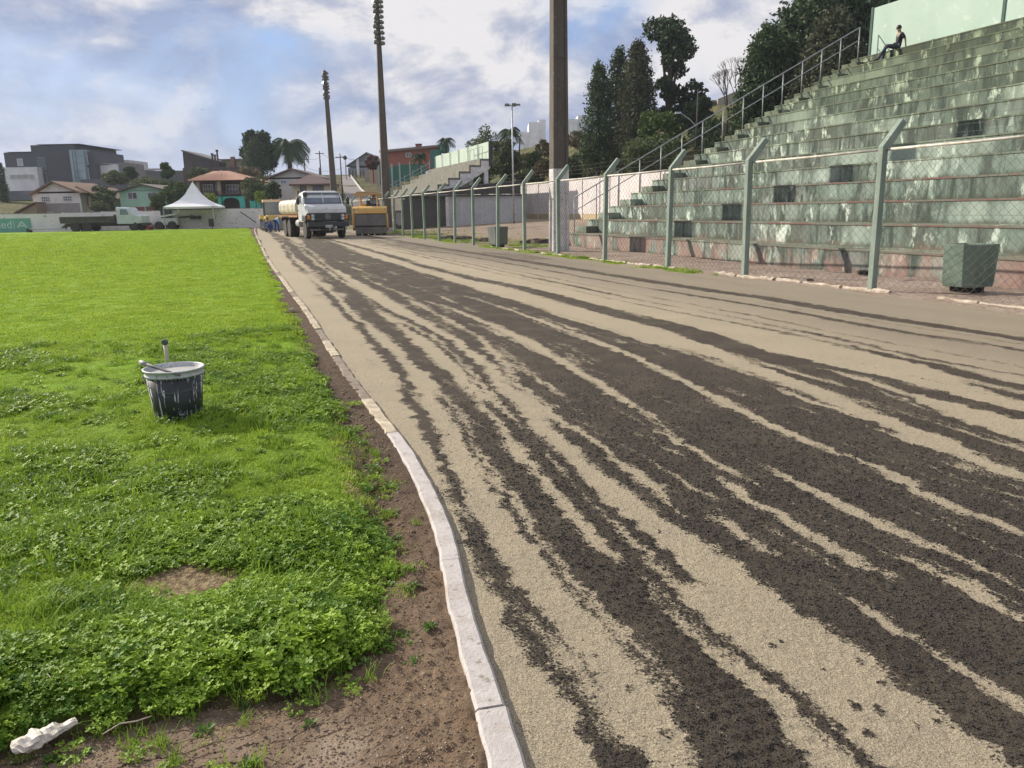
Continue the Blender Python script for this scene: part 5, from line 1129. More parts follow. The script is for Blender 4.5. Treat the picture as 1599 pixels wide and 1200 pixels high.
MB().prism([(a[0],a[2]-.2),(b_[0],b_[2]-.2),(tr_[0],tr_[2]),(tl[0],tl[2])],'y',128,138).build('wall',m_ro,h,off=o_)
MB().prism([(tl[0]-1,tl[2]),(tr_[0]+1,tr_[2]),(tr_[0]+1,tr_[2]+.35),(tl[0]-1,tl[2]+.35)],'y',127.4,139).build('roof',mat_flat('roof_brown_tile',(.24,.17,.15)),h,off=o_)
window(h,634,239,642,246,128,nx=2,ny=2); wall(h,'chimney',649,226,657.5,234,127.5,1,m_ro,0); wall(h,'chimney_cap',648.5,224.6,658,226,127.4,1.2,m_brn,0)
h=bld('teal green water tank cabin above the concrete stand',688,118,'building','building'); wall(h,'cabin',687,224,698,237,118,4,mat_flat('tank_teal',(.05,.25,.19)),0); wall(h,'round_tank',672,234,686.6,244,117,3,mat_flat('tank_dark',(.05,.18,.15)),3)
h=bld('peach coloured wall at the bend of the road',585,118,'wall','garden_wall'); wall(h,'panel',577,264,591,288,118,.4,mat_flat('peach_wall',(.46,.31,.22)),0); wall(h,'grey_panel',569.5,266,576.8,285,119,.4,mat_flat('grey_panel',(.30,.28,.27)),0)
m_net=mat_flat('green_netting',(.035,.17,.12)); h=bld('dark green netting screen beside the far left end of the concrete stand',605,110,'netting','netting_screen'); o_=np.array(h.location)
for k,(x0,x1,ya,yb) in enumerate(((591.5,600,263,290),(600.2,612,262,294),(612.2,624,259,292),(624.2,640,257,284),(640.2,664,256,276))):
    wall(h,'screen_panel',x0,ya,x1,yb,110-k,.08,m_net,0); wall(h,'pole',x0-.4,ya-3,x0+.4,yb+3,109.8-k,.1,m_galv,.5)
h=bld('tall white warehouse block on the hilltop left of the cypresses',885,165,'building','building'); wall(h,'wall',874,186,902,230,165,14,mat_flat('ware_white',(.80,.80,.82))); wall(h,'side_wall',902.2,180.5,915,230,166,14,mat_flat('ware_side',(.72,.72,.76)))
h=bld('smaller white building on the hilltop left of the near mast',840,170,'building','building'); wall(h,'wall',826,191,841,232,170,12,mat_flat('ware_white',(.80,.80,.82))); wall(h,'wing',841.2,187,852,232,171,12,mat_flat('ware_side',(.72,.72,.76))); wall(h,'low_wing',812,206,826,232,170.5,10,mat_flat('ware_white',(.80,.80,.82)))
h=bld('weathered beige building with parapet behind the bare trees',1120,95,'building','building'); o_=np.array(h.location)
wall(h,'wall',1102,160,1120,225,95,6,mat_flat('old_grey',(.26,.24,.24))); a=P(1121,220,94);b_=P(1160,220,94);tl=P(1121,155,94);tr_=P(1160,138,94); MB().prism([(a[0],a[2]),(b_[0],b_[2]),(tr_[0],tr_[2]),(tl[0],tl[2])],'y',94,100).build('sloped_wall',mat_flat('old_beige',(.34,.31,.26)),h,off=o_); wall(h,'ledge',1100,156.5,1122,159.8,94.6,7,mat_flat('old_grey2',(.30,.29,.29)),0)
# road climbing the hill
m_rd=pm('pale_asphalt',(.20,.19,.185),(.16,.152,.148),.8,.9,.01,12)
road=[(600,330,92),(585,322,96),(565,306,112),(552,293,130),(545,284,160)]
vs=[];fs=[]
for i,(x,y,Y) in enumerate(((560,330,90),(552,318,98),(542,305,112),(536,292,130),(533,283,158))):
    for dx,(wp) in ((0,0),(1,[58,52,40,26,14][i])):
        p=P(x+(wp if dx else 0),y,Y); vs.append((p[0],Y,terr(np.array(p[0]),np.array(float(Y))).item()+.12))
for i in range(4): fs.append((2*i,2*i+1,2*i+3,2*i+2))
vs+=[(v[0],v[1],v[2]-.6) for v in vs]
tag(MB().add(vs,fs).build('road',m_rd),kind='structure')
mb=MB()
for i in range(4): a=np.array(vs[2*i+1]);b_=np.array(vs[2*i+3]); mb.bar(a+[.1,0,.08],b_+[.1,0,.08],.25,.2)
tag(mb.build('road_kerb',mat_flat('kerb_white',(.55,.52,.5))),kind='structure')
# ================================================================ thin poles and lamps
def pole(px_,y0,yb,Y,r,label,mat,cat='utility pole',name='utility_pole',lean=0,arms=()):
    a=P(px_,yb,Y); b_=P(px_,y0,Y); e=empty(name,(a[0],Y,a[2]),0,label,cat); h=b_[2]-a[2]; MB().tube([(0,0,-2.5 if Y>86 else -.2),(0,0,h*.5),(lean,0,h)],[r,r*.85,r*.6],8).build('pole',mat,e,smooth=True)
    if arms:
        mb=MB()
        for z,l in arms: mb.box(lean-l,lean+l,-.05,.05,h-z,h-z+.1)
        mb.build('crossarm',mat,e)
    return e,h
m_wood=mat_flat('dark_wood_pole',(.055,.045,.045)); m_cp=mat_flat('concrete_pole',(.26,.25,.25))
for x,y0,yb,Y,lb,ar in ((478,243,290,120,'thin wooden utility pole behind the white gabled house',((.6,.8),)),(503,236,300,112,'taller thin utility pole left of the farthest mast',((.4,.6),)),(501,262,300,125,'short thin pole beside the taller utility pole',()),(536,240,322,100,'dark utility pole standing beside the climbing road',((.5,.6),)),(812,212,295,82,'dark wooden pole right of the thin street light',()),(456,250,270,140,'short distant pole right of the palm',())): pole(x,y0,yb,Y,.10 if Y<110 else .12,lb,m_wood,arms=ar)
e,h_=pole(541,250,283,150,.16,'pale lamp post at the top of the road with dark head',mat_flat('post_pinkish',(.50,.42,.42)),'lamp post','lamp_post'); MB().lathe([(.12,0),(.38,.25),(.38,.55),(.1,.8)],(0,0,h_),8).build('lantern',m_wood,e)
pl_base=G(802,351); e,h_=pole(802.5,164,351,60,.075,'slender grey pole with a cluster of four flat lamps on top',m_galv,'street lamp','street_lamp')
for k in range(5):
    a=k*1.257; mb=MB(); mb.bar((0,0,h_-.1),(math.cos(a)*.35,math.sin(a)*.35,h_+.02),.05,.05); mb.build('lamp_arm',m_lamp,e); MB().box(math.cos(a)*.45-.18,math.cos(a)*.45+.18,math.sin(a)*.45-.12,math.sin(a)*.45+.12,h_-.06,h_+.06,.04,.04).build('lamp_head',m_lamp,e)
e,h_=pole(1087,140,232,52,.07,'dark street lamp pole rising behind the handrail with curved arm',m_wood,'street lamp','street_lamp')
z1=P(1087,196,52)[2]-e.location[2]; x1=P(1058,178,52); MB().tube([(0,0,z1-.1),(-.45,0,z1+.35),(-1.05,0,z1+.75)],[.035,.03,.03],6).build('lamp_arm',m_galv,e); MB().box(-1.45,-1.0,-.09,.09,z1+.72,z1+.84,.05,.03).build('lamp_head',m_galv,e)
def wire(p_,q_,sag,label):
    p_=np.array(p_);q_=np.array(q_); pts=[p_+(q_-p_)*t_-np.array([0,0,sag*4*t_*(1-t_)]) for t_ in np.linspace(0,1,9)]; mb=MB(); mb.tube([p-p_ for p in pts],.018,4,False); o=mb.build('overhead_wire',m_wood,loc=tuple(p_)); tag(o,label,'cable',group='overhead wires')
wire(P(503,240,112),P(536,243,100),.5,'overhead wire strung from the taller thin pole to the road pole'); wire(P(536,246,100),P(600,240,110),.6,'overhead wire running right from the road pole'); wire(P(478,247,120),P(503,243,112),.4,'overhead wire between the two thin poles left of the farthest mast'); wire(P(478,262,120),P(536,262,100),.5,'lower overhead wire crossing to the road pole')
# birds
def bird(px_,py_,Y,s,label):
    p=P(px_,py_,Y); e=MB().add([(0,0,0),(-s,.1*s,.12*s),(-.45*s,.25*s,.16*s),(0,.3*s,.03*s),(.45*s,.25*s,.16*s),(s,.1*s,.12*s),(0,-.35*s,0),(0,.6*s,0),(0,.05*s,-.12*s)],[(0,1,2,3),(0,3,4,5),(6,0,3,7),(6,8,7),(6,3,8)]).build('bird',m_wood,loc=tuple(p)); tag(e,label,'bird')
bird(946,10,60,.32,'small dark bird high above, right of the near mast'); bird(316,171,70,.26,'tiny dark bird in the middle of the left sky'); bird(143,110,80,.2,'tiny distant bird against the bright clouds at left')
# ================================================================ PEOPLE
m_skin=pm('skin',(.30,.17,.11),(.26,.14,.09),4,.6); m_hair=pm('hair_dark',(.02,.015,.012),None,20,.6)
def skinmesh(name,verts,edges,mat,parent,root=0,sub=1):
    me=bpy.data.meshes.new(name); me.from_pydata([v[:3] for v in verts],edges,[]); me.materials.append(mat); o=bpy.data.objects.new(name,me); COL.objects.link(o); o.parent=parent
    md=o.modifiers.new('skin','SKIN'); md.use_smooth_shade=True
    for i,v in enumerate(verts):
        sv=me.skin_vertices[0].data[i]; sv.radius=(v[3],v[3] if len(v)<5 else v[4]); sv.use_root=(i==root)
    s=o.modifiers.new('sub','SUBSURF'); s.levels=sub; s.render_levels=sub; return o
def person(loc,rz,J,label,shirt,trous,shoe,sleeve='long',cap=None,scale=1.):
    e=empty('person',loc,rz,label,'person'); e.scale=(scale,)*3
    K=['pel','bel','che','nec','hea','top','shL','elL','wrL','shR','elR','wrR','hiL','knL','anL','toL','hiR','knR','anR','toR']
    rad=dict(pel=.125,bel=.115,che=.14,nec=.055,hea=.092,top=.075,shL=.062,elL=.042,wrL=.028,shR=.062,elR=.042,wrR=.028,hiL=.088,knL=.058,anL=.038,toL=.035,hiR=.088,knR=.058,anR=.038,toR=.035)
    E_=[('pel','bel'),('bel','che'),('che','nec'),('nec','hea'),('hea','top'),('che','shL'),('shL','elL'),('elL','wrL'),('che','shR'),('shR','elR'),('elR','wrR'),('pel','hiL'),('hiL','knL'),('knL','anL'),('anL','toL'),('pel','hiR'),('hiR','knR'),('knR','anR'),('anR','toR')]
    vs=[(*J[k],rad[k]*.96) for k in K]; es=[(K.index(a),K.index(b)) for a,b in E_]
    for sd,w_,el in (('L','wrL','elL'),('R','wrR','elR')):
        W=np.array(J[w_]);d=W-np.array(J[el]);d/=np.linalg.norm(d); sx=np.cross(d,[0,0,1.]);sx=sx/(np.linalg.norm(sx)+1e-6)
        ip=len(vs); vs.append((*(W+d*.07),.030)); es.append((K.index(w_),ip))
        for q_,l in ((-.03,.07),(-.01,.085),(.01,.08),(.03,.062)):
            i=len(vs); b0=W+d*.10+sx*q_; b1=b0+d*l*.5; b2=b1+d*l*.45+np.array([0,0,-.012]); vs+=[(*b0,.010),(*b1,.009),(*b2,.007)]; es+=[(ip,i),(i,i+1),(i+1,i+2)]
        i=len(vs); b0=W+d*.05-sx*.035; vs+=[(*b0,.011),(*(b0+d*.035-sx*.02),.009)]; es+=[(ip,i),(i,i+1)]
    skinmesh('body',vs,es,m_skin,e)
    def subset(name,ks,eds,mat,ex):
        v2=[(*J[k],rad[k]+ex) for k in ks]; return skinmesh(name,v2,[(ks.index(a),ks.index(b)) for a,b in eds],mat,e)
    ks=['bel','pel','che','shL','elL','shR','elR']+(['wrL','wrR'] if sleeve=='long' else [])
    eds=[('pel','bel'),('bel','che'),('che','shL'),('shL','elL'),('che','shR'),('shR','elR')]+([('elL','wrL'),('elR','wrR')] if sleeve=='long' else [])
    subset('shirt',ks,eds,shirt,.016)
    subset('trousers',['pel','hiL','knL','anL','hiR','knR','anR'],[('pel','hiL'),('hiL','knL'),('knL','anL'),('pel','hiR'),('hiR','knR'),('knR','anR')],trous,.018)
    for s_ in 'LR':
        a,b_=np.array(J['an'+s_]),np.array(J['to'+s_]); d=b_-a; mb=MB(); mb.tube([a-d*.25,a+d*.3+[0,0,.0],b_+d*.35],[.045,.05,.04],7); mb.build('shoe',shoe,e,smooth=True)
    h=np.array(J['hea'])*.45+np.array(J['top'])*.55; upv=np.array(J['top'])-np.array(J['hea']); upv/=np.linalg.norm(upv)+1e-9
    mb=MB(); pr=[(.001,.125),(.05,.115),(.088,.075),(.104,.02),(.100,-.02)]; mb.lathe([(r_,z) for r_,z in pr][::-1],(0,0,0),12); o=mb.build('cap' if cap else 'hair',cap or m_hair,e,smooth=True); o.location=tuple(h)
    f=np.array(J['face']); side=np.cross(f,[0,0,1.]); 
    hc=np.array(J['hea'])*.6+np.array(J['top'])*.4
    for sg_ in (-1,1):
        MB().lathe([(.001,-.009),(.010,0),(.001,.009)],tuple(hc+f*.094+side*.034*sg_+np.array([0,0,.0])),6).build('eye',m_hair,e,smooth=True)
    MB().tube([hc+f*.09+[0,0,.0],hc+f*.118+[0,0,-.04]],[.010,.014],5).build('nose',m_skin,e,smooth=True)
    return e
def mirror_default(): pass
m_blk2=pm('cloth_black',(.022,.023,.028),None,8,.85); m_jean=pm('trousers_striped',(.05,.055,.08),(.035,.038,.06),8,.85); m_blue=pm('cloth_pale_blue',(.20,.38,.62),(.16,.32,.55),5,.85); m_navy=pm('cloth_royal_blue',(.02,.065,.24),(.015,.05,.18),5,.85); m_white=pm('cloth_white',(.55,.54,.54),(.45,.44,.45),5,.85); m_boot=pm('boot',(.03,.025,.02),None,8,.7)
# spectator sitting on the second highest step: local x towards v, faces -x
vz=V0+14*TV
sx_=uv(26.2,vz,7.5); 
J=dict(pel=(.16,0,.13),bel=(.20,0,.30),che=(.22,0,.50),nec=(.19,0,.64),hea=(.15,0,.72),top=(.14,0,.86),shL=(.22,-.19,.56),elL=(.34,-.25,.34),wrL=(.38,-.24,.10),shR=(.20,.19,.56),elR=(.18,.27,.32),wrR=(.02,.22,.18),
       hiL=(.10,-.10,.10),knL=(-.30,-.14,.12),anL=(-.58,-.13,-.22),toL=(-.70,-.13,-.20),hiR=(.10,.10,.10),knR=(-.26,.16,.20),anR=(-.36,.18,-.42),toR=(-.50,.18,-.455),face=(-1,0,-.1))
J['anL']=(-.62,-.13,-.38);J['toL']=(-.75,-.13,-.42)
person(tuple(sx_),AZ+R(-28),J,'person in black T-shirt and dark trousers sitting near the top of the terraces',m_blk2,m_jean,m_boot,'short')
# ================================================================ VEHICLES
def paint(n,c,c2=None,r=.45,c3=None,sc=2.): return pm(n,c,c2 or tuple(k*.8 for k in c),sc,r,.001,10,c3=c3)
m_tyre=pm('tyre',(.022,.021,.020),(.06,.053,.045),5,.9,.004,30); m_rim=paint('rim_grey',(.25,.24,.22),r=.6); m_blkp=paint('black_paint',(.022,.028,.034),(.04,.045,.05),.5)
m_cabw=paint('cab_white',(.62,.64,.68),(.52,.53,.55),.35,(.35,.32,.28),1.2); m_crt=paint('tank_cream',(.60,.56,.44),(.48,.44,.34),.5,(.3,.26,.2),1.5); m_glv=pm('windscreen',(.10,.13,.17),(.16,.19,.22),1.2,.08,spec=1.); m_head=pm('headlight_glass',(.62,.64,.66),(.5,.5,.5),8,.2); m_amber=paint('amber_lens',(.75,.22,.02),r=.3); m_chas=paint('chassis_dark',(.035,.032,.03),(.07,.06,.05),.8)
def wheel(par,x,y,r,w_,side=1,rim=m_rim,off=0.):
    e=MB(); pr=[(r*.55,-w_/2),(r*.90,-w_/2),(r,-w_*.40),(r*1.0,w_*.40),(r*.90,w_/2),(r*.55,w_/2)]; e.lathe(pr,(0,0,0),22,'x')
    for k in range(22):
        a=2*math.pi*k/22; c=(0,math.cos(a)*r*1.0,math.sin(a)*r*1.0); 
    o=e.build('wheel',m_tyre,par,smooth=False); o.location=(x,y,r)
    h=MB(); h.lathe([(r*.08,-w_*.30*1),(r*.30,-w_*.28),(r*.36,-w_*.10),(r*.50,-w_*.12),(r*.57,-w_*.46),(r*.57,w_*.46),(r*.2,w_*.2)] ,(0,0,0),18,'x'); h.build('rim',rim,o,smooth=False)
    if side>0: o.rotation_euler=(0,0,math.pi)
    return o
# ---- tank truck
tp=G(514,373.0); 
T=empty('tank_truck',(tp[0],tp[1],0),R(27),'old white short bonnet lorry with cream water tank parked on the track','truck')
def part(mb,name,m,par=None,**k): return mb.build(name,m,par or T,**k)
W2=1.14
# cab shell as cross sections along y (depth): list of (y, zbottom, halfwidth_low, ztop, halfwidth_top)
def loft(secs,name,m,par,smooth=False,bevel=0):
    vs=[];fs=[]
    for s_ in secs:
        y=s_[0]; ring=s_[1]; vs+=[(x,y,z) for x,z in ring]
    n=len(secs[0][1])
    for i in range(len(secs)-1):
        for k in range(n): fs.append((i*n+k,i*n+(k+1)%n,(i+1)*n+(k+1)%n,(i+1)*n+k))
    fs+=[tuple(range(n))[::-1],tuple(range((len(secs)-1)*n,len(secs)*n))]
    mb=MB(); mb.add(vs,[f for f in fs]); me=mb.build(name,m,par,smooth=smooth,bevel=bevel); 
    bm=bmesh.new(); bm.from_mesh(me.data); bmesh.ops.recalc_face_normals(bm,faces=bm.faces); bm.to_mesh(me.data); bm.free(); return me
def ring(hw_,z0,z1,ht,rd=.12): return [(-hw_,z0),(hw_,z0),(hw_,z1-rd*2),(ht+(hw_-ht)*.3,z1-rd*.6),(ht-rd*.6,z1),(-ht+rd*.6,z1),(-ht-(hw_-ht)*.3,z1-rd*.6),(-hw_,z1-rd*2)]
loft([(.02,ring(1.08,1.42,1.62,1.06,.03)),(.10,ring(1.11,1.42,1.76,1.08,.05)),(.45,ring(1.13,1.30,1.88,1.09,.06)),(.80,ring(1.14,1.3,1.94,1.10,.06))],'bonnet',m_cabw,T)
loft([(.801,ring(1.14,1.0,1.97,1.10,.04)),(.95,ring(1.14,.95,2.38,1.06,.12)),(1.10,ring(1.14,.95,2.62,.98,.16)),(1.5,ring(1.13,.95,2.66,.96,.16)),(2.2,ring(1.13,.95,2.62,.96,.16)),(2.35,ring(1.12,.95,2.50,.96,.16))],'cab',m_cabw,T)
part(MB().add([(-1.03,.83,1.97),(1.03,.83,1.97),(.95,1.05,2.52),(-.95,1.05,2.52),(-1.03,.79,1.97),(1.03,.79,1.97),(.95,1.01,2.52),(-.95,1.01,2.52)],[(4,5,6,7),(0,4,7,3),(1,2,6,5),(3,7,6,2),(0,1,5,4)]),'windscreen',m_glv)
part(MB().bar((0,.78,1.97),(0,1.0,2.52),.04,.03),'screen_pillar',m_cabw)
part(MB().bar((-1.03,.78,1.965),(1.03,.78,1.965),.035,.035).bar((-.95,1.0,2.525),(.95,1.0,2.525),.03,.03).bar((-1.03,.78,1.97),(-.95,1.0,2.52),.03,.03).bar((1.03,.78,1.97),(.95,1.0,2.52),.03,.03),'screen_seal',m_blkp)
for sg_ in (-1,1):
    d=part(MB().prism([(1.18,1.02),(2.12,1.02),(2.12,2.0),(1.18,2.0)],'x',sg_*1.132,sg_*1.150),'door',m_cabw); part(MB().prism([(1.16,2.0),(2.02,2.0),(1.98,2.42),(1.32,2.42)],'x',sg_*1.125,sg_*1.14),'side_window',m_glv,d)
    MB().box(sg_*1.151,sg_*1.175,1.95,2.07,1.55,1.59).build('handle',m_chas,d)
    mr=part(MB().lathe([(.001,-.22),(.085,-.17),(.10,0),(.085,.17),(.001,.22)],(sg_*1.42,.80,2.10),10),'mirror',m_blkp,smooth=True); MB().tube([(sg_*1.12,.95,2.32),(sg_*1.42,.82,2.26)],.014,5).tube([(sg_*1.12,.95,1.95),(sg_*1.42,.82,1.95)],.014,5).build('mirror_arm',m_chas,mr)
part(MB().box(-1.06,1.06,-.02,.10,.98,1.43),'grille',m_blkp,bevel=.03)
mb=MB()
for k in range(6): mb.box(-.72,.72,-.035,-.021,1.03+k*.065,1.06+k*.065)
part(mb,'grille_bar',m_blkp)
em=MB(); em.tube([(.14*math.cos(a),-.06,1.22+.14*math.sin(a)) for a in np.linspace(0,2*math.pi,21)],.010,5,False)
for a in (90,210,330): em.tube([(0,-.06,1.22),(.135*math.cos(R(a)),-.06,1.22+.135*math.sin(R(a)))],[.016,.003],5)
part(em,'star_emblem',paint('chrome',(.62,.64,.66),r=.25)); 
sm_=MB(); 
for a in (90,210,330): sm_.tube([(0,.02,1.68),(.05*math.cos(R(a)),.02,1.68+.05*math.sin(R(a)))],[.012,.002],4)
part(sm_,'bonnet_badge',m_chas)
for sg_ in (-1,1):
    hl=part(MB().box(sg_*.74,sg_*.96,-.045,-.021,1.03,1.36),'headlight_panel',paint('panel_grey',(.20,.21,.22)))
    for z in (1.11,1.28): MB().lathe([(.075,-.02),(.072,.0),(.001,.012)][::-1],(sg_*.85,-.06,z),12,'y').build('headlight',m_head,hl)
    part(MB().box(sg_*1.0,sg_*1.14,-.03,.06,1.08,1.30),'indicator',m_amber if sg_<0 else m_amber,bevel=.015)
    loft([(.05,ring(.16,.98,1.30,.14,.03)),(.9,ring(.16,.98,1.36,.14,.03))],'wing',m_blkp,T).location=(sg_*1.08,0,0)
part(MB().box(-1.16,1.16,-.16,.02,.66,.94),'bumper',m_blkp,bevel=.03)
part(MB().box(-.19,.19,-.185,-.165,.62,.76),'number_plate',paint('plate_white',(.6,.6,.6)))
mb=MB()
for k in range(7):
    if k!=3: mb.box(-.155+k*.045,-.125+k*.045,-.190,-.1855,.655,.715)
part(mb,'plate_digits',m_chas)
part(MB().box(.02,.10,-.14,-.08,.44,.62).box(.30,.38,-.12,-.04,.46,.60).tube([(-.95,.3,.5),(.95,.3,.5)],.06,6),'tow_hook',m_cabw if False else paint('worn_metal',(.3,.3,.3)))
part(MB().box(-.42,-.30,.1,8.1,.62,.88).box(.30,.42,.1,8.1,.62,.88).box(-.6,.6,.6,.72,.35,.60),'chassis',m_chas)
part(MB().box(-.40,.35,.25,.9,.30,.62),'engine_sump',m_chas,bevel=.05)
for sg_ in (-1,1):
    wheel(T,sg_*.98,.95,.52,.28,sg_)
    for yy in (5.35,6.6):
        wheel(T,sg_*.98,yy,.52,.26,sg_); wheel(T,sg_*.68,yy,.52,.26,sg_)
    part(MB().prism([(4.75,.95),(4.85,1.12),(5.1,1.22),(6.9,1.22),(7.1,1.12),(7.2,.95),(7.2,1.0),(7.12,1.17),(6.92,1.27),(5.08,1.27),(4.8,1.17),(4.7,1.0)],'x',sg_*.55,sg_*1.16),'mudguard',m_blkp)
    part(MB().lathe([(.001,-.45),(.24,-.43),(.24,.43),(.001,.45)],(sg_*.86,3.0,.85),12,'y'),'fuel_tank',paint('alloy',(.4,.4,.38),r=.4))
# tank
def rr_ring(hw_,z0,z1,r_): 
    o_=[]
    for (cx_,cz_,a0) in ((hw_-r_,z0+r_,-90),(hw_-r_,z1-r_,0),(-hw_+r_,z1-r_,90),(-hw_+r_,z0+r_,180)):
        for k in range(5): a=R(a0+22.5*k); o_.append((cx_+r_*math.cos(a),cz_+r_*math.sin(a)))
    return o_
tk=loft([(2.75,rr_ring(1.05,1.42,2.12,.28)),(2.85,rr_ring(1.18,1.32,2.24,.34)),(7.7,rr_ring(1.18,1.32,2.24,.34)),(7.8,rr_ring(1.05,1.42,2.12,.28))],'tank',m_crt,T)
mb=MB()
for yy in (3.6,4.8,6.0,7.2):
    r_=rr_ring(1.185,1.315,2.245,.35); mb.tube([(x,yy,z) for x,z in r_+[r_[0]]],.012,5,False)
part(mb,'tank_band',paint('band_dirty',(.50,.46,.36)))
mb=MB()
for yy in (3.4,5.2,7.2):
    for sg_ in (-1,1): mb.tube([(sg_*.5,yy,2.22),(sg_*.5,yy,2.40)],.02,4)
for sg_ in (-1,1): mb.tube([(sg_*.5,3.3,2.40),(sg_*.5,7.4,2.40)],.02,5)
part(mb,'tank_rail',m_chas); part(MB().lathe([(.28,0),(.28,.14),(.001,.18)],(0,4.4,2.23),14),'hatch',m_crt)
part(MB().box(-1.12,1.12,2.6,7.9,1.25,1.315).box(-1.14,-1.125,2.6,7.9,1.20,1.30),'tank_bed',paint('bed_orange',(.42,.20,.08)))
part(MB().tube([(-1.0,2.5,.95),(-1.0,2.5,2.7)],.05,8),'exhaust',m_chas)
part(MB().lathe([(.13,0),(.13,.2),(.001,.24)],(-.98,.9,2.35),10),'air_intake',m_chas)
# ---- road roller
rp=G(579.5,367.8); RO=empty('road_roller',(rp[0],rp[1],0),R(8),'yellow pneumatic road roller with canopy working beside the tank truck','road roller')
m_yel=paint('plant_yellow',(.80,.50,.16),(.66,.40,.13),.5,(.25,.18,.1),1.6); m_bal=pm('ballast_steel',(.12,.115,.11),(.18,.17,.155),3,.7,.004,14,zs=.4,c3=(.06,.055,.05))
def rpart(mb,n,m,par=None,**k): return mb.build(n,m,par or RO,**k)
rpart(MB().prism([(.0,1.30),(-.12,1.34),(-.12,1.66),(.0,1.74),(.9,1.78),(.9,1.30)],'x',-1.05,1.05),'front_beam',m_yel,bevel=.02)
rpart(MB().prism([(-.02,1.295),(-.10,1.28),(-.16,.60),(-.05,.55),(.1,.58),(.1,1.295)],'x',-.93,1.0),'ballast_plate',m_bal,bevel=.02)
for k in range(5): 
    o=wheel(RO,-.76+k*.385,.50,.47,.34,1,m_bal)
rpart(MB().prism([(-.02,.54),(-.12,.50),(-.10,.10),(.03,.12),(.06,.54)],'x',-.93,1.0),'scraper_plate',m_bal)
for sg_ in (-1,1): rpart(MB().prism([(-.08,1.3),(.0,.45),(.22,.3),(.5,.35),(.62,1.3)],'x',sg_*1.0 if sg_>0 else -.96,sg_*1.10),'side_frame',m_yel,bevel=.02)
rpart(MB().box(-.75,.75,.9,3.9,.75,1.55),'body',m_yel,bevel=.05); rpart(MB().box(-.6,.6,3.0,4.4,1.56,1.95),'engine_hood',m_yel,bevel=.05)
rpart(MB().box(-.28,.28,2.2,2.6,1.56,1.75).box(-.28,.28,2.55,2.66,1.75,2.15),'seat',m_blkp,bevel=.02)
rpart(MB().tube([(0,1.35,1.56),(0,1.5,1.95)],.04,6).tube([(.18*math.cos(a),1.5+.03*math.sin(a),1.98+.16*math.sin(a)) for a in np.linspace(0,6.28,15)],.015,5,False),'steering_wheel',m_blkp)
for x_,y_ in ((-.62,1.1),(.45,1.1),(-.62,3.1),(.45,3.1)): rpart(MB().box(x_-.035,x_+.035,y_-.035,y_+.035,1.55,2.52),'canopy_post',m_yel)
cnp=rpart(MB().box(-1.0,.72,.85,3.5,2.50,2.60).prism([(-.92,2.60),(.64,2.60),(.52,2.70),(-.80,2.70)],'y',.95,3.4),'canopy',paint('canopy_tan',(.46,.30,.15),(.36,.24,.12)),bevel=.02)
for k in range(4): wheel(RO,-.60+k*.40,3.9,.47,.34,1,m_bal)
hl=rpart(MB().lathe([(.05,0),(.001,.02)][::-1],(-.85,-.13,1.45),10,'y'),'headlight',m_head)
fr=np.array(uv(0,0)); ro_=RO.rotation_euler.z
def loc_of(E_,p): c,s_=math.cos(E_.rotation_euler.z),math.sin(E_.rotation_euler.z); return (E_.location.x+c*p[0]-s_*p[1],E_.location.y+s_*p[0]+c*p[1],E_.location.z+p[2])
J=dict(pel=(0,0,.12),bel=(0,-.03,.30),che=(0,-.06,.48),nec=(0,-.08,.62),hea=(0,-.11,.70),top=(0,-.13,.84),shL=(-.2,-.06,.54),elL=(-.28,-.22,.34),wrL=(-.14,-.44,.30),shR=(.2,-.06,.54),elR=(.30,-.20,.36),wrR=(.16,-.44,.30),hiL=(-.10,-.04,.10),knL=(-.15,-.44,.12),anL=(-.16,-.50,-.12),toL=(-.16,-.62,-.14),hiR=(.10,-.04,.10),knR=(.15,-.44,.12),anR=(.16,-.50,-.12),toR=(.16,-.62,-.14),face=(0,-1,-.1))
person(loc_of(RO,(.15,2.35,1.72)),RO.rotation_euler.z+R(35),J,'person in white shirt with pale blue sleeves driving the yellow roller',m_blue,m_navy,m_boot,cap=m_blk2)
# ---- backhoe loader
bp=G(424,359.5); B=empty('backhoe_loader',(bp[0]+.75,bp[1]-1.5,0),R(20),'yellow backhoe loader with white roof at the far end of the track','backhoe')
m_yb=paint('backhoe_yellow',(.70,.48,.14),(.58,.40,.13),.5,None,1.5); m_ow=paint('roof_orange_white',(.75,.42,.22),(.75,.62,.5),.5)
def bpart(mb,n,m,par=None,**k): return mb.build(n,m,par or B,**k)
bpart(MB().box(-.78,.78,.85,2.35,2.40,2.62),'roof',m_ow,bevel=.04); 
for x_ in (-.70,.70):
    for y_ in (.95,2.2): bpart(MB().box(x_-.045,x_+.045,y_-.045,y_+.045,1.1,2.42),'cab_post',m_blkp)
bpart(MB().box(-.65,.65,.92,.94,1.3,2.40),'windscreen',m_glv); bpart(MB().box(-.71,-.695,1.0,2.15,1.3,2.4),'side_window',m_glv); bpart(MB().box(-.65,.65,2.2,2.22,1.2,2.40),'rear_window',m_glv)
bpart(MB().box(-.62,.62,-.9,.9,.75,1.3),'bonnet',m_yb,bevel=.05); bpart(MB().box(-.85,.85,.9,2.6,.6,1.1),'body',m_yb,bevel=.05)
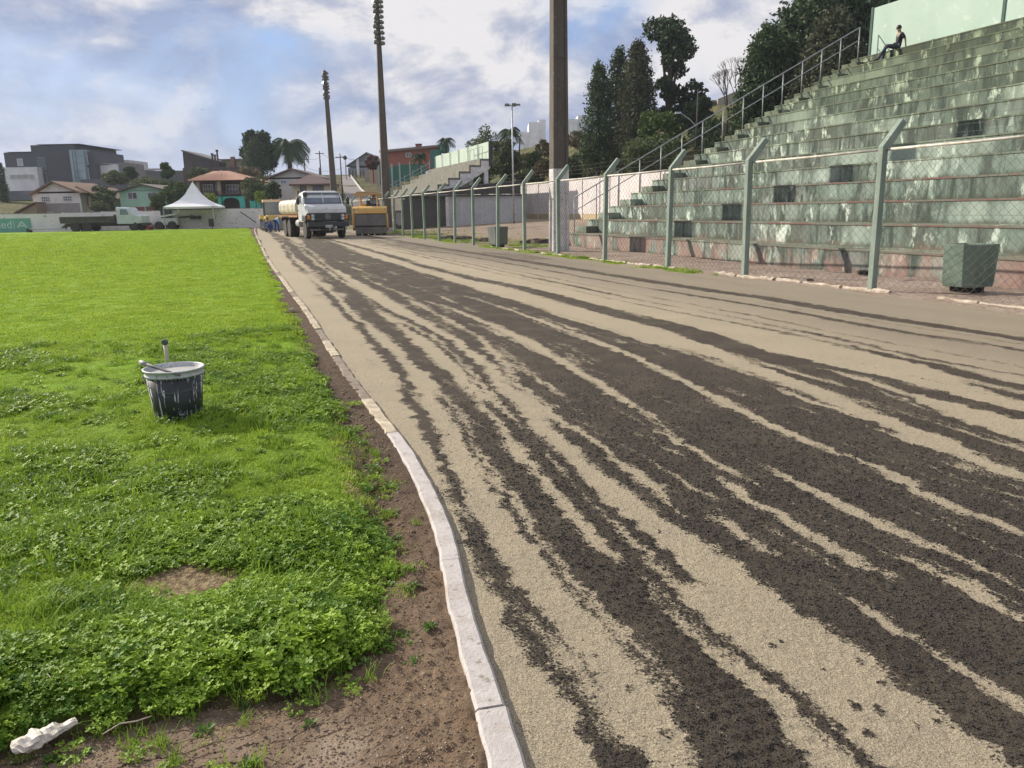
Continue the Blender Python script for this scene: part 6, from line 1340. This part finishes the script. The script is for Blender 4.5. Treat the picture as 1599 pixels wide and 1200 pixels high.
for sg_ in (-1,1):
    wheel(B,sg_*.92,1.9,.62,.40,sg_); wheel(B,sg_*.80,-.3,.42,.30,sg_)
    bpart(MB().prism([(1.2,.95),(1.4,1.32),(2.4,1.32),(2.6,.95)],'x',sg_*.75,sg_*1.12),'mudguard',m_yb)
    bpart(MB().bar((sg_*.70,1.0,1.1),(sg_*.70,-.8,1.15),.12,.2).bar((sg_*.70,-.8,1.15),(sg_*.70,-1.05,.55),.12,.18),'loader_arm',m_yb)
    for z in (2.33,): bpart(MB().lathe([(.07,0),(.001,.03)][::-1],(sg_*.55,.86,2.47),8,'y'),'work_light',m_head)
bpart(MB().prism([(-1.0,.12),(-1.05,.80),(-1.1,.85),(-1.5,.10),(-1.45,.05),(-1.0,.05)],'x',-1.15,1.15),'front_bucket',m_bal)
bpart(MB().bar((.1,2.6,.9),(.1,3.2,2.6),.2,.3).bar((.1,3.2,2.6),(.1,3.9,1.6),.16,.25).box(-.2,.4,3.7,4.2,.9,1.6),'backhoe_arm',m_yb)
bpart(MB().lathe([(.05,0),(.05,.12),(.001,.15)],(0,1.4,2.56),8),'beacon',m_amber)
J=dict(pel=(0,.10,.90),bel=(0,-.05,1.0),che=(0,-.30,1.08),nec=(0,-.45,1.06),hea=(0,-.53,1.02),top=(0,-.65,.96),shL=(-.19,-.33,1.05),elL=(-.30,-.45,.80),wrL=(-.25,-.60,.58),shR=(.19,-.33,1.05),elR=(.30,-.42,.80),wrR=(.18,-.60,.56),hiL=(-.11,.10,.84),knL=(-.16,.02,.46),anL=(-.18,.12,.07),toL=(-.18,-.03,.04),hiR=(.11,.10,.84),knR=(.16,.02,.46),anR=(.18,.12,.07),toR=(.18,-.03,.04),face=(0,-.5,-.85))
w1=G(433.5,362.2); person((w1[0],w1[1],0),R(60),J,'person in pale blue shirt bending down in front of the backhoe',m_blue,m_navy,m_boot)
J2=dict(pel=(0,0,.42),bel=(0,-.08,.58),che=(0,-.20,.76),nec=(0,-.27,.88),hea=(0,-.31,.95),top=(0,-.35,1.08),shL=(-.19,-.2,.80),elL=(-.26,-.42,.62),wrL=(-.18,-.62,.45),shR=(.19,-.2,.80),elR=(.26,-.42,.62),wrR=(.15,-.62,.45),hiL=(-.10,-.02,.40),knL=(-.2,-.42,.50),anL=(-.2,-.22,.07),toL=(-.2,-.36,.04),hiR=(.10,-.02,.40),knR=(.2,-.42,.50),anR=(.2,-.22,.07),toR=(.2,-.36,.04),face=(0,-1,-.2))
w1=G(423,362.6); person((w1[0],w1[1],0),R(-20),J2,'person in blue overalls crouching by the backhoe bucket',m_navy,m_navy,m_boot)
# ---- flatbed truck near the far wall
fp=G(236,359.4); FT=empty('flatbed_truck',(fp[0],77.5,0),R(94),'flatbed lorry with pale cab and low dark bed parked along the perimeter wall','truck')
def fpart(mb,n,m,par=None,**k): return mb.build(n,m,par or FT,**k)
m_pc=paint('pale_cab',(.50,.55,.58),(.42,.46,.48),.4)
loft([(-1.0,ring(1.0,.75,1.45,.95,.06)),(-.2,ring(1.05,.7,1.55,1.0,.06)),(-.19,ring(1.05,.7,1.60,1.0,.06)),(.1,ring(1.05,.7,2.25,.88,.12)),(1.3,ring(1.05,.7,2.30,.9,.12))],'cab',m_pc,FT)
for sg_ in (-1,1):
    fpart(MB().prism([(.12,1.55),(.95,1.55),(.9,2.08),(.28,2.08)],'x',sg_*1.03,sg_*1.055),'side_window',m_glv)
    wheel(FT,sg_*.92,-.2,.45,.25,sg_)
    for yy in (4.2,5.3): wheel(FT,sg_*.92,yy,.45,.28,sg_)
    fpart(MB().box(sg_*1.08,sg_*1.12,1.6,6.6,.98,1.45),'side_board',m_chas)
fpart(MB().add([(-.85,-.16,1.6),(.85,-.16,1.6),(.78,.07,2.12),(-.78,.07,2.12)],[(0,1,2,3),(3,2,1,0)]).box(-.8,.8,.06,.08,2.12,2.13),'windscreen',m_glv)
fpart(MB().box(-1.1,1.1,1.55,6.6,.82,.975).box(-1.1,1.1,6.6,6.65,.98,1.4).box(-1.1,1.1,1.50,1.56,.98,1.6),'bed',m_chas); fpart(MB().box(-.4,.4,-.8,6.5,.5,.8),'chassis',m_chas); fpart(MB().box(-1.05,1.05,-1.15,-1.0,.5,.75),'bumper',m_blkp)
# ---- compact loader under the tent
sp2=G(303,356.3); SK=empty('skid_loader',(sp2[0]-.3,80.6,0),R(-80),'small white and red compact loader parked under the white tent','loader')
m_red=paint('loader_red',(.40,.04,.03),r=.5)
MB().box(-.5,.5,-.2,1.8,.45,1.15).build('body',m_cabw,SK,bevel=.05); MB().box(-.48,.48,.2,1.1,1.15,1.9).build('cab_cage',m_blkp,SK,bevel=.03); MB().prism([(.1,1.9),(1.3,1.9),(1.2,2.0),(.2,2.0)],'x',-.52,.52).build('roof',m_chas,SK)
for sg_ in (-1,1):
    for yy in (0,1.25): wheel(SK,sg_*.66,yy,.42,.26,sg_,m_red)
    MB().bar((sg_*.56,1.75,1.55),(sg_*.56,-.3,1.25),.1,.16).bar((sg_*.56,-.3,1.25),(sg_*.56,-.9,.35),.1,.14).build('lift_arm',m_cabw,SK)
MB().prism([(-.9,.1),(-.95,.7),(-1.45,.15),(-1.4,.08)],'x',-.8,.8).build('bucket',m_red,SK); MB().bar((0,1.8,1.2),(0,3.3,1.3),.12,.2).box(-.5,.5,3.0,3.9,1.0,1.35).build('rear_implement',m_chas,SK)
# ---- tent
tl_=P(306,338,80.0); TN=empty('tent',(tl_[0],80.0,0),R(6),'white pointed marquee tent on thin legs in front of the perimeter wall','tent')
m_tent=pm('tent_canvas',(.82,.82,.85),(.76,.77,.81),.6,.7); hz_=2.25; w_=2.35; pk=P(302,286,80)[2]
mb=MB(); prof=[(1.0,hz_),(.72,hz_+.28),(.48,hz_+.66),(.28,hz_+1.2),(.13,hz_+1.85),(.03,pk)]
vs=[];fs=[]
for f_,z in prof:
    vs+=[(-w_*f_,-w_*f_,z),(0,-w_*f_*.97,z),(w_*f_,-w_*f_,z),(w_*f_*.97,0,z),(w_*f_,w_*f_,z),(0,w_*f_*.97,z),(-w_*f_,w_*f_,z),(-w_*f_*.97,0,z)]
for i in range(len(prof)-1):
    for k in range(8): fs.append((i*8+k,i*8+(k+1)%8,i*8+8+(k+1)%8,i*8+8+k))
fs.append(tuple(range(40,48))); mb.add(vs,fs).build('canopy',m_tent,TN)
mb=MB()
for k in range(4):
    a=[(-w_,-w_),(w_,-w_),(w_,w_),(-w_,w_)][k]; b_=[(-w_,-w_),(w_,-w_),(w_,w_),(-w_,w_)][(k+1)%4]; mb.add([(*a,hz_+.0),(*b_,hz_+.0),(*b_,hz_-.16),(*a,hz_-.16)],[(0,1,2,3),(3,2,1,0)])
    MB().tube([(a[0],a[1],0),(a[0],a[1],hz_)],.045,6).build('leg',m_galv,TN)
mb.build('valance',m_tent,TN); MB().tube([(0,0,pk-.1),(0,0,pk+.15)],.05,5).build('finial',m_tent,TN)
# ---- things by the far wall
p=G(112,361.8); e=empty('goal_bench',(p[0],76.0,0),R(4),'low pale bench with dark ends lying by the far wall at left','bench'); MB().box(-1.9,1.6,-.2,.2,.28,.40).build('seat',m_galv,e); MB().box(-2.0,-1.7,-.25,.25,0,.4).build('end_block',m_chas,e); MB().prism([(1.2,.4),(1.6,.4),(1.75,.75),(1.65,.75)],'y',-.2,.2).build('end_rest',m_chas,e)
p=on_wall(472/5.33+250*0+338.5,347) if False else P(338,346,80.5); e=empty('wheelbarrow',(p[0],79.2,0),R(20),'dark tipped wheelbarrow leaning at the wall right of the tent','wheelbarrow')
MB().prism([(-.25,.35),(.30,.25),(.45,.9),(-.15,1.05)],'x',-.3,.3).build('tray',m_chas,e,bevel=.03); MB().tube([(-.28,.3,.3),(-.2,0,1.25)],.025,5).tube([(.28,.3,.3),(.2,0,1.25)],.025,5).build('handle',m_galv,e); wheel(e,0,.35,.18,.08)
e=MB().bar((0,0,0),(-1.6,0,1.15),.10,.08).build('wall_plank',m_chas); q_=P(400,336,82.6); e.location=(q_[0],82.2,1.0-.2); tag(e,'short dark plank leaning against the white wall left of the backhoe','plank')
e.location=(q_[0],82.35,.55)
# ================================================================ CONCRETE BINS
m_bin=pm('bin_green',(.15,.21,.165),(.10,.14,.11),2.5,.85,.006,16,zs=.5,c3=(.22,.25,.2)); m_binf=pm('bin_foot',(.03,.028,.025),None,4,.9)
def cbin(px_,py_,label,s=1.,rz=0.,mat=m_bin):
    p=G(px_,py_); e=empty('concrete_bin',(p[0],p[1],0),rz,label,'litter bin'); a=.285*s; h=.78*s
    pts=[(-a*.80,-a*.80),(a*.80,-a*.80),(a*.80,a*.80),(-a*.80,a*.80)]
    vs=[]; 
    for f_,z in ((.90,.10*s),(.94,.16*s),(1.0,h)): vs+=[(-a*f_,-a*f_,z),(a*f_,-a*f_,z),(a*f_,a*f_,z),(-a*f_,a*f_,z)]
    for f_,z in ((.86,h),(.80,.3*s)): vs+=[(-a*f_,-a*f_,z),(a*f_,-a*f_,z),(a*f_,a*f_,z),(-a*f_,a*f_,z)]
    fs=[(0,3,2,1)]
    for i in range(4):
        for k in range(4): fs.append((i*4+k,i*4+(k+1)%4,i*4+4+(k+1)%4,i*4+4+k))
    fs.append((16,17,18,19)); MB().add(vs,fs).build('bin_body',mat,e,bevel=.012); MB().box(-a*.62,a*.62,-a*.62,a*.62,-.03,.105*s).build('bin_foot',m_binf,e); return e
cbin(1509,457,'green painted square concrete bin by the fence at the right edge',1.0,AZ+R(8)); cbin(778,386.5,'smaller grey green concrete bin beside the far fence posts',1.02,AZ+R(12),pm('bin_grey',(.15,.17,.15),(.10,.11,.10),2.5,.9,.006,16))
# bits lying behind the fence
rb=random.Random(4)
for (x,y,lb) in ((1348,428,'dark crumpled rubbish at the foot of the terraces behind the nearest post'),(1382,427,'dark rag lying right of the crumpled rubbish by the terrace foot'),(1266,440,'small dark clod on the fence footing')):
    p=G(x,y); bm=bmesh.new(); bmesh.ops.create_icosphere(bm,subdivisions=2,radius=.11 if x!=1266 else .05)
    for v in bm.verts: v.co*=rb.uniform(.6,1.25); v.co.z*=.55; v.co.x*=1.4
    me=bpy.data.meshes.new('rubbish'); bm.to_mesh(me); bm.free(); me.materials.append(m_binf); o=bpy.data.objects.new('rubbish',me); COL.objects.link(o); o.location=(p[0],p[1],.03); tag(o,lb,'rubbish')
for i,(x,y,s_) in enumerate(((702,373,.35),(724,374,.4),(868,381,.5),(600,0,0),(757,377,.35),(1,0,0))):
    if s_<=0: continue
    p=G(x if x!=868 else 838,y); bm=bmesh.new(); bmesh.ops.create_icosphere(bm,subdivisions=3,radius=s_)
    for v in bm.verts: v.co*=rb.uniform(.75,1.15); v.co.z*=.40; v.co.x*=1.5
    me=bpy.data.meshes.new('soil_heap'); bm.to_mesh(me); bm.free(); me.materials.append(pm('heap_soil',(.09,.06,.045),(.05,.035,.03),6,.95,.03,20)); o=bpy.data.objects.new('soil_heap',me); COL.objects.link(o); o.location=(p[0],p[1],.02)
    tag(o,['small heap of dark soil behind the fence, nearest the roller','small heap of dark soil left of the grey bin','low dark soil heap just left of the near mast','','dark soil heap behind the grey green bin'][i],'soil heap')
p=G(832,383); tag(MB().prism([(-.1,0),(.1,0),(.07,.2),(-.06,.22)],'y',-.06,.06).build('plaster_lump',m_fk,loc=(p[0],p[1],0)),'small white lump lying beside the soil heap by the near mast','rubble')
# kerb side lump of stone
p=G(457,488); tag(stone(12,pm('pale_stone',(.42,.33,.24),(.3,.24,.17),20,.9,.01,40),'stone'),'pale lump of stone on the dark soil strip near the lawn edge','stone'); o=bpy.data.objects['stone']; COL.objects.link(o); o.scale=(.075,.06,.07); o.location=(p[0],p[1],.03)
# ================================================================ PAINT BUCKET
fb_=G(281,658,.05); bd=np.array([fb_[0],fb_[1],0.]); bd/=np.linalg.norm(bd); bc=fb_[:2]+bd[:2]*.15; rb_=.157; rt_=.196
zb=.048; zr=P(274,573.5,bc[1])[2]-zb
BK=empty('paint_bucket',(bc[0],bc[1],zb),R(20),'black plastic bucket spattered with white paint standing on the grass','bucket')
mk,t,b=newmat('bucket_black'); o_=objc(t)
s1=noise(mapv(t,o_,(26,26,2.2)),1.,3,.6,.25,t); s2_=noise(mapv(t,o_,(38,38,4.)),1.,3,.5,.4,t); s3_=noise(o_,34,4,.7,0,t); sepz=t.nodes.new('ShaderNodeSeparateXYZ'); t.links.new(o_,sepz.inputs[0])
lowz=ramp(mth('DIVIDE',sepz.outputs[2],zr,tree=t),[(.0,.60),(.22,.12),(.55,.0),(.80,.05),(.88,.55)],t)
f1=ramp(s1,[(.585,0.),(.61,1.)],t); f2=ramp(s2_,[(.61,0.),(.64,1.)],t); f3=ramp(mth('ADD',s3_,mth('MULTIPLY',lowz,.30,tree=t),tree=t),[(.66,0.),(.74,1.)],t)
ff=mth('MAXIMUM',mth('MAXIMUM',f1,f2,tree=t),f3,tree=t)
c=mixc(ramp(noise(o_,7,4,.6,0,t),[(.4,0.),(.7,1.)],t),(.010,.014,.016),(.024,.030,.034),t); t.links.new(mixc(ff,c,(.50,.53,.56),t),b.inputs['Base Color']); b.inputs['Roughness'].default_value=.42
bump(t,b,ff,.4,.002)
MB().lathe([(.001,.0),(rb_*.96,.0),(rb_,.008),(rt_*.955,zr*.86)],seg=48).build('body',mk,BK,smooth=False)
for p_ in BK.children[0].data.polygons: p_.use_smooth=len(p_.vertices)==4
mw=pm('bucket_rim_white',(.50,.52,.54),(.36,.38,.40),14,.5,.001,30,c3=(.12,.13,.14))
h0=zr*.865
MB().lathe([(rt_*.955,h0),(rt_*.99,h0-.002),(rt_*.995,h0+.008),(rt_*.965,h0+.011),(rt_*.97,h0+.024),(rt_*.985,zr-.012),(rt_*1.035,zr-.010),(rt_*1.04,zr),(rt_*.985,zr+.001),(rt_*.965,zr-.004),(rt_*.95,zr-.06)],seg=56).build('rim',mw,BK,smooth=True)
MB().lathe([(.0,0),(rt_*.62,0.0),(rt_*.957,.001)],(0,0,zr-.030),40).build('paint',pm('wet_paint',(.46,.45,.43),(.40,.39,.37),3,.35,.001,6),BK)
bk_o=BK.children[-1]; bk_o.data.flip_normals() if bk_o.data.polygons[0].normal.z<0 else None
m_hd=pm('handle_grime',(.05,.055,.055),(.14,.15,.15),30,.7)
MB().tube([(rt_*1.03*math.cos(a),rt_*1.03*math.sin(a),h0+.005-.055*math.sin(a-math.pi)**1 if False else h0+.003-.10*max(0,math.sin(a-math.pi))) for a in np.linspace(math.pi,2*math.pi,17)],.003,5).build('wire_handle',m_wire,BK)
MB().tube([(rt_*1.0,0,h0-.002),(rt_*1.05,0,h0-.002)],.012,10).tube([(-rt_*1.0,0,h0-.002),(-rt_*1.05,0,h0-.002)],.012,10).build('handle_lug',mw,BK)
# stirring stick across the rim (a thing of its own)
cR=math.cos(-R(20));sR=math.sin(-R(20))
A_=P(222,567.5,bc[1]-.02); B_=P(279,591,bc[1]-rt_-.015); A_=np.array([A_[0],A_[1],A_[2]]); 
zt2=zb+zr+.016
A_=np.array([A_[0],A_[1],zt2+.022]); B_=np.array([B_[0]+.01,bc[1]-rt_*1.06,zt2-.035])
STK=empty('stirring_stick',tuple(A_),0,'thin dark paint smeared stick lying across the rim of the bucket','stick')
mb=MB().tube([A_-A_,(B_-A_)*.35,(B_-A_)*.7,(B_-A_)],[.015,.011,.009,.007],8); mb.build('shaft',m_hd,STK,smooth=True); MB().tube([np.zeros(3)-(B_-A_)*.04,(B_-A_)*.14],[.019,.015],8).build('grip',m_wire if False else pm('grip_grey',(.20,.21,.21),(.3,.31,.31),30,.6),STK,smooth=True)
# sprinkler pipe behind
sb_=G(263.5,580); zt3=P(262,534,sb_[1])[2]; SP=empty('pipe_stub',(sb_[0],sb_[1],0),0,'pale plastic pipe stub with dark round cap standing behind the bucket','pipe')
MB().tube([(0,0,-.1),(0,0,.1),(-.004,0,zt3-.02)],.019,12).build('pipe',pm('pvc_grey',(.50,.45,.38),(.40,.36,.30),12,.5),SP,smooth=True); MB().lathe([(.001,-.022),(.026,-.020),(.030,-.008),(.030,.008),(.024,.018),(.001,.020)],(-.004,0,zt3-.004),16,'y').build('cap',m_hd,SP)
# rag of plastic bottom left
p0=G(22,1192); p1_=G(122,1146); d=(p1_-p0); Ld=np.linalg.norm(d); g=np.random.default_rng(9)
prof=[]; n=22; vs=[];fs=[]; S=12
for i in range(n):
    t_=i/(n-1); r_=.030*(1-.25*t_)*(1 if t_<.66 else 1-.55*(t_-.66)/.12 if t_<.78 else .45+.9*(t_-.78))*(.35+min(1,t_*9)*.65)
    for k in range(S):
        a=2*math.pi*k/S; rr_=r_*(1+.16*math.sin(k*2.1+i*.7)+.10*g.normal()); vs.append((t_*Ld,math.cos(a)*rr_*1.25,max(-.001,.018+math.sin(a)*rr_*.6)+.002*math.sin(i)))
for i in range(n-1):
    for k in range(S): fs.append((i*S+k,i*S+(k+1)%S,(i+1)*S+(k+1)%S,(i+1)*S+k))
fs+=[tuple(range(S))[::-1],tuple(range((n-1)*S,n*S))]
o=MB().add(vs,fs).build('plastic_wrapper',pm('white_plastic',(.56,.52,.46),(.40,.36,.31),9,.45,.004,60),loc=(p0[0],p0[1],.024),rz=math.atan2(d[1],d[0])); tag(o,'crumpled white plastic wrapper on the soil at the bottom left','litter')
def strand(pts,r_,label,m,z=.03,name='dry_stalk'):
    w_=[G(*q_) for q_ in pts]; o0=w_[0].copy(); g=random.Random(int(pts[0][0])); mb=MB(); mb.tube([a-o0+[0,0,z+g.uniform(-.004,.008)] for a in w_],r_,5); o=mb.build(name,m,loc=tuple(o0),smooth=True); tag(o,label,'stalk')
m_stk=pm('stalk_pale',(.50,.42,.32),(.38,.32,.24),20,.7)
strand([(162,1160),(190,1148),(215,1140),(238,1132)],.0022,'pale straight stalk lying beside the white wrapper',m_stk)
strand([(62,1058),(72,1080),(82,1096),(94,1106)],.0022,'thin pale stalk hanging over the clover near the wrapper',m_stk,.085)
strand([(402,1000),(430,988),(450,975),(470,958)],.0016,'long thin dry grass stalk over the clover edge',m_stk,.08)
strand([(305,1072),(316,1085),(325,1092)],.002,'short bent dry stalk at the lower clover edge',m_stk,.06)
# ================================================================ thin air haze
m,t,b=newmat('haze_air'); t.nodes.remove(b); pv=t.nodes.new('ShaderNodeVolumePrincipled'); pv.inputs['Density'].default_value=.0003; pv.inputs['Color'].default_value=(.80,.87,1,1); pv.inputs['Anisotropy'].default_value=.2; t.links.new(pv.outputs[0],t.nodes['Material Output'].inputs['Volume'])
tag(MB().box(-720,720,-95,1520,-2.2,34.).build('haze',m),'thin pale summer haze over the stadium and the hillside beyond',None,kind='stuff')
